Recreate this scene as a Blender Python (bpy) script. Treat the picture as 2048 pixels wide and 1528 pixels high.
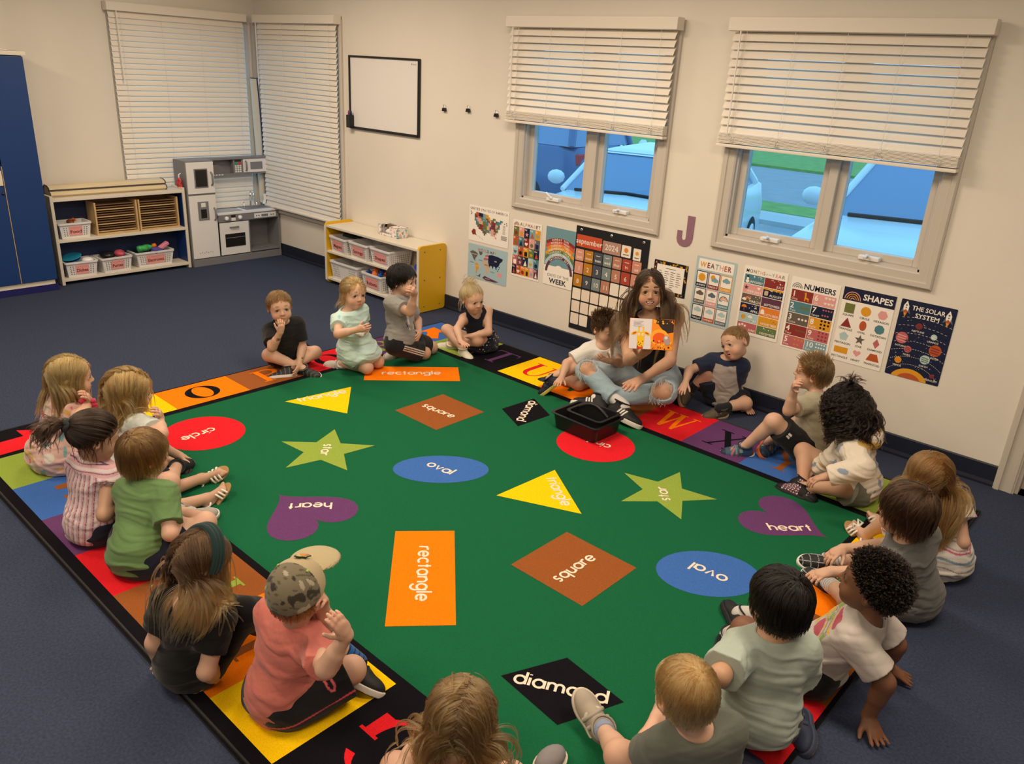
import bpy, bmesh, math, random
import numpy as np
from mathutils import Vector, Matrix, Euler
C = bpy.context.scene.collection
SC = bpy.context.scene
for o in list(bpy.data.objects): bpy.data.objects.remove(o)
PI = math.pi
# ---------------- camera
cam = bpy.data.objects.new('camera', bpy.data.cameras.new('camera'))
C.objects.link(cam); SC.camera = cam
cam.location = (0, 0, 1.9); cam.rotation_euler = (1.19485, -0.05512, 0.72968)
cam.data.sensor_width = 36; cam.data.lens = 36 * 1590.2 / 2048; cam.data.clip_start = 0.05
# ---------------- exposure
SC.view_settings.view_transform = 'Standard'; SC.view_settings.look = 'None'
SC.view_settings.gamma = 1; SC.view_settings.use_curve_mapping = False
SC.view_settings.exposure = 0.12
# ---------------- sky outside
W = bpy.data.worlds.new('sky'); SC.world = W; W.use_nodes = True
W.node_tree.nodes['Background'].inputs[0].default_value = (0.80, 0.91, 1.0, 1)
W.node_tree.nodes['Background'].inputs[1].default_value = 1.6
# ---------------- ceiling panel lights
def area(name, loc, sx, sy, power, col):
    d = bpy.data.lights.new(name, 'AREA'); d.shape = 'RECTANGLE'; d.size = sx; d.size_y = sy
    d.energy = power; d.color = col
    o = bpy.data.objects.new(name, d); C.objects.link(o); o.location = loc
    return o
LAMPS = [(-5.2, 2.9), (-5.2, 0.3), (-2.7, 2.8), (-2.7, 0.2), (-0.3, 2.3), (-0.3, -0.6)]
for i, (x, y) in enumerate(LAMPS):
    area('ceiling_lamp', (x, y, 2.70), 1.2, 0.6, 43, (1.0, 0.82, 0.61))
# ---------------- helpers
def lin(c):
    c = c / 255.0
    return c / 12.92 if c <= 0.04045 else ((c + 0.055) / 1.055) ** 2.4
def rgb(*a):
    if len(a) == 1:
        h = a[0].lstrip('#'); a = [int(h[i:i + 2], 16) for i in (0, 2, 4)]
    return tuple(lin(v) for v in a)
MATS = {}
def M(name, col=None, rough=0.6, metal=0.0, spec=0.4, bump=0, bscale=60, var=0, vscale=8, attr=False, sheen=0, sss=0, alpha=1, emit=0):
    if name in MATS: return MATS[name]
    m = bpy.data.materials.new(name); m.use_nodes = True; MATS[name] = m
    nt = m.node_tree; b = nt.nodes['Principled BSDF']; L = nt.links.new
    b.inputs['Roughness'].default_value = rough; b.inputs['Metallic'].default_value = metal
    b.inputs['Specular IOR Level'].default_value = spec
    src = None
    if attr:
        a = nt.nodes.new('ShaderNodeAttribute'); a.attribute_name = 'Col'; src = a.outputs['Color']
    else:
        b.inputs['Base Color'].default_value = (*col, 1)
    tc = None
    if var or bump:
        tc = nt.nodes.new('ShaderNodeTexCoord')
    if var:
        n = nt.nodes.new('ShaderNodeTexNoise'); n.inputs['Scale'].default_value = vscale; n.inputs['Detail'].default_value = 6
        L(tc.outputs['Object'], n.inputs['Vector'])
        r = nt.nodes.new('ShaderNodeMapRange'); r.inputs[1].default_value = .25; r.inputs[2].default_value = .75
        r.inputs[3].default_value = 1 - var; r.inputs[4].default_value = 1 + var
        L(n.outputs['Fac'], r.inputs[0])
        x = nt.nodes.new('ShaderNodeMix'); x.data_type = 'RGBA'; x.blend_type = 'MULTIPLY'; x.inputs[0].default_value = 1
        if src: L(src, x.inputs[6])
        else: x.inputs[6].default_value = (*col, 1)
        L(r.outputs[0], x.inputs[7]); src = x.outputs[2]
    if src: L(src, b.inputs['Base Color'])
    if bump:
        n = nt.nodes.new('ShaderNodeTexNoise'); n.inputs['Scale'].default_value = bscale; n.inputs['Detail'].default_value = 4
        L(tc.outputs['Object'], n.inputs['Vector'])
        u = nt.nodes.new('ShaderNodeBump'); u.inputs['Strength'].default_value = bump; u.inputs['Distance'].default_value = .004
        L(n.outputs['Fac'], u.inputs['Height']); L(u.outputs['Normal'], b.inputs['Normal'])
    if sheen: b.inputs['Sheen Weight'].default_value = sheen
    if sss:
        b.inputs['Subsurface Weight'].default_value = sss; b.inputs['Subsurface Radius'].default_value = (1, .4, .25)
        b.inputs['Subsurface Scale'].default_value = .008
    if emit:
        b.inputs['Emission Color'].default_value = (*col, 1); b.inputs['Emission Strength'].default_value = emit
    return m
def link(name, me, mat=None, parent=None):
    o = bpy.data.objects.new(name, me); C.objects.link(o)
    if mat is not None:
        for k in (mat if isinstance(mat, (list, tuple)) else [mat]): me.materials.append(k)
    if parent is not None:
        o.parent = parent
    return o
def tag(o, label=None, cat=None, group=None, kind=None):
    if label: o['label'] = label
    if cat: o['category'] = cat
    if group: o['group'] = group
    if kind: o['kind'] = kind
    return o
def thing(name, label, cat, loc=(0, 0, 0), rz=0, group=None):
    o = bpy.data.objects.new(name, None); C.objects.link(o); o.empty_display_size = .05
    o.location = loc; o.rotation_euler = (0, 0, rz)
    return tag(o, label, cat, group)
def rawmesh(name, verts, faces, cols=None, smooth=False):
    """verts (n,3) array, faces list or (m,k) array, cols per-vertex (n,3)"""
    me = bpy.data.meshes.new(name)
    verts = np.asarray(verts, np.float32)
    if isinstance(faces, np.ndarray):
        k = faces.shape[1]; lt = np.full(len(faces), k, np.int32); fl = faces.astype(np.int32).ravel()
    else:
        lt = np.array([len(f) for f in faces], np.int32); fl = np.array([i for f in faces for i in f], np.int32)
    me.vertices.add(len(verts)); me.vertices.foreach_set('co', verts.ravel())
    me.loops.add(len(fl)); me.loops.foreach_set('vertex_index', fl)
    me.polygons.add(len(lt)); ls = np.zeros(len(lt), np.int32); ls[1:] = np.cumsum(lt)[:-1]
    me.polygons.foreach_set('loop_start', ls)
    if smooth: me.polygons.foreach_set('use_smooth', np.ones(len(lt), bool))
    if cols is not None:
        a = me.color_attributes.new('Col', 'FLOAT_COLOR', 'POINT')
        c = np.ones((len(verts), 4), np.float32); c[:, :3] = cols
        a.data.foreach_set('color', c.ravel())
    me.update(calc_edges=True)
    return me
class MB:
    """collects simple solids into one mesh"""
    def __init__(s): s.v = []; s.f = []; s.sm = []; s.mi = []; s.cur = 0
    def add(s, vs, fs, smooth=False):
        n = len(s.v); s.v += [tuple(v) for v in vs]; s.f += [tuple(i + n for i in f) for f in fs]
        s.sm += [smooth] * len(fs); s.mi += [s.cur] * len(fs); return s
    def box(s, x0, x1, y0, y1, z0, z1, mx=None, bev=0):
        if bev:
            b = min(bev, (x1 - x0) / 2.01, (y1 - y0) / 2.01, (z1 - z0) / 2.01)
            bm = bmesh.new(); bmesh.ops.create_cube(bm, size=1)
            for v in bm.verts: v.co = Vector(((x0 + x1) / 2 + v.co.x * (x1 - x0), (y0 + y1) / 2 + v.co.y * (y1 - y0), (z0 + z1) / 2 + v.co.z * (z1 - z0)))
            bmesh.ops.bevel(bm, geom=bm.edges[:], offset=b, segments=2, affect='EDGES', profile=.7)
            bm.verts.index_update(); vs = [v.co.copy() for v in bm.verts]; fs = [[v.index for v in f.verts] for f in bm.faces]; bm.free()
        else:
            vs = [Vector((x, y, z)) for z in (z0, z1) for y in (y0, y1) for x in (x0, x1)]
            fs = [(0, 2, 3, 1), (4, 5, 7, 6), (0, 1, 5, 4), (2, 6, 7, 3), (0, 4, 6, 2), (1, 3, 7, 5)]
        if mx is not None: vs = [mx @ v for v in vs]
        return s.add(vs, fs)
    def tube(s, pts, r, n=8, closed=False, cap=True, r2=None):
        pts = [Vector(p) for p in pts]; N = len(pts); vs = []; fs = []
        up = Vector((0, 0, 1)); prev = None
        for i, p in enumerate(pts):
            if closed: t = (pts[(i + 1) % N] - pts[i - 1]).normalized()
            else: t = (pts[min(i + 1, N - 1)] - pts[max(i - 1, 0)]).normalized()
            if prev is None:
                a = t.orthogonal().normalized() if abs(t.dot(up)) > .95 else t.cross(up).normalized()
            else: a = (prev - t * prev.dot(t)).normalized()
            prev = a; b = t.cross(a)
            rr = r if r2 is None else r + (r2 - r) * i / max(1, N - 1)
            if isinstance(r, (list, tuple)): rr = r[i]
            vs += [p + (a * math.cos(k * 2 * PI / n) + b * math.sin(k * 2 * PI / n)) * rr for k in range(n)]
        M_ = N if closed else N - 1
        for i in range(M_):
            j = (i + 1) % N
            fs += [(i * n + k, i * n + (k + 1) % n, j * n + (k + 1) % n, j * n + k) for k in range(n)]
        s.add(vs, fs, True)
        if cap and not closed:
            s.add(vs[:n], [tuple(range(n - 1, -1, -1))]); s.add(vs[-n:], [tuple(range(n))])
        return s
    def lathe(s, prof, c=(0, 0, 0), n=24, mx=None):
        c = Vector(c); vs = []; fs = []
        for (r, z) in prof: vs += [c + Vector((r * math.cos(k * 2 * PI / n), r * math.sin(k * 2 * PI / n), z)) for k in range(n)]
        for i in range(len(prof) - 1): fs += [(i * n + k, i * n + (k + 1) % n, (i + 1) * n + (k + 1) % n, (i + 1) * n + k) for k in range(n)]
        fs.append(tuple(range(n - 1, -1, -1))); m = len(prof) - 1; fs.append(tuple(m * n + k for k in range(n)))
        if mx is not None: vs = [mx @ v for v in vs]
        return s.add(vs, fs, True)
    def prism(s, poly, h, mx=None, smooth=False):
        n = len(poly); vs = [Vector((x, y, 0)) for x, y in poly] + [Vector((x, y, h)) for x, y in poly]
        if mx is not None: vs = [mx @ v for v in vs]
        fs = [tuple(range(n - 1, -1, -1)), tuple(range(n, 2 * n))] + [(i, (i + 1) % n, n + (i + 1) % n, n + i) for i in range(n)]
        return s.add(vs, fs, smooth)
    def ball(s, c, r, n=12, sc=(1, 1, 1), mx=None):
        vs = []; fs = []
        for i in range(n // 2 + 1):
            a = PI * i / (n // 2)
            for k in range(n):
                v = Vector((math.sin(a) * math.cos(2 * PI * k / n) * r * sc[0], math.sin(a) * math.sin(2 * PI * k / n) * r * sc[1], math.cos(a) * r * sc[2]))
                if mx is not None: v = mx @ v
                vs.append(v + Vector(c))
        for i in range(n // 2): fs += [(i * n + k, (i + 1) * n + k, (i + 1) * n + (k + 1) % n, i * n + (k + 1) % n) for k in range(n)]
        return s.add(vs, fs, True)
    def build(s, name, mat, parent=None, off=None):
        vs = s.v if off is None else [(x - off[0], y - off[1], z - off[2]) for x, y, z in s.v]
        me = rawmesh(name, vs, s.f)
        me.polygons.foreach_set('use_smooth', np.array(s.sm, bool)); me.polygons.foreach_set('material_index', np.array(s.mi, np.int32))
        return link(name, me, mat, parent)
def circ(cx, cy, r, n=28, ry=None, rot=0, a0=0, a1=2 * PI):
    full = abs(a1 - a0 - 2 * PI) < 1e-6; k = n if full else n + 1; out = []
    for i in range(k):
        a = a0 + (a1 - a0) * i / n; x = r * math.cos(a); y = (ry or r) * math.sin(a)
        out.append((cx + x * math.cos(rot) - y * math.sin(rot), cy + x * math.sin(rot) + y * math.cos(rot)))
    return out
def star(cx, cy, r, r2=None, n=5, rot=PI / 2):
    r2 = r2 or r * .42
    return [(cx + (r if i % 2 == 0 else r2) * math.cos(rot + i * PI / n), cy + (r if i % 2 == 0 else r2) * math.sin(rot + i * PI / n)) for i in range(2 * n)]
def heart(cx, cy, s, rot=0):
    out = []
    for i in range(40):
        t = i / 40 * 2 * PI; x = 16 * math.sin(t) ** 3; y = 13 * math.cos(t) - 5 * math.cos(2 * t) - 2 * math.cos(3 * t) - math.cos(4 * t)
        x *= s / 32; y = (y + 2) * s / 32
        out.append((cx + x * math.cos(rot) - y * math.sin(rot), cy + x * math.sin(rot) + y * math.cos(rot)))
    return out
def rect(x0, y0, x1, y1): return [(x0, y0), (x1, y0), (x1, y1), (x0, y1)]
def rrect(x0, y0, x1, y1, r, n=4):
    o = []
    for cx, cy, a in ((x1 - r, y1 - r, 0), (x0 + r, y1 - r, PI / 2), (x0 + r, y0 + r, PI), (x1 - r, y0 + r, 1.5 * PI)):
        o += [(cx + r * math.cos(a + k * PI / 2 / n), cy + r * math.sin(a + k * PI / 2 / n)) for k in range(n + 1)]
    return o
TXT = {}
def glyphs(body, bold=0.0):
    k = (body, bold)
    if k not in TXT:
        c = bpy.data.curves.new('t', 'FONT'); c.body = body; c.resolution_u = 2; c.offset = bold; c.size = 1
        o = bpy.data.objects.new('t', c); me = bpy.data.meshes.new_from_object(o)
        vs = [(v.co.x, v.co.y) for v in me.vertices]; fs = [tuple(p.vertices) for p in me.polygons]
        bpy.data.objects.remove(o); bpy.data.curves.remove(c); bpy.data.meshes.remove(me)
        TXT[k] = (vs, fs, max([v[0] for v in vs] or [0]))
    return TXT[k]
class Sheet:
    """flat printed artwork: coloured polygons on thin layers, (x right, y up) on a plane"""
    def __init__(s, step=.0003): s.v = []; s.f = []; s.c = []; s.step = step; s.lay = 0; s.q = 0
    def poly(s, pts, col, lay=None, T=None):
        s.q = (s.q + 1) % 130; z = (s.lay if lay is None else lay) * s.step + s.q * 2e-6
        n = len(s.v); s.v += [(p[0], p[1], z) for p in pts]; s.c += [col] * len(pts)
        a = sum(pts[i][0] * pts[(i + 1) % len(pts)][1] - pts[(i + 1) % len(pts)][0] * pts[i][1] for i in range(len(pts)))
        ix = tuple(range(n, n + len(pts))); s.f.append(ix if a > 0 else ix[::-1]); return s
    def ribbon(s, pts, w, col, lay=None):
        n = len(pts); L_ = []; R_ = []; cl = n > 3 and math.hypot(pts[0][0] - pts[-1][0], pts[0][1] - pts[-1][1]) < w * .1
        for i in range(n):
            a = pts[i - 1] if i else (pts[-2] if cl else pts[0]); b = pts[i + 1] if i < n - 1 else (pts[1] if cl else pts[-1])
            dx, dy = b[0] - a[0], b[1] - a[1]; d = math.hypot(dx, dy) or 1; px, py = -dy / d * w / 2, dx / d * w / 2; k = .0
            L_.append((pts[i][0] + px, pts[i][1] + py)); R_.append((pts[i][0] - px, pts[i][1] - py))
        s.q = (s.q + 1) % 130; z = (s.lay if lay is None else lay) * s.step + s.q * 2e-6; m = len(s.v)
        s.v += [(x, y, z) for x, y in L_ + R_]; s.c += [col] * (2 * n)
        s.f += [(m + i, m + n + i, m + n + i + 1, m + i + 1) for i in range(n - 1)]; return s
    def ring(s, cx, cy, r0, r1, col, a0=0, a1=2 * PI, n=24, lay=None):
        for i in range(n):
            a = a0 + (a1 - a0) * i / n; b = a0 + (a1 - a0) * (i + 1) / n
            s.poly([(cx + r1 * math.cos(a), cy + r1 * math.sin(a)), (cx + r1 * math.cos(b), cy + r1 * math.sin(b)), (cx + r0 * math.cos(b), cy + r0 * math.sin(b)), (cx + r0 * math.cos(a), cy + r0 * math.sin(a))], col, lay)
        return s
    def text(s, body, x, y, size, col, al='C', rot=0, bold=0.0, sx=1.0, lay=None, width=None):
        vs, fs, w = glyphs(body, bold); s.q = (s.q + 1) % 130; z = (s.lay if lay is None else lay) * s.step + s.q * 2e-6
        if width: sx = width / (w * size)
        ox = {'L': 0, 'C': -w / 2, 'R': -w}[al]; n = len(s.v); cr, sr = math.cos(rot), math.sin(rot)
        for (a, b) in vs:
            a = (a + ox) * size * sx; b *= size
            s.v.append((x + a * cr - b * sr, y + a * sr + b * cr, z)); s.c.append(col)
        s.f += [tuple(i + n for i in f) for f in fs]; return s
    def arctext(s, body, cx, cy, r, amid, size, col, bold=0.0, lay=None):
        ws = [glyphs(ch, bold)[2] * size + size * .1 if ch != ' ' else size * .38 for ch in body]
        a = amid + sum(ws) / 2 / r
        for ch, w in zip(body, ws):
            a -= w / 2 / r
            if ch != ' ': s.text(ch, cx + r * math.cos(a), cy + r * math.sin(a), size, col, 'C', a - PI / 2, bold, lay=lay)
            a -= w / 2 / r
        return s
    def place(s, name, O, U, V, mat, thick=0.0, parent=None):
        O, U, V = Vector(O), Vector(U), Vector(V); N = U.cross(V).normalized(); L0 = O
        vs = [tuple(U * x + V * y + N * (z + thick)) for x, y, z in s.v]
        me = rawmesh(name, vs, s.f, s.c); o = link(name, me, mat, parent); o.location = L0
        return o
def bank(o, *names): return o
# ---------------- setting
XL, YW, ZC = -7.33, 4.5, 2.75
mwall = M('wall_paint', (.76, .71, .635), .75, var=.03, vscale=2, bump=.05, bscale=180)
mtrim = M('trim_paint', (.56, .51, .45), .45)
mbase = M('navy_rubber', (.012, .016, .034), .5, bump=.15, bscale=40)
mcarpet = M('navy_carpet', (.042, .053, .096), .95, spec=.1, var=.28, vscale=110, bump=.7, bscale=420)
mceil = M('ceiling_paint', (.8, .78, .74), .9)
mwhite = M('white_paint', (.82, .80, .77), .4)
mblack = M('black_plastic', (.012, .012, .013), .35)
mchrome = M('chrome', (.8, .8, .82), .15, 1.0)
def struct(name, b, m): return tag(b.build(name, m), kind='structure')
def wall_boxes(mb, f, a0, a1, holes):
    """f(a,b,z0,z1) adds a wall piece between a..b; holes sorted (a0,a1,z0,z1)"""
    c = a0
    for (h0, h1, z0, z1) in holes:
        f(c, h0, 0, ZC); f(h0, h1, 0, z0); f(h0, h1, z1, ZC); c = h1
    f(c, a1, 0, ZC)
W1 = (-3.861, -2.755, 1.025, 2.12); W2 = (-2.213, -1.093, 1.025, 2.12); W3 = (-7.20, -6.04, .50, 2.12); W4 = (3.17, 4.38, .50, 2.12)
DR = (-.395, .55, 0, 2.05)
b = MB(); wall_boxes(b, lambda p, q, r, s: b.box(p, q, YW, YW + .14, r, s), XL - .14, 2.6, [W3, W1, W2, DR]); struct('wall_back', b, mwall)
b = MB(); wall_boxes(b, lambda p, q, r, s: b.box(XL - .14, XL, p, q, r, s), -3, YW, [W4]); struct('wall_left', b, mwall)
struct('wall_right', MB().box(2.5, 2.6, -3, YW, 0, ZC), mwall)
struct('wall_front', MB().box(XL, 2.6, -3.1, -3, 0, ZC), mwall)
struct('floor', MB().box(XL - .14, 2.6, -3.1, YW + .14, -.1, 0), mcarpet)
struct('ceiling', MB().box(XL - .14, 2.6, -3.1, YW + .14, ZC, ZC + .1), mceil)
def baseboard(name, x0, x1, left=False):
    b = MB(); pr = [(0, 0), (.014, 0), (.014, .012), (.009, .03), (.009, .112), (.005, .118), (0, .118)]
    if left: mx = Matrix(((1, 0, 0, XL), (0, 0, 1, x0), (0, 1, 0, 0), (0, 0, 0, 1)))
    else: mx = Matrix(((0, 0, 1, x0), (-1, 0, 0, YW), (0, 1, 0, 0), (0, 0, 0, 1)))
    b.prism(pr, x1 - x0, mx); struct(name, b, mbase)
baseboard('baseboard_back', XL, -.492); baseboard('baseboard_left', -3, YW, True)
def casing(mb, x0, x1, z0, z1, prof, y=YW):
    """mitred frame round an opening: prof = (outward, protrusion)"""
    ring = []
    for d, p in prof: ring.append([(x0 - d, z0 - d), (x1 + d, z0 - d), (x1 + d, z1 + d), (x0 - d, z1 + d)])
    vs = []; fs = []; n = len(prof)
    for k, (d, p) in enumerate(prof): vs += [(x, y - p, z) for x, z in ring[k]]
    for k in range(n - 1):
        for c in range(4): fs.append((k * 4 + c, k * 4 + (c + 1) % 4, (k + 1) * 4 + (c + 1) % 4, (k + 1) * 4 + c))
    mb.add(vs, fs)
CP = [(0, 0), (0, .014), (.008, .02), (.045, .02), (.05, .027), (.072, .027), (.08, .02), (.08, 0)]
glass = bpy.data.materials.new('tinted_glass'); glass.use_nodes = True; MATS['tinted_glass'] = glass
nt = glass.node_tree; nt.nodes.clear(); out = nt.nodes.new('ShaderNodeOutputMaterial'); mx_ = nt.nodes.new('ShaderNodeMixShader')
tr = nt.nodes.new('ShaderNodeBsdfTransparent'); tr.inputs[0].default_value = (.54, .82, 1.0, 1); gl = nt.nodes.new('ShaderNodeBsdfGlossy'); gl.inputs[1].default_value = .02
mx_.inputs[0].default_value = .05; nt.links.new(tr.outputs[0], mx_.inputs[1]); nt.links.new(gl.outputs[0], mx_.inputs[2]); nt.links.new(mx_.outputs[0], out.inputs[0])
def window(n, op, sashes):
    x0, x1, z0, z1 = op
    w = thing('window_%d' % n, None, None, ((x0 + x1) / 2, YW, z0)); tag(w, kind='structure'); off = w.location
    b = MB(); casing(b, x0, x1, z0, z1, CP); b.build('casing', mtrim, w, off)
    b = MB(); b.box(x0, x0 + .012, YW, YW + .1, z0, z1); b.box(x1 - .012, x1, YW, YW + .1, z0, z1); b.box(x0, x1, YW, YW + .1, z0, z0 + .012); b.box(x0, x1, YW, YW + .1, z1 - .012, z1)
    b.build('jamb', mtrim, w, off)
    if len(sashes) > 1:
        m0, m1 = sashes[0][1], sashes[1][0]; MB().box(m0, m1, YW + .005, YW + .1, z0, z1, bev=.003).build('mullion', mtrim, w, off)
    for (s0, s1) in sashes:
        f = .042; b = MB(); y0, y1 = YW + .035, YW + .085
        b.box(s0, s0 + f, y0, y1, z0 + .012, z1, bev=.004); b.box(s1 - f, s1, y0, y1, z0 + .012, z1, bev=.004)
        b.box(s0 + f, s1 - f, y0, y1, z0 + .012, z0 + .052, bev=.004); b.box(s0 + f, s1 - f, y0, y1, z1 - .05, z1, bev=.004)
        sa = b.build('sash', mtrim, w, off)
        g = MB().box(s0 + f - .003, s1 - f + .003, YW + .07, YW + .073, z0 + .05, z1 - .04).build('pane', glass, None, off); g.parent = sa
        if n < 3:
            cx = s0 + (s1 - s0) * (.52 if n == 1 else .50)
            b = MB(); b.box(cx - .055, cx + .055, YW - .012, YW + .03, z0 + .012, z0 + .034, bev=.005); k = b.build('crank_base', mwhite, w, off)
            b = MB(); b.tube([(cx - .012, YW - .01, z0 + .03), (cx - .02, YW - .02, z0 + .045), (cx - .055, YW - .016, z0 + .066)] if s0 < -3.5 else [(cx - .005, YW - .008, z0 + .03), (cx - .004, YW - .03, z0 + .04), (cx - .008, YW - .055, z0 + .03)], .0075, 8)
            b.ball((cx - .01, YW - .01, z0 + .034), .012, 8); b.build('crank_handle', mwhite, k, off)
    return w
window(1, W1, [(-3.85, -3.309), (-3.238, -2.766)]); window(2, W2, [(-2.202, -1.664), (-1.615, -1.104)])
window(3, W3, [(-7.19, -6.05)])
w = thing('window_4', None, None, (XL, 3.8, .5)); tag(w, kind='structure'); b = MB()
for q in ((3.13, 3.17, .46, 2.16), (4.38, 4.42, .46, 2.16), (3.17, 4.38, .46, .5), (3.17, 4.38, 2.12, 2.16)): b.box(XL - .1, XL + .018, q[0], q[1], q[2], q[3])
b.build('casing', mtrim, w, w.location); MB().box(XL - .075, XL - .07, 3.17, 4.38, .5, 2.12).build('pane', glass, w, w.location)
# corner post between the two corner blinds
struct('trim_1', MB().box(XL, XL + .045, YW - .045, YW, .40, 2.16), mtrim)
# door at right end of the wall
w = thing('door_1', None, None, (.08, YW, 0)); tag(w, kind='structure'); b = MB()
for x0, x1 in ((-.492, -.395), (.55, .647)):
    b.box(x0, x1, YW - .018, YW, 0, 2.14); b.box(x0 + .006, x0 + .03, YW - .03, YW, 0, 2.14, bev=.004); b.box(x1 - .03, x1 - .008, YW - .024, YW, 0, 2.14, bev=.004)
b.box(-.492, .647, YW - .018, YW, 2.05, 2.14); b.build('casing', mtrim, w, w.location)
b = MB(); b.box(-.395, -.378, YW, YW + .14, 0, 2.05); b.box(.533, .55, YW, YW + .14, 0, 2.05); b.box(-.395, .55, YW, YW + .14, 2.035, 2.05); b.build('jamb', mtrim, w, w.location)
b = MB(); b.box(-.378, .533, YW + .07, YW + .11, .008, 2.035, bev=.003)
for z0, z1 in ((.2, .85), (1.0, 1.85)):
    for x0 in (-.28, .12): b.box(x0, x0 + .31, YW + .062, YW + .072, z0, z1, bev=.004)
dr = b.build('door_panel', mtrim, w, w.location); MB().ball((-.31, YW + .03, 1.0), .028, 14).build('door_knob', mchrome, w, w.location)
# ---------------- window blinds
mslat = M('blind_white', (.80, .74, .66), .45, spec=.3); mcord = M('cord_white', (.8, .78, .74), .8)
def blind(name, label, loc, rz, wd, ztop, zbot, stack, wand, group, tilt=1.12):
    t = thing(name, label, 'blind', loc, rz, group); z0 = loc[2]
    b = MB(); b.box(-wd / 2 - .008, wd / 2 + .008, .0, .075, -.07, -.0, bev=.006); b.box(-wd / 2 - .008, wd / 2 + .008, .075, .08, -.068, -.006, bev=.002)
    b.build('valance', mslat, t); hw = wd / 2 - .012
    b = MB(); L = ztop - zbot; n = int(L / .0425); p = L / n
    for i in range(n):
        z = -.082 - p * (i + .3); a = tilt if not stack else tilt - .12; c, s = math.cos(a), math.sin(a)
        pts = [(-.0245 + .049 * k / 4, .003 * math.sin(PI * k / 4)) for k in range(5)]
        up = [(.040 + u * c + v * s * .6, z - u * s + v * c) for u, v in pts]; lo = [(y, q - .0028) for y, q in up]
        prof = up + lo[::-1]; vs = [(x, y, q) for x in (-hw, hw) for y, q in prof]; m = len(prof)
        fs = [(k, (k + 1) % m, m + (k + 1) % m, m + k) for k in range(m)] + [tuple(range(m - 1, -1, -1)), tuple(range(m, 2 * m))]
        b.add(vs, fs, False)
    b.build('slats', mslat, t)
    zb = zbot - z0
    b = MB()
    if stack:
        for k in range(9): b.box(-hw, hw, .016 + .002 * (k % 2), .066 + .002 * (k % 3 - 1), zb - .006 * k - .0045, zb - .006 * k)
        b.build('slat_stack', mslat, t); zb -= .056
    MB().box(-hw - .003, hw + .003, .014, .068, zb - .02, zb - .002, bev=.006).build('bottom_rail', mslat, t)
    b = MB(); k = 5 if wd > 1.3 else 4
    for i in range(k):
        x = -hw + .09 + (2 * hw - .18) * i / (k - 1)
        for y in (.019, .066): b.tube([(x, y, -.07), (x, y, zb - .01)], .0011, 5)
    b.build('ladder_cord', mcord, t)
    if stack:
        for i in range(k):
            x = -hw + .09 + (2 * hw - .18) * i / (k - 1); rr = random.Random(i + int(wd * 100)); P_ = []
            for q in range(14): P_.append((x + rr.uniform(-.022, .022), .071 + rr.uniform(0, .006), zb + .022 + rr.uniform(-.022, .022)))
            MB().tube(P_, .0011, 5).build('cord_tangle', mcord, t)
    if wand: MB().tube([(wand, .083, -.07), (wand * .99, .085, -.07 - .54)], .0045, 8).build('tilt_wand', mwhite, t)
    return t
G = 'white slat blinds'
blind('window_blind', 'raised white slat blind over the twin window nearer the whiteboard', (-3.335, YW - .027, 2.23), PI, 1.33, 2.155, 1.62, True, .60, G)
blind('window_blind', 'raised white slat blind over the twin window above the numbers poster', (-1.668, YW - .027, 2.23), PI, 1.315, 2.155, 1.62, True, .585, G)
blind('window_blind', 'lowered white slat blind beside the whiteboard, right of the room corner', (-6.585, YW - .012, 2.23), PI, 1.23, 2.155, .50, False, .56, G, 1.2)
blind('window_blind', 'lowered white slat blind behind the toy kitchen, left of the room corner', (XL + .012, 3.74, 2.23), -PI / 2, 1.25, 2.155, .50, False, .56, G, 1.2)
# ---------------- outside: car park, cars
masph = M('asphalt', (.33, .34, .35), .9, var=.1, vscale=3); mgrass = M('lawn', (.20, .36, .08), .95, var=.25, vscale=4); mconc = M('concrete', (.55, .54, .52), .9)
struct('ground', MB().box(-40, 30, YW + .15, 60, -.45, -.35), masph)
tag(MB().box(-40, 30, 22.5, 60, -.35, -.28).build('lawn', mgrass), kind='structure')
tag(MB().box(-40, 30, 14.2, 15.4, -.35, -.27).build('grass_verge', mgrass), kind='structure')
tag(MB().box(-40, 30, 13.2, 14.2, -.35, -.28).build('sidewalk', mconc), kind='structure')
mcarw = M('white_car_paint', (.85, .86, .87), .2, spec=.6); mcarb = M('dark_car_paint', (.07, .15, .30), .2, spec=.6); mcg = M('car_glass', (.16, .26, .42), .08, spec=1.0)  # car glass: blue base colour stands in for sky reflected in the windows
mtyre = M('tyre', (.02, .02, .022), .8); mred = M('tail_lamp', (.6, .03, .04), .25); malloy = M('alloy', (.5, .5, .52), .3, 1)
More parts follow.
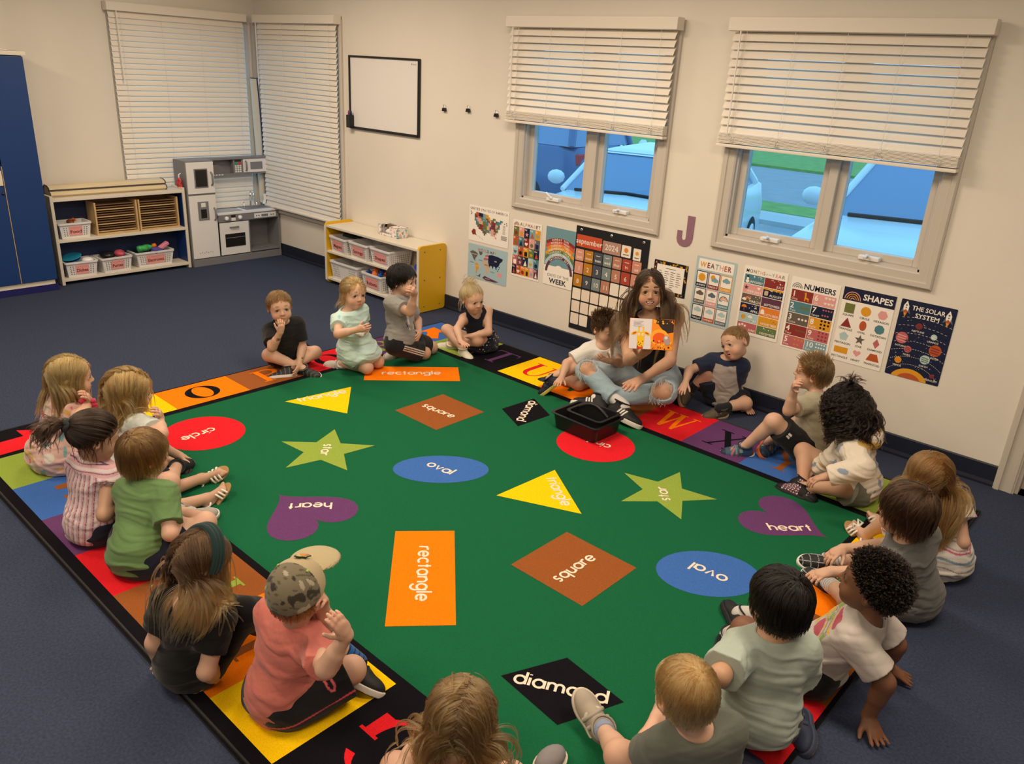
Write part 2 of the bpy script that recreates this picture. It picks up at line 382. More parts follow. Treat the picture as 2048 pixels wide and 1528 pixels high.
def car(label, loc, rz, L, Wd, H, paint, hood, suv):
    """nose towards local -y; z=0 on the ground"""
    t = thing('car', label, 'car', loc, rz, None); w = Wd / 2
    def loft(secs, name, mat, parent, cap=True):
        vs = []; fs = []; n = len(secs[0])
        for s in secs: vs += s
        for i in range(len(secs) - 1): fs += [(i * n + k, i * n + (k + 1) % n, (i + 1) * n + (k + 1) % n, (i + 1) * n + k) for k in range(n)]
        if cap: fs += [tuple(range(n - 1, -1, -1)), tuple(range((len(secs) - 1) * n, len(secs) * n))]
        b = MB(); b.add(vs, fs, True); o = b.build(name, mat, parent); o.modifiers.new('s', 'EDGE_SPLIT').split_angle = .9; return o
    def sec(y, hw, z0, z1, tp): return [(-hw * .93, y, z0), (-hw, y, z0 + .12), (-hw, y, (z0 + z1) / 2 + .05), (-hw * tp, y, z1 - .05), (-hw * tp * .86, y, z1), (0, y, z1 + .03), (hw * tp * .86, y, z1), (hw * tp, y, z1 - .05), (hw, y, (z0 + z1) / 2 + .05), (hw, y, z0 + .12), (hw * .93, y, z0)]
    ch = hood; cy = -L / 2 + L * .27; ry = L / 2 - (L * .03 if suv else L * .14)
    loft([sec(-L / 2, w * .78, .3, ch - .3, .9), sec(-L / 2 + .1, w * .92, .22, ch - .16, .92), sec(-L / 2 + .5, w, .2, ch - .07, .93), sec(cy, w, .2, ch, .95), sec(0, w, .2, ch + .02, .96), sec(L / 2 - .4, w, .2, ch + .04, .94), sec(L / 2 - .08, w * .93, .25, ch + .0, .9), sec(L / 2, w * .82, .32, ch - .18, .88)], 'body', paint, t)
    gw = w * .88; rw = w * .70; f0 = cy; f1 = cy + .62; r1 = ry - (.12 if suv else .55); zt = H
    vs = [(-gw, f0, ch), (gw, f0, ch), (rw, f1, zt - .03), (-rw, f1, zt - .03), (-gw, ry, ch + .02), (gw, ry, ch + .02), (rw, r1, zt - .03), (-rw, r1, zt - .03)]
    fr = MB(); fr.add(vs, [(0, 1, 2, 3), (1, 5, 6, 2), (5, 4, 7, 6), (4, 0, 3, 7)]); fr.build('window_glass', mcg, t)
    rf = MB(); k = 5; P0 = [(-rw - .02, f1 - .05), (rw + .02, f1 - .05), (rw + .02, r1 + .05), (-rw - .02, r1 + .05)]
    P1 = [(-rw * .8, f1 + .12), (rw * .8, f1 + .12), (rw * .8, r1 - .1), (-rw * .8, r1 - .1)]
    rf.add([(x, y, zt - .05) for x, y in P0] + [(x, y, zt) for x, y in P1], [(0, 1, 5, 4), (1, 2, 6, 5), (2, 3, 7, 6), (3, 0, 4, 7), (4, 5, 6, 7), (3, 2, 1, 0)]); rf.build('roof', paint, t)
    pl = MB()
    for sx in (-1, 1):
        pl.tube([(sx * gw, f0, ch), (sx * rw, f1, zt - .03)], .035, 6); pl.tube([(sx * gw, ry, ch + .02), (sx * rw, r1, zt - .03)], .06, 6); pl.tube([(sx * gw, (f1 + r1) / 2, ch), (sx * rw, (f1 + r1) / 2, zt - .03)], .035, 6)
    pl.build('pillar', paint, t)
    for sx in (-1, 1):
        MB().ball((sx * (w + .1), cy + .25, ch + .1), .11, 12, (1, .7, .75)).build('mirror', paint, t)
        MB().box(sx * w * .72 - .12, sx * w * .72 + .12, L / 2 - .1, L / 2 - .02, ch - .25, ch - .08, bev=.02).build('tail_lamp', mred, t)
        for yy in (-L / 2 + .85, L / 2 - .9):
            mx = Matrix.Translation((sx * (w - .1), yy, .33)) @ Matrix.Rotation(PI / 2, 4, 'Y')
            wh = MB().lathe([(.0, -.11), (.26, -.11), (.33, -.08), (.33, .08), (.26, .11), (0, .11)], n=24, mx=mx).build('wheel', mtyre, t)
            MB().lathe([(0, -.118), (.19, -.118), (.2, -.1), (.2, .1), (.19, .118), (0, .118)], n=16, mx=mx).build('hub', malloy, wh)
    b = MB(); b.tube([(-gw * .8, f0 - .01, ch + .02), (0, f0 - .02, ch + .045), (gw * .8, f0 - .01, ch + .02)], .018, 6); b.build('wiper', mblack, t)
    b = MB(); b.box(-w * .55, w * .55, -L / 2 - .01, -L / 2 + .06, .45, ch - .33, bev=.02); b.build('grille', malloy, t)
    return t
car('white saloon car parked outside the twin window nearer the whiteboard', (-5.15, 8.5, -.35), .23, 4.5, 1.78, 1.45, mcarw, 1.0, False)
car('large white car parked nose-in outside the twin window above the numbers poster', (-1.75, 8.05, -.35), .08, 4.7, 1.9, 1.75, mcarw, 1.25, True)
car('dark blue car standing sideways behind the white saloon car outside', (-10.1, 11.2, -.35), PI / 2 + PI, 4.6, 1.85, 1.7, mcarb, 1.12, True)
# sign post on the verge
tag(MB().tube([(-6.6, 22.0, -.35), (-6.6, 22.0, 2.2)], .07, 8).build('sign_post', malloy), 'grey post standing beyond the parked cars on the far kerb', 'post')
# ---------------- furniture
mblue = M('blue_laminate', (.008, .040, .17), .45, var=.05, vscale=3); mnavy = M('navy_laminate', (.010, .020, .075), .5)
mcream = M('cream_laminate', (.72, .66, .56), .4); mwood = M('birch_wood', (.58, .40, .19), .5, var=.1, vscale=14); mdkwood = M('board_edge', (.20, .11, .055), .6)
myel = M('yellow_laminate', (.72, .42, .012), .4, var=.03, vscale=3); mgrey = M('grey_laminate', (.20, .20, .215), .45); mkw = M('toy_white', (.78, .77, .77), .35)
mbask = M('basket_white', (.74, .73, .73), .4); mhole = M('basket_hole', (.03, .03, .032), .8); mpink = M('pink_card', (.80, .42, .40), .7); mprint = M('printed', attr=True, rough=.55, spec=.25)
mink = (.12, .012, .02)
# tall blue cabinet
t = thing('storage_cabinet', 'tall blue two-door cabinet standing against the wall at the left', 'cabinet', (-7.13, 1.85, 0)); o_ = t.location
b = MB(); b.box(XL + .005, -6.965, 1.0, 2.325, .09, 1.785); b.build('body', mnavy, t, o_)
b = MB(); b.box(XL + .005, -6.93, .98, 2.345, 1.787, 1.815, bev=.004); b.build('top', mcream, t, o_)
b = MB(); b.box(XL + .03, -6.955, 1.0, 2.31, .055, .09); b.build('plinth_rail', mcream, t, o_)
MB().box(XL + .03, -6.95, .98, 2.33, 0, .055).build('plinth', M('plinth_blue', (.012, .012, .11), .5), t, o_)
for y0, y1 in ((1.02, 2.055), (2.062, 2.325)):
    d = MB().box(-6.962, -6.94, y0, y1, .095, 1.78, bev=.003).build('door', mblue, t, o_)
    if y0 < 2.05:
        MB().box(-6.94, -6.93, 2.02, 2.05, .86, .97, bev=.003).build('handle_plate', mcream, d, o_); MB().ball((-6.937, 2.04, .80), .011, 10).build('lock', mblack, d, o_)
MB().box(-6.962, -6.936, 2.0565, 2.0605, .095, 1.0).build('edge_strip', mwood, t, o_)
# things on top of the cabinet
t = thing('pole_stand', 'grey pole with a flat foot standing on top of the blue cabinet', 'stand', (-7.03, 2.14, 1.815)); o_ = t.location
MB().box(-7.12, -6.96, 2.06, 2.24, 1.815, 1.827, bev=.004).build('foot', M('grey_metal', (.42, .40, .39), .4, .3), t, o_)
MB().tube([(-7.03, 2.14, 1.825), (-7.03, 2.14, 2.5)], .022, 14).build('pole', MATS['grey_metal'], t, o_)
t = thing('folder_board', 'light blue board leaning behind the grey pole on top of the cabinet', 'board', (-7.0, 1.96, 1.815)); o_ = t.location
MB().box(-7.02, -7.0, 1.80, 2.02, 1.815, 2.12, Matrix.Translation((-7.01, 2.0, 1.815)) @ Matrix.Rotation(.18, 4, 'X') @ Matrix.Translation((7.01, -2.0, -1.815)), bev=.004).build('board', M('pale_blue', (.22, .50, .58), .5), t, o_)
MB().box(-7.03, -6.99, 1.98, 2.08, 1.815, 1.85, bev=.01).build('clip', mblack, t, o_)
# baskets
def basket(label, group, loc, rz, w, d, h, text, toys=(), cardw=None, long_side=False):
    t = thing('storage_basket', label, 'basket', loc, rz, group)
    b = MB(); hw, hd = w / 2, d / 2; tp = .88
    def ringp(k, z, ins=0): return [(x * (hw - ins) * k, y * (hd - ins) * k, z) for x, y in ((-1, -1), (1, -1), (1, 1), (-1, 1))]
    vs = ringp(tp, 0) + ringp(1, h) + ringp(1, h, .006) + ringp(tp, .006, .006)
    fs = [(3, 2, 1, 0)] + [(k, (k + 1) % 4, 4 + (k + 1) % 4, 4 + k) for k in range(4)] + [(4 + k, 4 + (k + 1) % 4, 8 + (k + 1) % 4, 8 + k) for k in range(4)] + [(8 + k, 8 + (k + 1) % 4, 12 + (k + 1) % 4, 12 + k) for k in range(4)] + [(12, 13, 14, 15)]
    b.add(vs, fs); b.cur = 1
    for side in range(4):
        L_ = (w if side % 2 == 0 else d); n = max(3, int(L_ * tp / .017)); rows = 5 if h > .1 else 4
        for i in range(n):
            u = (i + .5) / n * 2 - 1
            if abs(u) > .86 or (side == 0 and abs(u) < .42): continue
            for r in range(rows):
                z = h * (.2 + .5 * r / (rows - 1)); k = tp + (1 - tp) * z / h; e = .0035
                if side == 0: c, U = (u * hw * k, -hd * k - .0006, z), (1, 0)
                elif side == 2: c, U = (u * hw * k, hd * k + .0006, z), (1, 0)
                elif side == 1: c, U = (hw * k + .0006, u * hd * k, z), (0, 1)
                else: c, U = (-hw * k - .0006, u * hd * k, z), (0, 1)
                b.add([(c[0] - U[0] * e, c[1] - U[1] * e, c[2] - e), (c[0] + U[0] * e, c[1] + U[1] * e, c[2] - e), (c[0] + U[0] * e, c[1] + U[1] * e, c[2] + e), (c[0] - U[0] * e, c[1] - U[1] * e, c[2] + e)], [(0, 1, 2, 3)])
    b.build('tub', [mbask, mhole], t)
    b = MB(); R = rrect(-hw - .009, -hd - .009, hw + .009, hd + .009, .02); R2 = rrect(-hw + .004, -hd + .004, hw - .004, hd - .004, .015); n = len(R)
    vs = [(x, y, z) for z in (h - .012, h + .003) for x, y in R] + [(x, y, z) for z in (h - .012, h + .003) for x, y in R2]
    fs = []
    for k in range(n):
        j = (k + 1) % n; fs += [(k, j, n + j, n + k), (n + k, n + j, 3 * n + j, 3 * n + k), (2 * n + j, 2 * n + k, 3 * n + k, 3 * n + j), (k, 2 * n + k, 2 * n + j, j)]
    b.add(vs, fs); b.build('rim', mbask, t)
    if text:
        s = Sheet(.0006); cw = cardw or w * .42; chh = h * .62; s.poly(rect(-cw / 2, 0, cw / 2, chh), rgb(232, 160, 155)); s.lay = 1
        s.poly(rect(-cw / 2 + .004, chh - .016, cw / 2 - .004, chh - .0145), rgb(190, 90, 95)); s.lay = 2
        s.text(text, 0, chh * .26, chh * .5, mink, 'C', .02, .012, width=cw * .86)
        a = math.atan((1 - tp) * hd / h); o = s.place('label_card', (0, -hd * (tp + (1 - tp) * .18) - .0035, h * .18), (1, 0, 0), (0, -math.sin(a), math.cos(a)), mprint, 0, t)
    return t
GB = 'white plastic storage baskets with pink name cards'
XB = -7.252
# low cream and blue shelf
SX, SY0, SY1 = -7.05, 2.395, 3.53
t = thing('low_shelf', 'low cream shelf unit with blue inside between the cabinet and toy kitchen', 'shelf', (-7.16, 2.96, 0)); o_ = t.location
for y0, y1, m in ((SY0, SY0 + .025, 'l'), (SY1 - .025, SY1, 'r')):
    s_ = MB().box(XB, SX, y0, y1, 0, .735, bev=.006).build('side_panel', mcream, t, o_)
    yi = y1 if m == 'l' else y0 - .003
    MB().box(XB + .005, SX - .012, yi, yi + .003, .02, .70).build('inner_face', mblue, s_, o_)
MB().box(XB, XB + .01, SY0, SY1, .03, .70).build('back_panel', mnavy, t, o_)
for z0, z1, n in ((.03, .055, 'shelf_board'), (.355, .38, 'shelf_board'), (.69, .715, 'top')): MB().box(XB + .007, SX, SY0 + .02, SY1 - .02, z0, z1, bev=.003).build(n, mcream, t, o_)
# rolled cream mat on top
t = thing('floor_mat', 'cream mat with dark edging folded lengthwise on top of the low shelf', 'mat', (-7.2, 2.93, .715)); o_ = t.location
mmat = M('cream_mat', (.66, .55, .36), .7); medge = M('mat_binding', (.06, .05, .055), .6); b = MB()
pr = [(-7.245, .716), (-7.135, .716), (-7.115, .732), (-7.12, .752), (-7.14, .762), (-7.15, .766), (-7.135, .775), (-7.14, .79), (-7.17, .802), (-7.225, .806), (-7.245, .79)]
b.prism(pr, .97, Matrix(((1, 0, 0, 0), (0, 0, 1, 2.43), (0, 1, 0, 0), (0, 0, 0, 1)))); b.build('mat', mmat, t, o_)
b = MB(); b.tube([(-7.139, 2.43, .764), (-7.139, 3.40, .764)], .006, 6)
for y in (2.43, 3.40): b.tube([(x, y, z) for x, z in pr], .005, 6, closed=True)
b.build('edging', medge, t, o_)
def toy(name, label, cat, b, mat, group=None):
    o = b.build(name, mat); tag(o, label, cat, group); return o
def atz(b, loc): return b
def bsk(label, y, z, x, w, d, h, text, rzt=0, **k): return basket(label, GB, (x, y, z), PI / 2 + rzt, w, d, h, text, **k)
bsk('white basket with a Food card on the middle board of the low shelf', 2.565, .381, -7.155, .25, .18, .125, 'Food')
bsk('white basket with a Dishes card at the bottom left of the low shelf', 2.575, .056, -7.15, .25, .19, .125, 'Dishes', -.06)
bsk('white basket with a Purses card at the bottom centre of the low shelf', 2.86, .056, -7.15, .26, .19, .125, 'Purses', .05)
bsk('white basket with an Electronics card at the bottom right of the low shelf', 3.21, .056, -7.165, .34, .19, .13, 'Electronics', 0, cardw=.17)
col = lambda n, *c, **k: M(n, rgb(*c), k.get('r', .4))
def setloc(o, loc, rot=(0, 0, 0)): o.location = loc; o.rotation_euler = rot; return o
plate = [(0, 0), (.05, 0), (.075, .008), (.085, .016), (.083, .018), (.07, .01), (0, .004)]
GP = 'toy dishes heaped in the dishes basket'
for i, (dy, dz, c, l, rt) in enumerate(((0, .095, (200, 200, 205), 'white toy plate lowest in the dishes basket', .1), (-.02, .118, (60, 120, 165), 'dark blue toy plate in the middle of the dishes basket heap', .16), (-.01, .14, (40, 150, 190), 'bright blue toy plate topmost in the dishes basket', .22))):
    setloc(toy('toy_plate', l, 'toy plate', MB().lathe(plate), col('toy%d' % i, *c), GP), (-7.16, 2.54 + dy, .056 + dz), (rt, .1, 0))
setloc(toy('toy_bowl', 'upturned white toy bowl beside the blue toy plates', 'toy bowl', MB().lathe([(.05, 0), (.047, .02), (.03, .034), (0, .037)]), mkw, GP), (-7.11, 2.64, .165))
setloc(toy('toy_bread', 'brown toy food piece lying in the food basket', 'toy food', MB().ball((0, 0, 0), .04, 12, (1.2, .7, .6)), col('toast', 120, 60, 35), 'toy food in the food basket'), (-7.15, 2.56, .50))
setloc(toy('toy_carrot', 'orange toy food piece resting on the brown one', 'toy food', MB().tube([(-.03, 0, 0), (.03, 0, .006)], .014, 10, r2=.006), col('carrot', 225, 110, 40), 'toy food in the food basket'), (-7.13, 2.59, .518))
setloc(toy('toy_purse', 'pink patterned toy purse heaped in the purses basket', 'toy purse', MB().ball((0, 0, 0), .05, 14, (1.2, .9, .7)), M('purse_pink', rgb(170, 70, 85), .6, var=.6, vscale=30), None), (-7.13, 2.92, .195))
setloc(toy('toy_purse', 'black toy purse behind the pink one in the purses basket', 'toy purse', MB().ball((0, 0, 0), .06, 14, (1.3, 1.0, .6)), mblack, None), (-7.17, 2.83, .185))
t = thing('toy_bottle', 'green and yellow striped toy bottle with orange cap in the electronics basket', 'toy bottle', (-7.13, 3.15, .215), .0)
MB().lathe([(0, -.07), (.028, -.07), (.032, -.05), (.028, -.02), (.032, 0), (.028, .03), (.012, .06), (.012, .068), (0, .068)], mx=Matrix.Rotation(-PI / 2 + .1, 4, 'X')).build('body', M('toy_green', rgb(60, 160, 90), .3, var=.5, vscale=25), t)
MB().lathe([(0, 0), (.018, 0), (.018, .03), (.012, .034), (0, .034)], mx=Matrix.Translation((0, .066, .012)) @ Matrix.Rotation(-PI / 2 + .1, 4, 'X')).build('cap', col('toy_orange', 235, 120, 35), t)
setloc(toy('toy_phone', 'pink toy phone sticking up in the electronics basket', 'toy phone', MB().box(-.022, .022, -.06, .06, -.014, .014, bev=.008), col('toy_pink', 225, 140, 165), None), (-7.12, 3.305, .215), (.5, .15, .2))
setloc(toy('toy_camera', 'purple toy piece between the bottle and phone', 'toy', MB().box(-.03, .03, -.04, .04, -.02, .02, bev=.01), col('toy_purple', 95, 85, 170), None), (-7.1, 3.24, .19), (0, .2, .3))
# two puzzle racks with boards
for i, y0 in enumerate((2.735, 3.105)):
    w_ = .36; t = thing('puzzle_rack', ('left', 'right')[i] and ('birch rack full of puzzle boards beside the food basket', 'birch rack full of puzzle boards next to the blue end of the low shelf')[i], 'rack', (-7.18, y0 + w_ / 2, .381), 0, 'birch puzzle racks'); o_ = t.location
    for ya in (y0, y0 + w_ - .014): MB().box(XB + .015, SX - .02, ya, ya + .014, .381, .655, bev=.002).build('side_panel', mwood, t, o_)
    MB().box(XB + .015, SX - .02, y0 + .014, y0 + w_ - .014, .381, .396).build('base', mwood, t, o_); MB().box(XB + .015, XB + .021, y0 + .014, y0 + w_ - .014, .396, .655).build('back_panel', mdkwood, t, o_)
    for k in range(12):
        z = .404 + k * .0203; o = MB().box(XB + .025, SX - .035 - (k * 7 % 3) * .004, y0 + .02, y0 + w_ - .02, z, z + .0075, bev=.002).build('puzzle_board', mdkwood if k % 3 else mwood)
        tag(o, 'wooden puzzle board slotted in the %s birch rack, %s slot from the bottom' % (('food-basket side', 'toy-kitchen side')[i], ('lowest', 'second', 'third', 'fourth', 'fifth', 'sixth', 'seventh', 'eighth', 'ninth', 'tenth', 'eleventh', 'topmost')[k]), 'puzzle board', 'puzzle boards in the birch racks')
# toy kitchen
KX, K0, K1, K2 = -7.03, 3.545, 3.82, 4.482
t = thing('play_kitchen', 'grey and white wooden toy kitchen standing in the room corner', 'toy kitchen', (-7.18, 4.0, 0)); o_ = t.location
def kb(n, m, *a, p=None, bev=.003): return MB().box(*a, bev=bev).build(n, m, p or t, o_)
kb('plinth', mgrey, XB, KX + .005, K0, K2, 0, .065)
kb('fridge_body', mgrey, XB, KX - .012, K0, K1, .065, .965)
d1 = kb('door', mkw, KX - .012, KX, K0 + .008, K1 - .006, .672, .952); d2 = kb('door', mkw, KX - .012, KX, K0 + .008, K1 - .006, .075, .655)
w1 = kb('window', mgrey, KX, KX + .006, K0 + .075, K0 + .205, .725, .895, p=d1); MB().box(KX + .006, KX + .007, K0 + .085, K0 + .195, .735, .885).build('chalkboard', mblack, w1, o_)
def hnd(x, y, za, zb, p, hor=False):
    b = MB()
    if hor: b.tube([(x, y - .045, za), (x + .018, y - .035, za + .004), (x + .018, y + .035, za + .004), (x, y + .045, za)], .007, 8)
    else: b.tube([(x, y, za), (x + .02, y + .003, za + .02), (x + .02, y + .003, zb - .02), (x, y, zb)], .008, 8)
    b.build('handle', mgrey, p, o_)
hnd(KX, K1 - .035, .74, .86, d1); hnd(KX, K1 - .03, .42, .535, d2)
dp = kb('dispenser', mgrey, KX, KX + .006, K0 + .085, K0 + .19, .43, .60, p=d2); MB().box(KX + .006, KX + .008, K0 + .11, K0 + .165, .45, .53).build('recess', mblack, dp, o_); MB().box(KX + .006, KX + .009, K0 + .115, K0 + .16, .55, .588, bev=.003).build('screen', mkw, dp, o_)
b = MB()
for k in range(7): b.ball((KX + .001, K0 + .07 + k * .021, .125 + .006 * (k % 2)), .004, 6)
b.build('vent', mgrey, d2, o_)
CZ = .475
kb('counter', mkw, XB, KX + .004, K1, K2, CZ - .018, CZ)
kb('control_panel', mgrey, KX - .014, KX, K1 + .003, K2 - .006, CZ - .085, CZ - .019)
kb('side_panel', mgrey, XB, KX, K2 - .014, K2, .065, CZ - .018); kb('side_panel', mgrey, XB, -7.17, K2 - .014, K2, CZ, .965)
kb('divider', mgrey, XB + .005, KX - .01, 4.14, 4.152, .065, CZ - .085); kb('back_panel', mgrey, XB, XB + .007, K1, K2, .065, CZ - .02); kb('shelf_board', mgrey, XB, KX, 4.15, K2 - .012, .075, .088)
ov = kb('oven_door', mkw, KX - .012, KX, K1 + .012, 4.135, .075, CZ - .092); hnd(KX, 3.98, .335, .335, ov, True)
ow = kb('oven_window', mblack, KX, KX + .004, K1 + .06, 4.09, .15, .275, p=ov); MB().box(KX + .004, KX + .006, K1 + .065, 4.085, .235, .24).build('rack_bar', mgrey, ow, o_)
for y in (3.905, 4.045): MB().lathe([(0, 0), (.022, 0), (.019, .018), (0, .02)], mx=Matrix.Translation((KX, y, CZ - .052)) @ Matrix.Rotation(PI / 2, 4, 'Y')).build('knob', mkw, t, o_)
s = kb('timer', mkw, KX, KX + .004, 3.955, 4.0, CZ - .08, CZ - .05); MB().box(KX, KX + .004, 3.955, 4.0, CZ - .045, CZ - .025).build('display', mblack, t, o_)
s = kb('dial_panel', mkw, KX, KX + .004, 4.2, 4.44, CZ - .075, CZ - .03); b = MB()
for k in range(6): b.box(KX + .004, KX + .006, 4.28 + k * .012, 4.287 + k * .012, CZ - .065, CZ - .042)
b.build('keypad', mblack, s, o_)
for y in (4.225, 4.25, 4.385, 4.41): MB().ball((KX + .004, y, CZ - .053), .006, 8).build('button', mblack, s, o_)
kb('hob', M('hob_grey', (.28, .30, .32), .2), -7.235, -7.08, K1 + .02, 4.11, CZ, CZ + .004)
snk = kb('sink', M('sink_grey', (.22, .22, .24), .35), -7.23, -7.09, 4.16, 4.43, CZ, CZ + .008); kb('basin', M('basin_grey', (.12, .12, .13), .4), -7.215, -7.11, 4.185, 4.405, CZ + .008, CZ + .0095, p=snk)
b = MB(); b.tube([(-7.235, 4.29, CZ), (-7.235, 4.29, CZ + .10), (-7.222, 4.29, CZ + .135), (-7.225, 4.29, CZ + .145), (-7.165, 4.29, CZ + .13), (-7.185, 4.29, CZ + .095)], .009, 10); fc = b.build('faucet', mchrome, t, o_)
for y in (4.22, 4.36): MB().tube([(-7.235, y, CZ), (-7.235, y, CZ + .03), (-7.25, y, CZ + .04)], .009, 8).build('tap_handle', mchrome, t, o_)
kb('top', mgrey, XB, -7.16, K1, K2, .945, .965); kb('hood_box', mgrey, XB, -7.175, K1, K2, .80, .815)
kb('hood_back', mgrey, XB, XB + .007, K1, K2, .81, .95)
b = MB(); b.prism([(K1 + .005, .815), (4.07, .815), (3.94, .90), (K1 + .005, .90)], .06, Matrix(((0, 0, 1, -7.245), (1, 0, 0, 0), (0, 1, 0, 0), (0, 0, 0, 1)))); b.build('range_hood', M('hood_grey', (.16, .16, .17), .45), t, o_)
b = MB()
for k in range(5): b.box(-7.176, -7.173, K1 + .03 + k * .03, K1 + .05 + k * .03, .803, .812)
b.build('hood_button', mkw, t, o_)
mw = kb('microwave', mgrey, -7.25, -7.175, 4.10, K2 - .014, .812, .948); md = kb('door', mkw, -7.175, -7.165, 4.20, K2 - .016, .818, .944, p=mw)
kb('door_window', mgrey, -7.165, -7.162, 4.275, 4.405, .845, .915, p=mw); MB().tube([(-7.165, 4.225, .835), (-7.148, 4.225, .845), (-7.148, 4.225, .915), (-7.165, 4.225, .925)], .008, 8).build('handle', mgrey, mw, o_)
b = MB()
for r in range(4):
    for c in range(3): b.box(-7.175, -7.171, 4.115 + c * .024, 4.132 + c * .024, .822 + r * .018, .835 + r * .018)
kp = b.build('keypad', mkw, mw, o_); MB().box(-7.175, -7.171, 4.115, 4.14, .895, .915).build('green_button', col('btn_green', 30, 150, 110), kp, o_); MB().box(-7.175, -7.171, 4.15, 4.18, .895, .915).build('red_button', col('btn_red', 200, 60, 60), kp, o_); MB().box(-7.175, -7.171, 4.115, 4.18, .922, .94).build('screen', mblack, kp, o_)
t = thing('toy_phone', 'white toy handset leaning behind the toy kitchen sink', 'toy phone', (-7.2, 4.42, CZ + .009)); 
MB().tube([(-7.2 + 7.2, 0, 0.012), (0, .015, .06), (.0, .012, .11)], [.016, .014, .018], 10).build('handset', mkw, t)
t = thing('oven_mitt', 'red and white cloth hanging on the side of the toy fridge', 'oven mitt', (-7.12, K0 - .012, .80)); b = MB()
b.ball((0, -.012, -.05), .045, 12, (1, .4, 1.5)); b.ball((.03, -.012, -.11), .04, 12, (1, .35, 1.3)); b.build('mitt', M('red_print', rgb(200, 70, 70), .9, var=.9, vscale=45), t); MB().tube([(0, .008, .05), (0, -.01, .04), (0, -.012, 0)], .006, 6).build('hook', mkw, t)
# rolled fabric hanging in the corner
t = thing('rolled_banner', 'rolled cream fabric with dark blue edge standing in the corner behind the toy kitchen', 'banner', (-7.278, 4.447, .5)); b = MB()
b.tube([(.0, .01, 0.0), (0, .005, .4), (0, 0, .8), (.0, 0, 1.17)], [.03, .034, .04, .047], 16); b.build('roll', M('banner_cream', (.62, .56, .44), .8), t)
b = MB(); b.tube([(.035 * math.cos(a), .035 * math.sin(a) - .0, 1.171) for a in [k * PI / 8 for k in range(16)]], .008, 6, closed=True); b.tube([(.047, -.005, 1.17), (.045, .01, .9), (.04, .025, .6), (.03, .03, .3)], .006, 6); b.build('edging', mnavy, t)
# yellow shelf
Y0, Y1, YF = -5.885, -4.64, 4.2
t = thing('toy_shelf', 'low yellow-ended toy shelf standing against the wall under the whiteboard', 'shelf', (-5.26, 4.35, 0)); o_ = t.location
for x0, x1, nm in ((Y0, Y0 + .022, 0), (Y1 - .022, Y1, 1)):
    b = MB(); pr = rrect(YF, .005, YW - .004, .548, .03); b.prism(pr, x1 - x0, Matrix(((0, 0, 1, x0), (1, 0, 0, 0), (0, 1, 0, 0), (0, 0, 0, 1)))); sp = b.build('end_panel', myel, t, o_)
    b = MB(); b.box(x0 - .001, x1 + .001, YF - .004, YF + .001, .03, .52); b.build('edge_band', mcream, sp, o_)
    if nm:
        for yy in (YF + .06, YW - .07):
            for zz in (.05, .27, .50): MB().lathe([(0, 0), (.006, 0), (.005, .003), (0, .003)], mx=Matrix.Translation((x1, yy, zz)) @ Matrix.Rotation(PI / 2, 4, 'Y')).build('screw', mdkwood, sp, o_)
for z0, z1, n in ((.035, .055, 'shelf_board'), (.28, .298, 'shelf_board'), (.505, .525, 'top')): MB().box(Y0 + .02, Y1 - .02, YF + .004, YW - .006, z0, z1, bev=.003).build(n, mcream, t, o_)
MB().box(Y0 + .02, Y1 - .02, YW - .012, YW - .005, .05, .51).build('back_panel', mcream, t, o_)
def ysk(label, x, z, w, h, text, rz=0, d=.25): return basket(label, GB, (x, YF + d / 2 + .005, z), rz, w, d, h, text, cardw=w * .62 if text else None)
ysk('white basket with a Magnets card on the upper board of the yellow shelf', -5.70, .299, .25, .135, 'Magnets', -.1)
ysk('white basket with a Strings card on the upper board of the yellow shelf', -5.42, .299, .26, .135, 'Strings', -.06)
ysk('white basket with a Shapes card on the upper board of the yellow shelf', -5.13, .299, .26, .135, 'Shapes', -.05)
ysk('plain long white basket at the lower left of the yellow shelf', -5.63, .056, .38, .16, '')
ysk('white basket with a Robots card and red and blue toys on the yellow shelf', -5.24, .056, .27, .145, 'Robots', -.05)
ysk('white basket at the lower right of the yellow shelf behind the kneeling boy', -4.91, .056, .26, .145, 'Cars', -.05)
rr = random.Random(3); GT = 'small red, blue and orange toys in the robots basket'
for i in range(9):
    c = [(30, 80, 170), (225, 80, 40), (30, 60, 130), (235, 120, 60)][i % 4]; b = MB()
    b.box(-.022, .022, -.018, .018, -.016, .016, bev=.007); b.ball((0, 0, .022), .013, 8)
    setloc(toy('toy_robot', 'small %s toy robot %s in the robots basket' % (['blue', 'red', 'navy', 'orange'][i % 4], ['at the back left corner', 'at the back centre', 'at the back right corner', 'at the left', 'in the middle', 'at the right', 'at the front left', 'at the front centre', 'at the front right'][i]), 'toy robot', b, col('robot%d' % (i % 4), *c), GT), (-5.32 + .075 * (i % 3), 4.4 - .08 * (i // 3), .19 + rr.uniform(0, .02)), (rr.uniform(-.5, .5), rr.uniform(-.5, .5), rr.uniform(0, 3)))
setloc(toy('toy_ball', 'blue toy lying right of the shapes basket on the yellow shelf', 'toy', MB().ball((0, 0, 0), .045, 14, (1.3, 1, .8)), col('toyblue', 20, 70, 190), None), (-4.77, 4.33, .335))
setloc(toy('toy_magnet', 'dark flat toy on top of the magnets basket', 'toy', MB().box(-.08, .08, -.05, .05, -.012, .012, bev=.006), col('darktoy', 30, 40, 35), None), (-5.68, 4.36, .445), (.1, .1, .4))
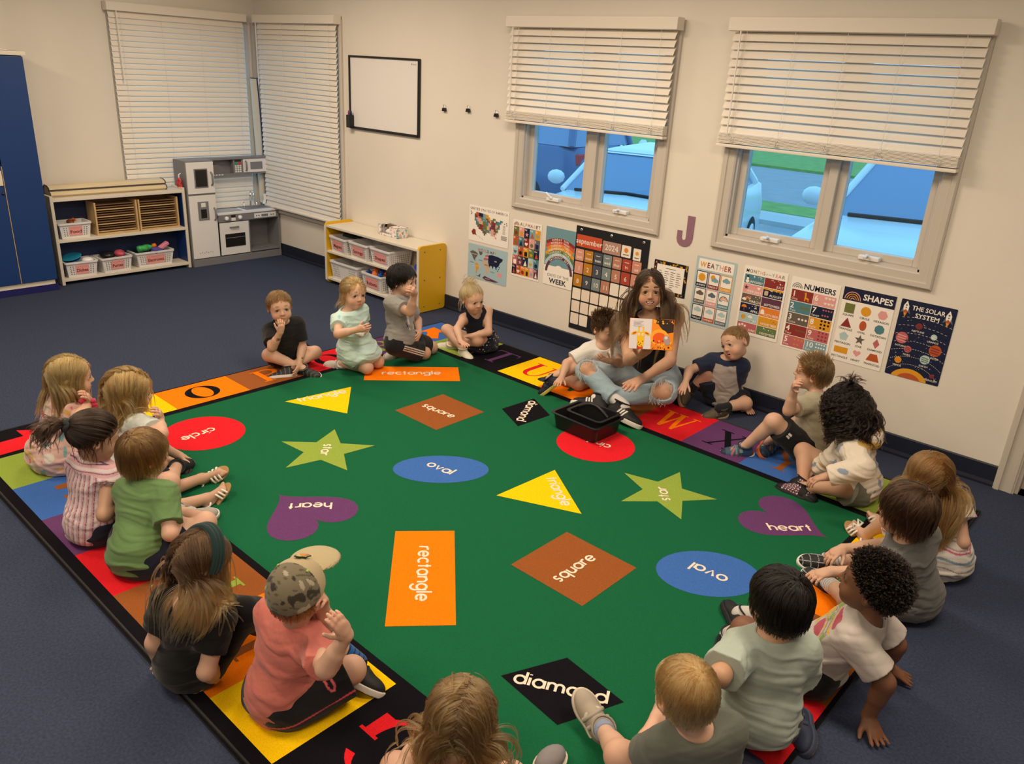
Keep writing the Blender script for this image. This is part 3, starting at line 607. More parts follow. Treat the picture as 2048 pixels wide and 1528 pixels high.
# tissue box
t = thing('tissue_box', 'floral tissue box with an open cut-out front on the yellow shelf', 'tissue box', (-5.18, 4.39, .525), -.02)
mfl = M('floral_card', (.8, .76, .72), .6)
nt_ = mfl.node_tree; bs = nt_.nodes['Principled BSDF']; tcn = nt_.nodes.new('ShaderNodeTexCoord'); vo = nt_.nodes.new('ShaderNodeTexVoronoi'); vo.inputs['Scale'].default_value = 55; cr = nt_.nodes.new('ShaderNodeValToRGB')
nt_.links.new(tcn.outputs['Object'], vo.inputs['Vector']); sepc = nt_.nodes.new('ShaderNodeSeparateColor'); nt_.links.new(vo.outputs['Color'], sepc.inputs[0]); nt_.links.new(sepc.outputs[0], cr.inputs[0]); cr.color_ramp.interpolation = 'CONSTANT'
for p, c in ((.0, (.8, .76, .72, 1)), (.55, (.75, .35, .38, 1)), (.68, (.25, .45, .45, 1)), (.8, (.8, .76, .72, 1)), (.93, (.3, .3, .3, 1))):
    e = cr.color_ramp.elements.new(p); e.color = c
nt_.links.new(cr.outputs[0], bs.inputs['Base Color'])
b = MB(); b.box(-.13, .13, .052, .056, 0, .085); b.box(-.13, .13, -.056, .056, 0, .003); b.box(-.13, -.126, -.056, .056, 0, .085); b.box(.126, .13, -.056, .056, 0, .085); b.box(.02, .13, -.056, -.052, 0, .085); b.box(-.13, -.09, -.056, -.052, 0, .085); b.box(-.09, .02, -.056, -.052, 0, .02); b.box(.02, .13, -.056, .056, .082, .085); b.box(-.13, -.1, -.056, .056, .082, .085)
b.build('box', mfl, t); MB().ball((-.03, 0, .03), .05, 14, (1, .8, .5)).build('tissue', mkw, t); MB().box(-.1, .02, .02, .05, .02, .08).build('inner_flap', mdkwood, t)
# whiteboard
t = thing('whiteboard', 'small white dry-erase board with black frame hanging on the wall', 'whiteboard', (-5.42, YW, 1.635)); o_ = t.location
MB().box(-5.85, -4.99, YW - .012, YW - .002, 1.355, 1.915).build('panel', M('board_white', (.78, .75, .73), .2), t, o_)
b = MB(); b.box(-5.865, -4.975, YW - .022, YW - .002, 1.912, 1.928, bev=.004); b.box(-5.865, -4.975, YW - .022, YW - .002, 1.338, 1.358, bev=.004); b.box(-5.866, -5.848, YW - .022, YW - .002, 1.34, 1.926, bev=.004); b.box(-4.992, -4.974, YW - .022, YW - .002, 1.34, 1.926, bev=.004); b.build('frame', mblack, t, o_)
s = Sheet(); s.poly(star(0, 0, .008), (.1, .1, .1)); s.text('board', .014, -.006, .016, (.1, .1, .1), 'L'); s.place('maker_mark', (-5.07, YW - .0125, 1.885), (1, 0, 0), (0, 0, 1), mprint, 0, t).location = (-5.07 - o_[0], -.0125, 1.885 - o_[2])
t = thing('marker_holder', 'small black marker holder clipped to the whiteboard frame', 'marker holder', (-5.83, YW - .03, 1.36)); MB().box(-.03, .025, -.03, .012, -.015, .09, bev=.005).build('holder', mblack, t)
for i, c in enumerate(((160, 30, 40), (30, 60, 150), (25, 25, 28))):
    setloc(toy('marker', '%s dry-erase marker in the black holder on the whiteboard' % ('red', 'blue', 'black')[i], 'marker', MB().lathe([(0, 0), (.007, 0), (.007, .1), (.005, .112), (0, .112)], n=10), col('mk%d' % i, *c), 'markers in the whiteboard holder'), (-5.847 + .0165 * i, YW - .04, 1.373))
for x, z, l in ((-4.692, 1.575, 'small black binder clip hook on the wall, nearest the whiteboard'), (-4.434, 1.588, 'small black binder clip hook on the wall, middle of three'), (-4.145, 1.575, 'small black binder clip hook on the wall, nearest the window')):
    t = thing('wall_hook', l, 'hook', (x, YW, z), 0, 'black clip hooks on the wall'); b = MB(); b.prism([(-.018, -.012), (.018, -.012), (.012, .012), (-.012, .012)], .02, Matrix(((1, 0, 0, 0), (0, 0, -1, -.002), (0, 1, 0, 0), (0, 0, 0, 1)))); b.build('clip', mblack, t); MB().tube([(-.006, -.01, .01), (-.007, -.012, .035), (.007, -.012, .035), (.006, -.01, .01)], .0018, 6).build('wire', mchrome, t)
# ---------------- wall posters
K = dict(navy=rgb(28, 34, 62), cream=rgb(236, 226, 214), white=rgb(244, 238, 230), pink=rgb(226, 160, 158), rose=rgb(190, 104, 106), rust=rgb(186, 88, 48), brick=rgb(140, 52, 48), mus=rgb(222, 156, 40), blue=rgb(126, 164, 176), pale=rgb(176, 202, 206), slate=rgb(96, 106, 116), olive=rgb(112, 118, 62), green=rgb(100, 122, 76), plum=rgb(98, 58, 78), taupe=rgb(104, 94, 84), black=rgb(28, 26, 30), teal=rgb(82, 130, 142), orange=rgb(226, 132, 52), sand=rgb(206, 178, 150))
GPOST = 'classroom posters in a row on the wall'
def poster(name, label, s, x, z, w, h, cat='poster'):
    o = s.place(name, (x, YW - .0025, z), (1, 0, 0), (0, 0, 1), mprint); return tag(o, label, cat, GPOST)
def sheet(w, h, col):
    s = Sheet(); s.poly(rrect(0, 0, w, h, .006), col); s.lay = 1; return s
def cyc(s, txt, x, y, size, cols, bold=.012, width=None):
    ws = [glyphs(c, bold)[2] + .12 if c != ' ' else .3 for c in txt]; k = (width / sum(ws)) if width else size
    for i, (c, w) in enumerate(zip(txt, ws)):
        if c != ' ': s.text(c, x, y, size, cols[i % len(cols)], 'L', 0, bold, sx=k / size)
        x += w * k
def rainbow(s, cx, cy, r, cols, w=None, lay=None):
    w = w or r / (len(cols) + 1)
    for i, c in enumerate(cols): s.ring(cx, cy, r - w * (i + .8), r - w * i, c, 0, PI, 16, lay)
def cloud(s, cx, cy, r, col):
    for dx, dy, q in ((-.9, 0, .6), (0, .25, .9), (.9, 0, .65), (.2, -.2, .6)): s.poly(circ(cx + dx * r, cy + dy * r, q * r, 14), col)
def sun(s, cx, cy, r, col): s.poly(star(cx, cy, r * 1.25, r, 12), col)
# map of states
w, h = .42, .278; s = sheet(w, h, K['white']); cyc(s, 'UNITED STATES OF AMERICA', .012, .243, .026, [K['black'], K['taupe'], K['blue'], K['rose']], .015, .395)
US = ['..ooNNNssmm..........', '.rooNNNssmmm..gg...bb', '.rrooggsskkmpgg.nbbb.', '.bpppybbbskkpnnnbbb..', '.bbppyyttbbpkknryyn..', '..bbyyytttbpprrnybb..', '..btknnkttyyrrnngg...', '...kknngttyyryynkg...', '....nnnkktbbyyppk....', '......kkktbbyppgp....', '.......kkk...yyp.....', '........k.......p....']
CM = dict(o=K['rust'], N=K['navy'], s=K['blue'], m=K['mus'], r=K['plum'], g=K['green'], p=K['pink'], b=K['teal'], y=K['sand'], t=K['olive'], k=K['taupe'], n=K['brick'])
cw, ch = .0148, .0142
for r, row in enumerate(US):
    for c, q in enumerate(row):
        if q != '.':
            j = .0018; x, y = .045 + c * cw, .218 - r * ch - c * .0009 + .006 * (r > 8); s.poly([(x, y), (x + cw * 1.02, y - j), (x + cw * 1.02, y + ch - j), (x, y + ch * 1.03)], CM[q])
s.lay = 2; s.poly([(.03, .07), (.05, .095), (.075, .09), (.078, .06), (.095, .045), (.07, .052), (.045, .048)], K['brick'])
for k in range(4): s.poly(circ(.11 + .014 * k, .045 - .006 * k, .003, 8), K['olive'])
for k in range(5): s.ribbon([(.345, .085 - k * .007), (.405, .085 - k * .007)], .003, K['black'])
for x, y in ((.02, .225), (.028, .215), (.022, .207), (.375, .18), (.395, .188), (.398, .172)): s.poly(star(x, y, .007), K['navy'])
for k in range(8): s.ribbon([(.36, .165 - k * .009), (.385, .165 - k * .009)], .0025, K['taupe'])
for x, y in ((.1, .19), (.16, .17), (.23, .15), (.3, .12), (.17, .1), (.2, .08)): s.text('AREA', x, y, .008, K['white'], 'C', 0, .01)
poster('state_map_poster', 'white poster of a coloured map headed UNITED STATES OF AMERICA', s, -4.391, .62, w, h)
w, h = .418, .272; s = sheet(w, h, rgb(168, 196, 206)); cyc(s, 'WORLD MAP', .105, .225, .034, [K['rose'], K['taupe'], K['mus']], .02, .2); s.lay = 1
s.poly([(.02, .205), (.05, .22), (.09, .212), (.11, .2), (.098, .18), (.085, .165), (.078, .15), (.088, .135), (.07, .145), (.055, .16), (.045, .18)], K['taupe']); s.poly([(.115, .225), (.16, .222), (.15, .2), (.13, .195)], K['taupe'])
s.poly([(.085, .13), (.11, .125), (.128, .105), (.12, .085), (.105, .06), (.1, .035), (.09, .05), (.092, .08), (.08, .105)], K['mus'])
s.poly([(.165, .15), (.185, .158), (.22, .15), (.232, .125), (.245, .115), (.232, .09), (.222, .06), (.205, .045), (.2, .075), (.195, .105), (.172, .115), (.162, .13)], K['sand'])
s.poly([(.17, .165), (.178, .185), (.19, .205), (.215, .212), (.22, .19), (.222, .172), (.2, .165)], K['rose'])
s.poly([(.22, .21), (.26, .218), (.32, .215), (.375, .205), (.365, .185), (.345, .17), (.335, .145), (.315, .13), (.305, .11), (.298, .13), (.282, .135), (.272, .108), (.262, .132), (.245, .13), (.235, .115), (.228, .135), (.22, .16)], K['navy'])
s.poly([(.32, .085), (.345, .098), (.372, .085), (.365, .062), (.345, .055), (.325, .065)], K['pink']); s.poly([(.165, .02), (.19, .04), (.23, .032), (.28, .026), (.34, .018), (.3, .008), (.2, .006)], K['plum']); s.poly([(.09, .025), (.12, .03), (.145, .05), (.14, .02)], K['taupe'])
for x, y in ((.31, .115), (.325, .105), (.335, .12), (.34, .135)): s.poly(circ(x, y, .005, 8), K['navy'])
s.lay = 2
for t_, x, y, c in (('ASIA', .3, .17, K['white']), ('AFRICA', .205, .125, K['navy']), ('EUROPE', .2, .185, K['white']), ('NORTH AMERICA', .07, .19, K['white']), ('SOUTH AMERICA', .104, .1, K['white']), ('ANTARCTICA', .22, .018, K['white']), ('OCEAN', .14, .15, K['slate']), ('OCEAN', .27, .08, K['slate']), ('OCEAN', .045, .12, K['slate'])): s.text(t_, x, y, .013 if len(t_) < 7 else .0085, c, 'C', 0, .012)
poster('world_map_poster', 'pale blue poster headed WORLD MAP below the states map', s, -4.389, .324, w, h)
w, h = .278, .427; s = sheet(w, h, K['white']); rainbow(s, .034, .385, .026, [K['taupe'], K['sand'], K['rose'], K['mus']]); cyc(s, 'ALPHABET', .068, .388, .034, [K['olive'], K['blue'], K['mus'], K['taupe'], K['rose'], K['pink'], K['black']], .02, .2)
cc = [K['olive'], K['pink'], K['navy'], K['blue'], K['mus'], K['rust'], K['teal'], K['brick'], K['pink'], K['slate'], K['pale'], K['rust'], K['mus'], K['green'], K['navy'], K['rose'], K['plum'], K['navy'], K['pale'], K['teal'], K['navy'], K['rust'], K['orange'], K['mus'], K['pink'], K['plum']]
dd = [K['brick'], K['mus'], K['pink'], K['rust'], K['blue'], K['green'], K['navy'], K['white'], K['green'], K['navy'], K['slate'], K['black'], K['black'], K['mus'], K['rust'], K['white'], K['pink'], K['white'], K['mus'], K['navy'], K['rust'], K['cream'], K['brick'], K['black'], K['blue'], K['white']]
i = 0
for r, n in enumerate((5, 5, 5, 5, 6)):
    for c in range(n):
        cwid = .262 / n; x, y = .008 + c * cwid, .318 - r * .0722 + .0; L_ = chr(65 + i); s.lay = 1; s.poly(rect(x, y - .012, x + cwid, y + .0602), cc[i]); s.lay = 2
        fig = [circ(x + cwid / 2, y + .012, .015, 12), star(x + cwid / 2, y + .012, .018), heart(x + cwid / 2, y + .012, .03), rrect(x + .012, y - .006, x + cwid - .012, y + .028, .006), [(x + cwid / 2, y + .034), (x + .01, y - .006), (x + cwid - .01, y - .006)]][(i * 3 + r) % 5]
        s.poly(fig, dd[i]); s.text(L_ + L_.lower(), x + .004, y + .040, .02, K['white'], 'L', 0, .015); i += 1
poster('alphabet_poster', 'white poster headed ALPHABET with a grid of coloured letter squares', s, -3.928, .429, w, h)
w, h = .275, .425; s = sheet(w, h, K['white']); s.poly([(0, .145), (w, .145), (w, h), (0, h)], rgb(112, 152, 166)); cx, cy = .1375, .10
bands = [(K['brick'], 'SUNDAY  SUN.'), (rgb(196, 92, 74), 'MONDAY  MON.'), (K['orange'], 'TUESDAY  TUES.'), (K['mus'], 'WEDNESDAY  WED.'), (K['green'], 'THURSDAY  THURS.'), (K['pale'], 'FRIDAY  FRI.'), (K['plum'], 'SATURDAY  SAT.')]
for i, (c, t_) in enumerate(bands):
    ro = .255 - i * .0215; n = 40; s.lay = 2
    for k in range(n):
        a, b_ = PI * k / n, PI * (k + 1) / n; q = [(cx + rr_ * math.cos(t), cy + rr_ * math.sin(t)) for rr_, t in ((ro, a), (ro, b_), (ro - .0215, b_), (ro - .0215, a))]
        if all(0 <= x <= w and y > .06 for x, y in q): s.poly(q, c)
    s.arctext(t_, cx, cy, ro - .018, PI / 2, .0205, K['white'], .012, lay=3)
s.lay = 4; s.poly(rect(0, 0, w, .10), K['white']); s.poly(circ(.1375, .115, .042, 20), K['white']); s.poly(circ(.085, .10, .03, 16), K['white']); s.poly(circ(.195, .10, .032, 16), K['white']); s.lay = 5
s.text('DAYS OF THE', .1375, .066, .03, K['slate'], 'C', 0, .0, width=.2); s.text('WEEK', .1375, .018, .052, K['navy'], 'C', 0, .025, width=.16)
poster('weekday_poster', 'poster of a rainbow listing the weekdays above the words DAYS OF THE WEEK', s, -3.607, .432, w, h)
# pocket calendar
X0, Z0, CWd, CH = -3.336, .16, .605, .746
t = thing('pocket_calendar', 'large black pocket chart calendar headed september 2024 hanging behind the woman', 'calendar', (X0 + CWd / 2, YW, Z0), 0, GPOST); o_ = t.location
MB().box(X0, X0 + CWd, YW - .006, YW - .001, Z0, Z0 + CH, bev=.002).build('chart', M('black_cloth', (.010, .010, .013), .9, bump=.3, bscale=300), t, o_)
for x in (.045, .30, .56): MB().lathe([(.004, 0), (.011, 0), (.011, .003), (.004, .003)], mx=Matrix.Translation((X0 + x, YW - .006, Z0 + CH - .025)) @ Matrix.Rotation(PI / 2, 4, 'X')).build('grommet', mchrome, t, o_)
def card(x, z, w, h, col, txt=None, size=.03, tcol=None, small=None, pic=None):
    s = Sheet(.0004); s.poly(rrect(0, 0, w, h, .006), col); s.lay = 1
    if txt: s.text(txt, w / 2, h * .28 if small is None else h * .2, size, tcol or K['cream'], 'C', 0, .01)
    if small: s.ribbon([(w * .25, h * .72), (w * .75, h * .72)], .004, tcol or K['cream'])
    if pic: s.poly(circ(w / 2, h * .6, w * .22, 14), pic); s.ribbon([(w * .2, h * .22), (w * .8, h * .22)], .006, K['taupe'])
    o = s.place('date_card', (X0 + x - o_[0], YW - .0075 - o_[1], Z0 + z - o_[2]), (1, 0, 0), (0, 0, 1), mprint, 0, t)
card(.012, .603, .215, .085, rgb(196, 84, 54), 'september', .052); card(.235, .597, .15, .083, rgb(176, 140, 128), '2024', .055); card(.392, .598, .075, .08, K['cream'], pic=K['orange']); card(.487, .592, .06, .08, K['cream'], pic=K['mus'])
days = ['sun', 'mon', 'tues', 'wed', 'thur', 'fri', 'sat']; cl = [rgb(216, 152, 136), rgb(186, 126, 40), rgb(76, 82, 96), rgb(124, 140, 140), rgb(184, 128, 108), rgb(172, 70, 54), rgb(208, 142, 124)]
for c in range(7):
    x = .012 + c * .0795; card(x, .505, .072, .082, cl[c], days[c], .03, small=1)
    card(x, .412, .072, .084, cl[c], str(c + 1), .045)
    if c < 4: card(x, .318, .072, .085, [cl[1], cl[2], cl[3], cl[4]][c], str(c + 8), .045)
    else: card(x, .318, .072, .085, K['cream'])
    for r in range(3):
        if r < 2 or c < 2: card(x, .222 - r * .0925, .072, .082, rgb(232, 218, 204) if (c + r) % 3 else rgb(238, 228, 214))
# framed list, letter J
w, h = .252, .215; s = sheet(w, h, K['black']); rr = random.Random(5)
for k in range(150):
    x, y = rr.uniform(0, w - .012), rr.uniform(0, h - .012)
    if min(x, y, w - .012 - x, h - .012 - y) < .018: s.poly(star(x + .006, y + .006, .008, .004, 5, rr.uniform(0, 3)), [K['mus'], K['mus'], rgb(150, 140, 40), K['plum']][k % 4])
s.lay = 3; s.poly(rect(.024, .024, w - .024, h - .024), K['white']); s.lay = 4; s.ribbon([(.09, .17), (.165, .17)], .004, K['slate'])
for c in range(4):
    for r in range(8 - (c % 2)): s.ribbon([(.04 + c * .045, .15 - r * .014), (.062 + c * .045 + .006 * ((r + c) % 3), .15 - r * .014)], .004, K['taupe'])
poster('name_list', 'white list sheet with yellow and black patterned border taped beside the calendar', s, -2.682, .577, w, h, 'notice')
b = MB(); J = [(.072, .196), (.072, .06)] + [(.030 + .042 * math.cos(a), .052 - .052 * math.sin(a) + .0) for a in [k * PI / 12 for k in range(0, 13)]] + [(-.012, .098), (.02, .098), (.02, .055)] + [(.031 - .011 * math.cos(k * PI / 6), .05 - .014 * math.sin(k * PI / 6)) for k in range(1, 6)] + [(.042, .06), (.032 + .0, .196)]
J = [(.075, .196), (.075, .06), (.071, .036), (.058, .014), (.036, .003), (.012, .0), (-.012, .006), (-.030, .022), (-.038, .045), (-.038, .098), (-.004, .098), (-.003, .055), (.004, .043), (.015, .041), (.024, .047), (.027, .06), (.024, .196)]
b.prism(J, .004, Matrix(((1, 0, 0, -2.505), (0, 0, -1, YW - .001), (0, 1, 0, .908), (0, 0, 0, 1)))); lj = tag(b.build('wall_letter', M('mauve_card', rgb(142, 104, 122), .7)), 'mauve cut-out letter J stuck on the wall between the two windows', 'letter')
# weather
w, h = .276, .424; s = sheet(w, h, rgb(176, 198, 206)); s.poly(rrect(.018, .345, w - .018, .412, .006), K['white']); s.lay = 2; cyc(s, 'WEATHER', .03, .36, .046, [K['mus'], K['brick'], K['taupe'], K['blue'], K['pink'], K['rust'], K['brick']], .025, .218)
nm = ['SUNNY', 'PARTLY', 'CLOUDY', 'STORMY', 'RAINY', 'RAINBOW', 'FOGGY', 'WINDY', 'SNOWY']; bc = [K['navy'], K['brick'], K['mus'], K['taupe'], K['pink'], K['teal'], K['black'], K['rust'], K['slate']]
for i, t_ in enumerate(nm):
    x, y = .014 + (i % 3) * .084, .232 - (i // 3) * .108; s.lay = 1; s.poly(rect(x, y, x + .078, y + .102), bc[i]); s.lay = 2; s.poly(rect(x + .005, y + .026, x + .073, y + .097), K['white']); s.lay = 3
    s.text(t_, x + .039, y + .007, .017, K['white'], 'C', 0, .012, width=min(.066, .013 * len(t_)))
    cx, cy = x + .039, y + .063
    if i == 0: sun(s, cx, cy, .022, K['mus'])
    elif i == 1: s.poly(circ(cx - .008, cy + .01, .016, 14), K['mus']); s.lay = 4; cloud(s, cx + .006, cy - .006, .016, K['blue'])
    elif i == 5: rainbow(s, cx, cy - .012, .03, [K['navy'], K['pink'], K['mus'], K['cream'], K['rust']]); cloud(s, cx - .02, cy - .014, .007, K['blue'])
    else: cloud(s, cx, cy + .004, .017, [0, 0, K['blue'], K['taupe'], K['slate'], 0, K['pale'], K['pale'], K['pale']][i])
    if i in (3, 4, 8):
        for k in range(7): s.poly(circ(cx - .02 + k * .0065, cy - .02 - .004 * (k % 2), .0022, 6), K['mus'] if i == 3 else K['slate'])
poster('weather_poster', 'blue bordered poster headed WEATHER with nine weather pictures', s, -2.380, .449, w, h)
# months
w, h = .277, .424; s = sheet(w, h, K['white']); cyc(s, 'MONTHS', .014, .385, .029, [K['black'], K['taupe'], K['olive'], K['mus'], K['pink'], K['rust']], .012, .125); s.text('of the', .158, .388, .016, K['blue'], 'C', 0, .0); cyc(s, 'YEAR', .178, .385, .029, [K['blue'], K['orange'], K['rose'], K['olive']], .012, .085)
mn = ['JANUARY', 'JULY', 'FEBRUARY', 'AUGUST', 'MARCH', 'SEPTEMBER', 'APRIL', 'OCTOBER', 'MAY', 'NOVEMBER', 'JUNE', 'DECEMBER']; mc = [K['teal'], K['brick'], K['pink'], K['navy'], K['taupe'], K['plum'], K['navy'], K['orange'], K['pale'], K['mus'], K['rose'], K['green']]
for i, t_ in enumerate(mn):
    x, y = .012 + (i % 2) * .128, .318 - (i // 2) * .0595; s.lay = 1; s.poly(rect(x, y, x + .125, y + .056), mc[i]); s.lay = 2; s.text(t_, x + .12, y + .007, .02, K['white'], 'R', 0, .008, width=None)
    rr = random.Random(i)
    if i == 0: s.poly(circ(x + .02, y + .013, .011, 12), K['white']); s.poly(circ(x + .02, y + .03, .008, 12), K['white']); s.poly(rect(x + .013, y + .037, x + .027, y + .048), K['navy'])
    elif i == 2: s.poly(heart(x + .1, y + .038, .02), K['white']); s.poly(star(x + .02, y + .035, .016), K['plum'])
    elif i == 3: s.poly(rect(x, y + .045, x + .125, y + .056), K['mus']); s.poly(rrect(x + .01, y + .01, x + .034, y + .038, .006), K['sand'])
    elif i == 4: rainbow(s, x + .04, y + .022, .022, [K['rust'], K['pink'], K['mus']]); cloud(s, x + .018, y + .02, .009, K['white'])
    elif i == 6: s.ring(x + .026, y + .03, .0, .017, K['orange'], 0, PI, 10); s.ribbon([(x + .026, y + .03), (x + .028, y + .01)], .003, K['rust'])
    elif i == 7: s.poly(circ(x + .018, y + .03, .012, 12), K['white']); s.poly(rect(x + .006, y + .012, x + .03, y + .03), K['white'])
    elif i == 8: sun(s, x + .03, y + .03, .013, K['mus']); cloud(s, x + .075, y + .036, .01, K['white'])
    elif i == 10:
        for k in range(3): s.poly(star(x + .015 + k * .018, y + .034 + .006 * (k % 2), .01, .005, 6), K['white'])
    for k in range(8):
        if i in (0, 1, 4, 6, 9, 11, 3): s.poly(circ(x + rr.uniform(.04, .12), y + rr.uniform(.03, .05), rr.uniform(.0015, .004), 6), K['cream'] if i != 9 else K['rust'])
poster('month_poster', 'white poster headed MONTHS of the YEAR with twelve coloured bands', s, -2.056, .452, w, h)
# numbers
w, h = .285, .427; s = sheet(w, h, K['white']); rainbow(s, .04, .365, .03, [K['slate'], K['cream'], K['slate'], K['cream'], K['slate']]); s.text('NUMBERS', .078, .366, .044, K['navy'], 'L', 0, .025, width=.185)
nn = ['One', 'Six', 'Two', 'Seven', 'Three', 'Eight', 'Four', 'Nine', 'Five', 'Ten']; nv = [1, 6, 2, 7, 3, 8, 4, 9, 5, 10]; nc = [K['brick'], K['pink'], K['teal'], K['navy'], K['taupe'], K['mus'], K['brick'], K['rose'], K['rose'], K['blue']]; pc = [K['mus'], K['cream'], K['olive'], K['rose'], K['cream'], K['black'], K['taupe'], K['brick'], K['orange'], K['white']]
for i in range(10):
    x, y = .012 + (i % 2) * .132, .288 - (i // 2) * .0695; s.lay = 1; s.poly(rect(x, y, x + .129, y + .066), nc[i]); s.lay = 2; s.text(str(nv[i]), x + .006, y + .026, .046, K['white'], 'L', 0, .02); s.text(nn[i], x + .006, y + .006, .02, K['cream'], 'L', 0, .0)
    n = nv[i]; cl_ = min(n, 4) if n > 3 else n; rws = -(-n // max(1, (3 if n in (6, 8, 9, 5) else 4)))
    for k in range(n):
        cpr = -(-n // rws); px, py = x + .062 + (k % cpr + .5) * .062 / cpr, y + .066 - (k // cpr + .5) * .062 / rws; r_ = min(.062 / cpr, .06 / rws) * .42
        s.poly([star(px, py, r_ * 1.1), heart(px, py, r_ * 2), rrect(px - r_, py - r_ * .5, px + r_, py + r_ * .5, r_ * .4), circ(px, py, r_ * .8, 10)][(1 if n == 6 else 0 if n in (5, 9) else 2 if n in (2, 4) else 3)], pc[i]) if n != 1 else (s.poly([(px - .012, y + .008), (px - .012, y + .05), (px - .018, y + .054), (px - .004, y + .06), (px - .002, y + .03), (px + .014, y + .026), (px + .014, y + .008), (px + .008, y + .008), (px + .008, y + .02), (px - .006, y + .02), (px - .006, y + .008)], pc[i]))
poster('number_poster', 'white poster headed NUMBERS with coloured boxes from 1 to 10', s, -1.755, .443, w, h)
# shapes
w, h = .281, .428; s = sheet(w, h, K['white']); s.poly(rect(0, .355, w, h), K['navy']); s.lay = 2; rainbow(s, .055, .362, .045, [K['pink'], K['navy'], K['mus'], K['navy'], K['orange'], K['navy'], K['sand']]); s.text('SHAPES', .11, .373, .047, K['white'], 'L', 0, .025, width=.158)
sn = ['SQUARE', 'CIRCLE', 'HEXAGON', 'TRIANGLE', 'OVAL', 'OCTAGON', 'PENTAGON', 'STAR', 'DIAMOND', 'RECTANGLE', 'HEART', 'TRAPEZOID']; sc_ = [K['olive'], K['mus'], K['pink'], K['brick'], K['rust'], K['teal'], K['pale'], K['taupe'], K['rose'], K['mus'], K['pink'], K['rust']]
for i, t_ in enumerate(sn):
    cx, cy = .05 + (i % 3) * .09, .312 - (i // 3) * .082; r = .027; reg = lambda n, a=PI / 2: [(cx + r * math.cos(a + k * 2 * PI / n), cy + r * math.sin(a + k * 2 * PI / n)) for k in range(n)]
    P_ = [rect(cx - r, cy - r, cx + r, cy + r), circ(cx, cy, r), reg(6, 0), [(cx - .03, cy - r), (cx + .03, cy - r), (cx, cy + r)], circ(cx, cy, .019, 24, .028), reg(8, PI / 8), reg(5), star(cx, cy, .03), [(cx, cy - .028), (cx + .018, cy), (cx, cy + .028), (cx - .018, cy)], rect(cx - .038, cy - .018, cx + .038, cy + .018), heart(cx, cy, .042), [(cx - .036, cy - .02), (cx + .036, cy - .02), (cx + .018, cy + .022), (cx - .018, cy + .022)]][i]
    s.poly(P_, sc_[i]); s.text(t_, cx, cy - .045, .0165, K['black'], 'C', 0, .008)
poster('shape_poster', 'white poster headed SHAPES on a navy band with twelve coloured shapes', s, -1.451, .446, w, h)
# planets
w, h = .276, .425; s = sheet(w, h, rgb(26, 34, 64)); s.text('THE SOLAR', .142, .375, .034, K['white'], 'C', 0, .015, width=.165); s.text('SYSTEM', .142, .337, .034, K['white'], 'C', 0, .015, width=.12)
rr = random.Random(9)
for k in range(60): s.poly(circ(rr.uniform(.01, w - .01), rr.uniform(.02, .33), rr.uniform(.0008, .0022), 6), K['cream'])
for i in range(7):
    R_ = .14 + i * .043
    for k in range(60):
        a, b_ = PI * k / 60, PI * (k + .55) / 60; q = [(.13 + R_ * 1.15 * math.cos(t), -.06 + R_ * math.sin(t)) for t in (a, b_)]
        if all(.004 < x < w - .004 and .02 < y < .345 for x, y in q): s.ribbon(q, .0016, K['cream'])
s.lay = 2
for x, y in ((.03, .36), (.243, .352)):
    s.poly([(x - .012, y), (x - .014, y + .03), (x, y + .058), (x + .014, y + .03), (x + .012, y)], K['white']); s.poly([(x - .013, y), (x, y + .012), (x + .013, y), (x + .008, y - .008), (x - .008, y - .008)], K['rust']); s.poly([(x - .014, y + .02), (x - .026, y - .012), (x - .01, y)], K['slate']); s.poly([(x + .014, y + .02), (x + .026, y - .012), (x + .01, y)], K['slate']); s.poly([(x - .008, y - .008), (x + .008, y - .008), (x, y - .03)], K['mus']); s.lay = 3; s.poly(circ(x, y + .034, .005, 10), K['slate']); s.poly(circ(x, y + .02, .004, 10), K['slate']); s.lay = 2
for t_, x, y, r, c, c2 in (('NEPTUNE', .115, .295, .017, K['brick'], K['plum']), ('SATURN', .045, .215, .032, K['rose'], K['pink']), ('URANUS', .198, .255, .016, K['pale'], K['white']), ('MARS', .087, .16, .019, K['rose'], K['brick']), ('JUPITER', .22, .185, .031, K['rust'], K['brick']), ('VENUS', .052, .09, .018, K['mus'], K['orange']), ('EARTH', .182, .125, .025, K['pale'], K['green']), ('MERCURY', .235, .045, .012, K['brick'], K['plum'])):
    s.lay = 2; s.poly(circ(x, y, r, 20), c); s.lay = 3
    if t_ == 'SATURN': s.ring(x, y, r * 1.02, r * 1.02, c); s.poly(circ(x, y, r * 1.45, 24, r * .22, -.35), K['plum']); s.lay = 4; s.poly(circ(x, y + r * .25, r * .85, 18, r * .55), c); s.lay = 3
    for k in range(3): s.ribbon([(x - r * .7, y + r * (.45 - .42 * k)), (x + r * .7, y + r * (.3 - .42 * k))], r * .18, c2, 5)
    s.text(t_, x, y - r - .017, .0145, K['cream'], 'C', 0, .006)
s.lay = 2; P_ = [(x, y) for x, y in circ(.125, -.03, .1, 40, .085) if y > 0]; 
P_ = sorted([p for p in P_], key=lambda p: p[0]); s.poly([(P_[0][0], .0)] + P_ + [(P_[-1][0], .0)], K['mus'])
P2 = sorted([p for p in circ(.125, -.03, .07, 40, .06) if p[1] > 0], key=lambda p: p[0]); s.lay = 3; s.poly([(P2[0][0], .0)] + P2 + [(P2[-1][0], .0)], K['rust'])
poster('planet_poster', 'navy poster headed THE SOLAR SYSTEM at the right end of the poster row', s, -1.144, .449, w, h)
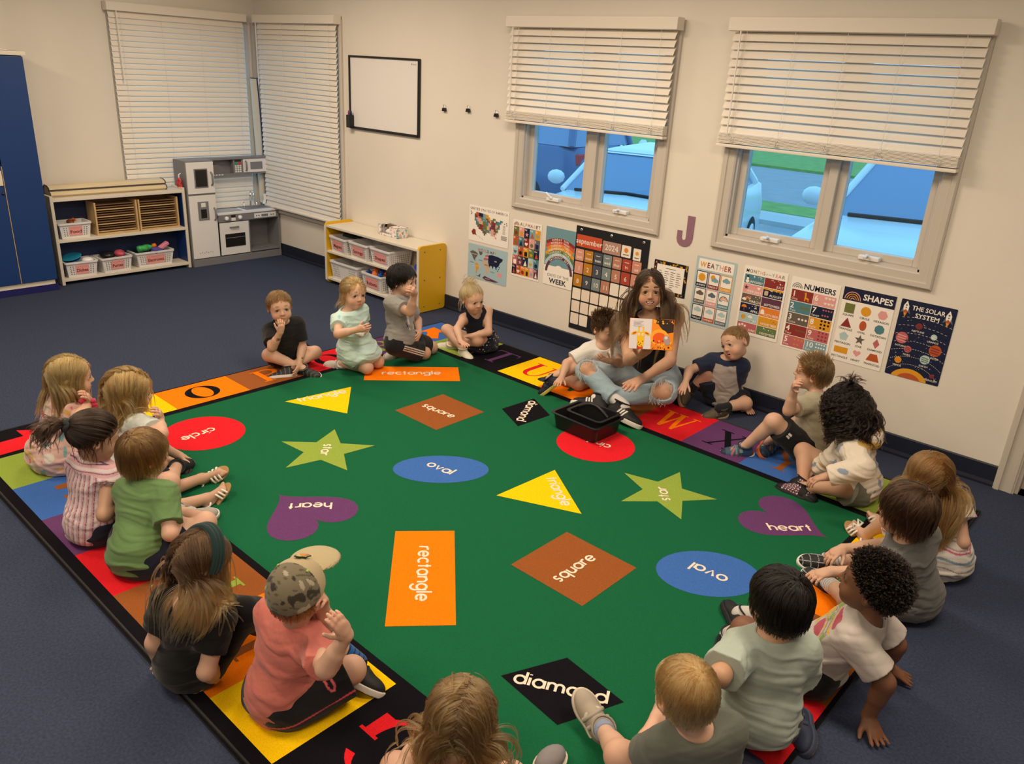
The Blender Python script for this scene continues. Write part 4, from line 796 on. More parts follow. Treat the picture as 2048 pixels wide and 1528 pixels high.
# ---------------- rug
DRR = -.01357; RU = (math.cos(DRR), math.sin(DRR), 0); RV = (-math.sin(DRR), math.cos(DRR), 0)
RC = dict(green=rgb(24, 98, 63), black=rgb(20, 18, 24), orange=rgb(255, 128, 10), yellow=rgb(255, 205, 10), red=rgb(226, 34, 44), brown=rgb(150, 86, 42), purple=rgb(104, 62, 110), blue=rgb(64, 108, 184), lime=rgb(146, 168, 70), cream=rgb(245, 225, 205))
mrug = M('rug_pile', attr=True, rough=.95, spec=.08, var=.17, vscale=240, bump=.75, bscale=520)
s = Sheet(.0006); R0 = (-4.402, .808, -.524, 4.122)
s.poly(rect(*R0), RC['black'], 0)
s.poly(rect(-4.045, 1.359, -.893, 3.622), RC['green'], 1)
CX = [-4.389, -4.075] + [-4.075 + .3547 * k for k in range(1, 10)] + [-.539]
TOPC = ['blue', 'lime', 'black', 'yellow', 'orange', 'brown', 'red', 'purple', 'blue', 'lime', 'black']; BOTC = ['black', 'lime', 'blue', 'purple', 'red', 'brown', 'orange', 'yellow', 'black', 'lime', 'blue']
CY = [1.37 + .45 * k for k in range(6)]; REAR = ['yellow', 'orange', 'brown', 'red', 'purple']; RIGHT = ['purple', 'red', 'brown', 'orange', 'yellow']
for i in range(11):
    s.poly(rect(CX[i], 3.672, CX[i + 1], 4.108), RC[TOPC[i]], 1); s.poly(rect(CX[i], .868, CX[i + 1], 1.326), RC[BOTC[i]], 1)
for k in range(5):
    s.poly(rect(-4.389, CY[k], -4.092, CY[k + 1]), RC[REAR[k]], 1); s.poly(rect(-.865, CY[k], -.539, CY[k + 1]), RC[RIGHT[k]], 1)
s.poly(rect(-4.389, 3.62, -4.075, 3.672), RC['blue'], 1)
def T2(pts, cx, cy, rot, k=1, ky=None):
    ky = ky or k; c, q = math.cos(rot), math.sin(rot); return [(cx + x * k * c - y * ky * q, cy + x * k * q + y * ky * c) for x, y in pts]
def big(ch, cx, cy, rot, col, w=.2, h=.24):
    P = []
    sr = lambda x0, x1, y: [(x0, y), (x1, y), (x1 - .04, y + .05), (x0 + .04, y + .05)]
    if ch in 'OQG':
        n = 36; o = circ(0, 0, .5, n); q = circ(0, 0, .27, n, .46)
        for k in range(n):
            if ch == 'G' and k < 4: continue
            P.append([o[k], o[(k + 1) % n], q[(k + 1) % n], q[k]])
        if ch == 'G': P += [[(.2, -.05), (.58, -.05), (.58, 0), (.2, 0)], [(.3, -.4), (.5, -.4), (.5, 0), (.3, 0)]]
        if ch == 'Q': P.append([(.0, -.3), (.45, -.6), (.52, -.5), (.1, -.22)])
    elif ch == 'T': P = [[(-.09, -.5), (.09, -.5), (.09, .47), (-.09, .47)], rect(-.2, -.5, .2, -.46), rect(-.48, .45, .48, .5), [(-.48, .5), (-.5, .26), (-.42, .45)], [(.48, .5), (.5, .26), (.42, .45)]]
    elif ch == 'U':
        P = [rect(-.38, -.15, -.2, .48), rect(.27, -.15, .33, .48), rect(-.5, .46, -.08, .5), rect(.16, .46, .46, .5)]
        a = [(-.025 + .355 * math.cos(t), -.15 - .35 * math.sin(t)) for t in [PI * k / 12 for k in range(13)]]; b_ = [(.035 + .235 * math.cos(t), -.15 - .29 * math.sin(t)) for t in [PI * k / 12 for k in range(13)]]
        P += [[a[k], a[k + 1], b_[k + 1], b_[k]] for k in range(12)]
    elif ch == 'W': P = [[(-.46, .48), (-.3, .48), (-.12, -.5), (-.22, -.5)], [(-.22, -.5), (-.12, -.5), (.06, .48), (.0, .48)], [(-.08, .48), (.08, .48), (.28, -.5), (.18, -.5)], [(.18, -.5), (.26, -.5), (.48, .48), (.42, .48)], rect(-.55, .46, -.2, .5), rect(-.14, .46, .16, .5), rect(.32, .46, .58, .5)]
    elif ch == 'V': P = [[(-.42, .48), (-.24, .48), (.06, -.5), (-.04, -.5)], [(-.02, -.5), (.06, -.5), (.4, .48), (.33, .48)], rect(-.5, .46, -.14, .5), rect(.2, .46, .5, .5)]
    elif ch == 'X': P = [[(-.4, .48), (-.2, .48), (.4, -.48), (.2, -.48)], [(.26, .48), (.34, .48), (-.3, -.48), (-.38, -.48)], rect(-.5, .46, -.1, .5), rect(.14, .46, .46, .5), rect(-.5, -.5, -.18, -.46), rect(.1, -.5, .5, -.46)]
    elif ch == 'Y': P = [[(-.45, .48), (-.26, .48), (.08, 0), (-.08, 0)], [(.3, .48), (.38, .48), (.08, 0), (.02, 0)], rect(-.09, -.48, .09, .02), rect(-.54, .46, -.16, .5), rect(.18, .46, .5, .5), rect(-.2, -.5, .2, -.46)]
    elif ch == 'Z': P = [rect(-.38, .44, .4, .5), rect(-.42, -.5, .4, -.44), [(.2, .46), (.4, .46), (-.22, -.46), (-.42, -.46)], [(-.38, .5), (-.4, .28), (-.33, .46)], [(.4, -.5), (.44, -.26), (.35, -.46)]]
    else:
        P = [rect(-.34, -.5, -.16, .5), rect(-.44, .46, -.1, .5), rect(-.44, -.5, -.06, -.46)]
        if ch in 'PRBD':
            hh = .5 if ch != 'D' else 1.0; n = 14; y0 = .5 - hh / 2; a = [(-.0 + .38 * math.cos(t), y0 + hh / 2 * math.sin(t)) for t in [-PI / 2 + PI * k / n for k in range(n + 1)]]; b_ = [(0 + .2 * math.cos(t), y0 + (hh / 2 - .05) * math.sin(t)) for t in [-PI / 2 + PI * k / n for k in range(n + 1)]]
            P += [[a[k], a[k + 1], b_[k + 1], b_[k]] for k in range(n)] + [rect(-.2, .45, 0, .5), rect(-.2, .5 - hh, 0, .55 - hh)]
            if ch == 'R': P.append([(-.02, .02), (.16, .02), (.44, -.5), (.24, -.5)])
        elif ch == 'H': P += [rect(.16, -.5, .34, .5), rect(-.2, -.03, .2, .03), rect(.06, .46, .44, .5), rect(.06, -.5, .44, -.46)]
        elif ch in 'EF': P += [rect(-.2, .45, .35, .5), rect(-.2, -.03, .2, .03), [(.35, .5), (.37, .25), (.28, .46)]] + ([rect(-.2, -.5, .38, -.45)] if ch == 'E' else [])
        elif ch == 'K': P += [[(-.16, -.05), (-.1, .02), (.36, .48), (.28, .48)], [(-.08, .08), (.06, .18), (.42, -.48), (.22, -.48)]]
        elif ch == 'L': P += [rect(-.2, -.5, .36, -.45), [(.36, -.5), (.38, -.2), (.3, -.46)]]
        elif ch == 'M': P += [rect(.26, -.5, .44, .5), [(-.34, .5), (-.16, .5), (.06, -.4), (.0, -.4)], [(.0, -.4), (.06, -.4), (.3, .5), (.24, .5)]]
        elif ch == 'N': P += [rect(.28, -.5, .34, .5), [(-.34, .5), (-.14, .5), (.34, -.5), (.26, -.5)], rect(.18, .46, .44, .5)]
    for p in P: s.poly(T2(p, cx, cy, rot, w, h), col, 2)
xc = lambda k: (CX[k] + CX[k + 1]) / 2
for k, ch, c in ((1, 'S', 'black'), (2, 'T', 'purple'), (3, 'U', 'red'), (4, 'V', 'green'), (6, 'W', 'orange'), (7, 'X', 'black'), (8, 'Y', 'brown'), (9, 'Z', 'yellow')): big(ch, xc(k), 3.885, 0, RC[c])
for k, ch, c in ((0, 'N', 'blue'), (1, 'O', 'black'), (2, 'P', 'orange'), (3, 'Q', 'black'), (4, 'R', 'lime')): big(ch, -4.24, (CY[k] + CY[k + 1]) / 2, PI / 2, RC[c], .2, .19)
for k, ch, c in ((8, 'G', 'red'), (7, 'H', 'blue'), (6, 'I', 'brown'), (5, 'J', 'lime'), (4, 'K', 'black'), (3, 'L', 'lime'), (2, 'M', 'brown')): big(ch, xc(k), 1.13, PI, RC[c])
for k, ch, c in ((4, 'A', 'blue'), (3, 'B', 'green'), (2, 'C', 'black'), (1, 'D', 'yellow')): big(ch if ch != 'A' else 'V', -.70, (CY[k] + CY[k + 1]) / 2, -PI / 2, RC[c], .2, .2)
def arrow(cx, cy, rot, col, k): s.poly(T2([(-.5, -.16), (.05, -.16), (.05, -.36), (.5, 0), (.05, .36), (.05, .16), (-.5, .16)], cx, cy, rot, k), RC[col], 2)
arrow(-4.235, 3.88, PI * .75, 'orange', .27); arrow(-4.19, 1.07, PI / 2 + .05, 'red', .46); arrow(-.7, 3.88, 0, 'red', .27)
mid = lambda P: (sum(p[0] for p in P) / len(P), sum(p[1] for p in P) / len(P))
def rr2(cx, cy, a, L_, w_): return T2([(-L_ / 2, -w_ / 2), (L_ / 2, -w_ / 2), (L_ / 2, w_ / 2), (-L_ / 2, w_ / 2)], cx, cy, a)
G_ = [(rr2(-3.685, 3.20, math.radians(49), .61, .25), 'orange'), ([(-3.81, 2.33), (-3.44, 2.5), (-3.75, 2.76)], 'yellow'), (rect(-3.30, 2.735, -2.945, 3.115), 'brown'), ([(-2.89, 3.5), (-2.91, 3.23), (-2.68, 3.12), (-2.66, 3.38)], 'black'),
 (circ(-3.72, 1.78, .21, 40), 'red'), ([], 'lime'), (circ(-2.59, 2.445, .24, 36, .145, math.radians(48)), 'blue'), (circ(-2.245, 3.275, .215, 40), 'red'), ([(-2.2, 2.87), (-2.22, 2.46), (-1.84, 2.63)], 'yellow'), ([], 'lime'),
 ([(-2.30, 1.91), (-1.84, 1.48), (-1.67, 1.67), (-2.13, 2.10)], 'orange'), (rect(-1.79, 2.095, -1.42, 2.46), 'brown'), (circ(-1.195, 2.65, .215, 36, .16, math.radians(45)), 'blue'), ([(-1.28, 1.83), (-1.38, 1.6), (-1.11, 1.57), (-1.02, 1.8)], 'black')]
for P, c in G_:
    if P: s.poly(P, RC[c], 2)
for tips in ([(-3.31, 2.32), (-3.04, 2.38), (-2.89, 2.1), (-3.09, 1.87), (-3.35, 2.01)], [(-1.48, 3.23), (-1.73, 3.35), (-1.93, 3.12), (-1.81, 2.88), (-1.5, 2.91)]):
    cx, cy = mid(tips); rot = sum((((math.atan2(p[1] - cy, p[0] - cx) - k * (1 if tips[0][0] > tips[1][0] else -1) * 2 * PI / 5 + 9 * PI) % (2 * PI)) - PI) for k, p in enumerate(tips)) / 5
    a0 = math.atan2(tips[0][1] - cy, tips[0][0] - cx); R_ = sum(math.hypot(p[0] - cx, p[1] - cy) for p in tips) / 5; s.poly(star(cx, cy, R_, R_ * .42, 5, a0), RC['lime'], 2)
s.poly(heart(-2.70, 1.715, .43, -PI / 2), RC['purple'], 2); s.poly(heart(-1.15, 3.30, .42, PI / 2), RC['purple'], 2)
def arc(cx, cy, r, a0, a1, n=14): return [(cx + r * math.cos(math.radians(a0 + (a1 - a0) * k / n)), cy + r * math.sin(math.radians(a0 + (a1 - a0) * k / n))) for k in range(n + 1)]
FN = {'o': (1.0, [arc(.5, .5, .5, 0, 360, 22)]), 'c': (.82, [arc(.5, .5, .5, 48, 312, 18)]), 'e': (.98, [arc(.5, .5, .5, 0, 318, 20), [(0, .5), (1, .5)]]), 'a': (1.0, [arc(.5, .5, .5, 0, 360, 22), [(1, 0), (1, 1)]]), 'd': (1.0, [arc(.5, .5, .5, 0, 360, 22), [(1, 0), (1, 1.6)]]),
 'q': (1.0, [arc(.5, .5, .5, 0, 360, 22), [(1, -.6), (1, 1)]]), 'g': (1.0, [arc(.5, .5, .5, 0, 360, 22), [(1, -.15), (1, 1)], arc(.5, -.15, .5, 200, 360)]), 'h': (.84, [[(0, 0), (0, 1.6)], arc(.42, .55, .42, 0, 180), [(.84, 0), (.84, .55)]]), 'n': (.84, [[(0, 0), (0, 1)], arc(.42, .55, .42, 0, 180), [(.84, 0), (.84, .55)]]),
 'm': (1.44, [[(0, 0), (0, 1)], arc(.36, .6, .36, 0, 180), [(.72, 0), (.72, .6)], arc(1.08, .6, .36, 0, 180), [(1.44, 0), (1.44, .6)]]), 'r': (.5, [[(0, 0), (0, 1)], arc(.42, .55, .42, 65, 180, 8)]), 't': (.5, [[(.25, 0), (.25, 1.4)], [(0, .97), (.5, .97)]]), 'l': (.02, [[(0, 0), (0, 1.6)]]), 'i': (.02, [[(0, 0), (0, 1)], [(0, 1.32), (0, 1.45)]]),
 's': (.6, [arc(.3, .74, .26, 30, 270, 10), arc(.3, .24, .25, -150, 90, 10)]), 'u': (.84, [[(0, .42), (0, 1)], arc(.42, .42, .42, 180, 360), [(.84, 0), (.84, 1)]]), 'v': (.84, [[(0, 1), (.42, 0), (.84, 1)]])}
def word(t_, cx, cy, deg, length):
    gap = .36; tot = sum(FN[c][0] for c in t_) + gap * (len(t_) - 1); k = length / (tot - .5) ; x = -tot / 2
    for c in t_:
        for pl in FN[c][1]:
            P = T2([((x + px) * k, (py - .5) * k) for px, py in pl], cx, cy, math.radians(deg)); s.ribbon(P, .26 * k, RC['cream'], 3)
        x += FN[c][0] + gap
for wd in [('rectangle', -3.692, 3.199, 50.7, .354), ('triangle', -3.740, 2.541, 79.5, .282), ('square', -3.130, 2.921, 4.0, .217), ('diamond', -2.797, 3.322, -63.0, .289), ('circle', -3.728, 1.752, -86.3, .163), ('star', -3.141, 2.141, -45.7, .105), ('oval', -2.598, 2.445, 7.7, .130), ('circle', -2.257, 3.297, -174.8, .154), ('triangle', -2.051, 2.711, -33.5, .254), ('star', -1.682, 3.084, 131.9, .108), ('heart', -2.725, 1.767, -130.0, .168), ('heart', -1.110, 3.248, 45.5, .176), ('rectangle', -1.996, 1.796, -43.3, .342), ('square', -1.594, 2.270, 89.8, .220), ('oval', -1.195, 2.660, -176.7, .132), ('diamond', -1.202, 1.697, 27.7, .291)]: word(*wd)
rug = thing('area_rug', 'large green rug with lettered border tiles and named colour shapes', 'rug', (-2.46, 2.46, 0)); ro = rug.location
b = MB(); b.add([Vector(RU) * x + Vector(RV) * y + Vector((0, 0, z)) for z in (0, .0105) for x, y in ((R0[0], R0[1]), (R0[2], R0[1]), (R0[2], R0[3]), (R0[0], R0[3]))], [(3, 2, 1, 0), (4, 5, 6, 7)] + [(k, (k + 1) % 4, 4 + (k + 1) % 4, 4 + k) for k in range(4)])
b.build('backing', M('rug_backing', (.02, .02, .022), .9), rug, ro)
o = s.place('pile', (0, 0, .0108), RU, RV, mrug, 0, rug); o.location = (-ro[0], -ro[1], .0108)
b = MB(); co = [Vector(RU) * x + Vector(RV) * y + Vector((0, 0, .007)) for x, y in ((R0[0] + .004, R0[1] + .012), (R0[2] - .004, R0[1] + .012), (R0[2] - .004, R0[3] - .004), (R0[0] + .004, R0[3] - .004))]
b.tube(co, .0085, 8, closed=True); b.build('binding', M('rug_binding', (.025, .024, .024), .8), rug, ro)
# black caddy in a tray
mpl = M('black_tray', (.013, .013, .014), .32)
def traybox(b, x0, x1, y0, y1, z0, z1, tp=.9, th=.004):
    cx, cy = (x0 + x1) / 2, (y0 + y1) / 2; hw, hd = (x1 - x0) / 2, (y1 - y0) / 2
    R = lambda k, z, i, r: [(cx + (x - cx) * 1, cy + (y - cy), z) for x, y in rrect(cx - (hw - i) * k, cy - (hd - i) * k, cx + (hw - i) * k, cy + (hd - i) * k, r)]
    L_ = [R(tp, z0, 0, .02), R(1, z1, 0, .025), R(1, z1 + .002, -.012, .03), R(1, z1 + .006, -.012, .03), R(1, z1 + .006, th, .022), R(tp, z0 + th, th, .018)]
    n = len(L_[0]); vs = [v for l in L_ for v in l]; fs = [tuple(range(n - 1, -1, -1)), tuple(range(5 * n, 6 * n))]
    for q in range(5): fs += [(q * n + k, q * n + (k + 1) % n, (q + 1) * n + (k + 1) % n, (q + 1) * n + k) for k in range(n)]
    b.add(vs, fs); return b
TRAY = (-2.345, 3.412, .0140, math.radians(-2))
t = thing('storage_tray', 'shallow black plastic tray on the rug in front of the woman', 'tray', TRAY[:3], TRAY[3]); traybox(MB(), -.156, .156, -.125, .125, 0, .088).build('tub', mpl, t)
mxT = Matrix.Translation(TRAY[:3]) @ Matrix.Rotation(TRAY[3], 4, 'Z')
t = thing('tote_caddy', 'black plastic caddy with an arched handle sitting inside the black tray', 'caddy', mxT @ Vector((.030, .012, .0045)), TRAY[3])
traybox(MB(), -.112, .112, -.092, .092, 0, .108, .94).build('tub', mpl, t)
b = MB(); pr = [(-.106, .04)] + [(-.106 + .212 * k / 16, .105 + .045 * math.sin(PI * k / 16)) for k in range(17)] + [(.106, .04)]; b.prism(pr, .008, Matrix(((1, 0, 0, 0), (0, 0, 1, -.004), (0, 1, 0, 0), (0, 0, 0, 1)))); dv = b.build('divider', mpl, t)
b = MB(); b.tube([(-.1 + .2 * k / 16, .0, .112 + .042 * math.sin(PI * k / 16)) for k in range(17)], .009, 8); b.build('handle', mpl, t)
b = MB(); [b.box(-.026, .026, -.05, .05, .001 * k, .001 * k + .0008, Matrix.Rotation(.1 * k, 4, 'Z')) for k in range(5)]
o = tag(b.build('paper_stack', M('paper_white', (.75, .70, .62), .7)), 'small stack of cream papers lying in the black tray beside the caddy', 'paper'); o.matrix_world = mxT @ Matrix.Translation((-.112, -.05, .006))
# ---------------- people: distance-field bodies and clothes, lock-by-lock hair
A3 = lambda *v: np.array(v, np.float64)
def un(v): return v / (np.linalg.norm(v) + 1e-12)
class Field:
    def __init__(s, lo, hi, h):
        s.h = h; s.lo = np.asarray(lo, np.float64); s.n = np.ceil((np.asarray(hi) - s.lo) / h).astype(int) + 1
        s.D = np.full(s.n, 9.0, np.float32); s.ax = [(s.lo[i] + h * np.arange(s.n[i])).astype(np.float32) for i in range(3)]
    def win(s, lo, hi):
        a = np.clip(np.floor((lo - s.lo) / s.h).astype(int), 0, s.n); b = np.clip(np.ceil((hi - s.lo) / s.h).astype(int) + 1, 0, s.n)
        if (b <= a).any(): return None
        sl = tuple(slice(a[i], b[i]) for i in range(3))
        return sl, s.ax[0][sl[0]][:, None, None], s.ax[1][sl[1]][None, :, None], s.ax[2][sl[2]][None, None, :]
    def put(s, sl, d, k, op):
        o = s.D[sl]
        if op == 'u':
            if k > 0: q = np.maximum(k - np.abs(o - d), 0) / k; s.D[sl] = np.minimum(o, d) - q * q * k * .25
            else: s.D[sl] = np.minimum(o, d)
        else:
            d = -d
            if k > 0: q = np.maximum(k - np.abs(o - d), 0) / k; s.D[sl] = np.maximum(o, d) + q * q * k * .25
            else: s.D[sl] = np.maximum(o, d)
        return s
    def cap(s, a, b, ra, rb=None, k=.012, op='u', flat=False, fold=None):
        rb = ra if rb is None else rb; m = max(ra, rb) + k + 2 * s.h + (.012 if fold else 0)
        w = s.win(np.minimum(a, b) - m, np.maximum(a, b) + m)
        if w is None: return s
        sl, X, Y, Z = w; v = b - a; L2 = float(v @ v) + 1e-12
        px, py, pz = X - a[0], Y - a[1], Z - a[2]; t = (px * v[0] + py * v[1] + pz * v[2]) / L2; tc = np.clip(t, 0, 1)
        d = np.sqrt((px - tc * v[0]) ** 2 + (py - tc * v[1]) ** 2 + (pz - tc * v[2]) ** 2) - (ra + tc * (rb - ra))
        if fold: d = d + fold(X, Y, Z)
        if flat: d = np.maximum(d, (t - 1) * math.sqrt(L2))
        return s.put(sl, d.astype(np.float32), k, op)
    def ell(s, c, ax, r, k=.015, op='u', fold=None):
        m = max(r) + k + 2 * s.h + (.012 if fold else 0); w = s.win(c - m, c + m)
        if w is None: return s
        sl, X, Y, Z = w; px, py, pz = X - c[0], Y - c[1], Z - c[2]; k0 = 0; k1 = 0
        for i in range(3):
            q = (px * ax[i][0] + py * ax[i][1] + pz * ax[i][2]) / r[i]; k0 = k0 + q * q; k1 = k1 + (q / r[i]) ** 2
        k0 = np.sqrt(k0); d = k0 * (k0 - 1) / (np.sqrt(k1) + 1e-9)
        if fold: d = d + fold(X, Y, Z)
        return s.put(sl, d.astype(np.float32), k, op)
    def cut(s, p, n, k=0, near=None, rad=0):
        """keep the side against n"""
        X, Y, Z = s.ax[0][:, None, None], s.ax[1][None, :, None], s.ax[2][None, None, :]
        d = (X - p[0]) * n[0] + (Y - p[1]) * n[1] + (Z - p[2]) * n[2]
        s.D = np.maximum(s.D, d.astype(np.float32)); return s
    def mesh(s):
        D = s.D; I = D < 0; nx, ny, nz = D.shape
        c = np.zeros((nx - 1, ny - 1, nz - 1), np.int8)
        for i in (0, 1):
            for j in (0, 1):
                for k in (0, 1): c += I[i:nx - 1 + i, j:ny - 1 + j, k:nz - 1 + k]
        act = (c > 0) & (c < 8); idx = np.argwhere(act); ids = np.full(act.shape, -1, np.int32); ids[act] = np.arange(len(idx))
        x, y, z = idx.T; V = {}
        for i in (0, 1):
            for j in (0, 1):
                for k in (0, 1): V[(i, j, k)] = D[x + i, y + j, z + k]
        acc = np.zeros((len(idx), 3)); cnt = np.zeros(len(idx))
        cs = list(V)
        for a in cs:
            for ax in range(3):
                if a[ax] == 0:
                    b = list(a); b[ax] = 1; b = tuple(b); va, vb = V[a], V[b]; m = (va < 0) != (vb < 0)
                    t = np.where(m, va / np.where(m, va - vb, 1), 0); p = np.tile(np.array(a, float), (len(idx), 1)); p[:, ax] = t
                    acc += p * m[:, None]; cnt += m
        vs = s.lo + (idx + acc / np.maximum(cnt, 1)[:, None]) * s.h; fs = []
        for ax in range(3):
            u, v = (ax + 1) % 3, (ax + 2) % 3
            sl0 = [slice(1, -1)] * 3; sl0[ax] = slice(0, -1); sl1 = list(sl0); sl1[ax] = slice(1, None)
            A, B = I[tuple(sl0)], I[tuple(sl1)]; e = np.argwhere(A != B)
            if not len(e): continue
            fl = A[tuple(e.T)]; g = e.copy(); g[:, u] += 1; g[:, v] += 1; q = []
            for du, dv in ((0, 0), (1, 0), (1, 1), (0, 1)):
                h_ = g.copy(); h_[:, u] -= 1 - du; h_[:, v] -= 1 - dv; h_ = np.minimum(h_, np.array(ids.shape) - 1); q.append(ids[tuple(h_.T)])
            q = np.stack(q, 1); q[~fl] = q[~fl][:, ::-1]; fs.append(q[(q >= 0).all(1)])
        return vs, np.concatenate(fs)
msk = M('skin', attr=True, rough=.52, spec=.35, sss=.12)
mfab = M('fabric', attr=True, rough=.9, spec=.15, bump=.25, bscale=900, sheen=.15)
mstrand = bpy.data.materials.new('hair_strand'); mstrand.use_nodes = True; MATS['hair_strand'] = mstrand; nt = mstrand.node_tree; nt.nodes.clear()
n_o = nt.nodes.new('ShaderNodeOutputMaterial'); n_h = nt.nodes.new('ShaderNodeBsdfHairPrincipled'); n_a = nt.nodes.new('ShaderNodeAttribute'); n_a.attribute_name = 'Col'; n_h.parametrization = 'COLOR'
n_h.inputs['Roughness'].default_value = .34; n_h.inputs['IOR'].default_value = 1.40; n_h.inputs['Radial Roughness'].default_value = .5; nt.links.new(n_a.outputs['Color'], n_h.inputs['Color']); nt.links.new(n_h.outputs[0], n_o.inputs[0])
mhair = M('hair', attr=True, rough=.42, spec=.5); meye = M('eye', attr=True, rough=.08, spec=.6); mshoe = M('shoe_material', attr=True, rough=.6, spec=.3); mlace = M('lace', attr=True, rough=.8)
def wr(seed, amp, f=38.0, d=None):
    r = np.random.RandomState(seed); K1 = r.normal(size=(3, 3)) * f * .6; K2 = r.normal(size=(3, 3)) * f * .5; ph = r.uniform(0, 6.3, 6)
    def fn(X, Y, Z):
        o = 0
        for i in range(3):
            a, b = K1[i], K2[i]; w = np.sin(X * b[0] + Y * b[1] + Z * b[2] + ph[i]); o = o + np.sin(X * a[0] + Y * a[1] + Z * a[2] + 1.6 * w + ph[i + 3])
        o = o / 3; return amp * o * np.abs(o) ** .5
    return fn
def folds(seed, amp, q=1.0):
    """cloth creases: broad swells and sharper, mostly sideways ridges"""
    A, B = wr(seed, amp * .7, 45 / q), wr(seed + 3, 1.0, 26 / q); r = np.random.RandomState(seed + 1); K = [(r.normal(0, 25, 3) + np.array((0, 0, r.uniform(60, 110)))) / q for _ in range(3)]; ph = r.uniform(0, 6.3, 3)
    def fn(X, Y, Z):
        o = A(X, Y, Z); w = B(X, Y, Z) * 2.2
        for k, p in zip(K, ph):
            t = np.sin(X * k[0] + Y * k[1] + Z * k[2] + w + p); o = o - amp * .55 * np.maximum(t - .35, 0)
        return o
    return fn
def hframe(J): hf, hu = un(A3(*J['hf'])), un(A3(*J['hu'])); hu = un(hu - hf * (hu @ hf)); return np.cross(hf, hu), hf, hu
HANDS = {}
class Person:
    def __init__(s, key, label, cfg):
        s.k = key; s.J = J = {k: A3(*v) for k, v in JT[key].items()}; s.c = cfg; s.s = cfg.get('s', 1.0); s.fat = cfg.get('fat', 1.0)
        s.base = A3(J['pel'][0], J['pel'][1], 0); s.root = thing('person', label, 'person', s.base, 0, cfg.get('group'))
        s.hr, s.hf, s.hu = hframe(J); s.hs = np.array(cfg.get('hs', (1, 1, 1))) * cfg.get('hk', s.s)
        s.u = un(J['neck'] - J['pel']); s.r = un(J['cr'] - s.u * (J['cr'] @ s.u)); s.f = np.cross(s.u, s.r); s.T = np.linalg.norm(J['neck'] - J['pel'])
        s.TA = (s.r, s.f, s.u); s.HA = (s.hr, s.hf, s.hu)
        z = A3(0, 0, 1); pf = un(J['pf']); s.PA = (un(J['pr']), pf, z); s.h = cfg.get('h', .0034); s.seed = sum(map(ord, key))
    def H(s, x, y, z): return s.J['head'] + s.hr * x * s.hs[0] + s.hf * y * s.hs[1] + s.hu * z * s.hs[2]
    def hl(s, P): q = P - s.J['head']; return np.stack([q @ s.hr / s.hs[0], q @ s.hf / s.hs[1], q @ s.hu / s.hs[2]], -1)
    def tl(s, P): q = P - s.J['pel']; return np.stack([q @ s.r / s.s, q @ s.f / s.s, q @ s.u / s.T], -1)
    def add(s, name, vs, fs, cols, mat, parent=None, smooth=True):
        return link(name, rawmesh(name, vs - s.base, fs, cols, smooth), mat, parent or s.root)
    def fld(s, pts, pad, h=None): P = np.array(pts); return Field(P.min(0) - pad, P.max(0) + pad, h or s.h)
    def fdir(s, S):
        J = s.J; a, t, k = J[S + 'a'], J[S + 't'], J[S + 'k']; d = un(t - a); n = (k - a) - d * ((k - a) @ d)
        n = un(n) + A3(0, 0, .7); n = s.c.get('sole' + S, n); n = A3(*n); n = un(n - d * (n @ d)); return d, n
    def torso(s, F, e=0., k=.03, fold=None, low=0.):
        J, q, ft = s.J, s.s, s.fat
        F.ell(J['pel'] - A3(0, 0, .004 * q), s.PA, ((.088 * ft + e) * q, (.074 * ft + e) * q, (.076 + e) * q), k, fold=fold)
        F.ell(J['pel'] + s.u * s.T * .38 + s.f * .010 * q, s.TA, ((.086 * ft + e) * q, (.070 * ft + e) * q, s.T * .42 + e), k, fold=fold)
        F.ell(J['pel'] + s.u * s.T * .72 + s.f * .002 * q, s.TA, ((.097 * (1 + (ft - 1) * .5) + e) * q, (.066 * (1 + (ft - 1) * .5) + e) * q, s.T * .33 + e), k, fold=fold)
        for S in 'LR': F.cap(J['neck'] - s.u * .022 * q, J[S + 's'], (.040 + e) * q, (.034 + e) * q, k, fold=fold)
    def body(s):
        J, q = s.J, s.s; lr = s.c.get('limb', 1.0) * q; pts = list(J[k] for k in J if k not in ('cf', 'cr', 'pf', 'pr', 'hf', 'hu')); F = s.F = s.fld(pts, .13 * max(q, s.hs[2]))
        s.torso(F)
        s_, c = s.H, F
        R_ = lambda *r: tuple(np.array(r) * s.hs); m = s.hs[0]
        F.cap(J['neck'] - s.u * .012 * q, s_(0, -.020, -.055), .036 * q * s.c.get('neckr', 1), .034 * m, .018)
        F.ell(s_(0, -.008, .022), s.HA, R_(.071, .084, .075), .01); F.ell(s_(0, .030, -.030), s.HA, R_(.056, .052, .062), .03); F.ell(s_(0, .034, .028), s.HA, R_(.056, .046, .046), .02)
        F.ell(s_(0, .050, -.074), s.HA, R_(.026, .024, .019), .022)
        for x in (-1, 1):
            F.ell(s_(x * .034, .048, -.040), s.HA, R_(.024, .026, .024), .02)
            F.cap(s_(x * .040, .062, .020), s_(x * .012, .076, .018), .006 * m, .006 * m, .012)
            F.ell(s_(x * .030, .090, .001), s.HA, R_(.018, .012, .012), .010, 's'); F.ell(s_(x * .030, .0655, .001), s.HA, R_(.0160, .0152, .0150), .004)
            F.ell(s_(x * .030, .084, .0005), s.HA, R_(.0142, .013, .0082), .001, 's')
            F.ell(s_(x * .070, -.010, -.006), (s.hr * .9 * x + s.hf * -.44, s.hf * .9 + s.hr * .44 * x, s.hu), R_(.008, .0185, .028), .005); F.ell(s_(x * .079, -.004, -.004), s.HA, R_(.006, .009, .015), .004, 's')
            F.ell(s_(x * .009, .083, -.0255), s.HA, R_(.0062, .007, .0055), .006)
        F.cap(s_(0, .078, .004), s_(0, .0905, -.021), .0058 * m, .0088 * m, .010)
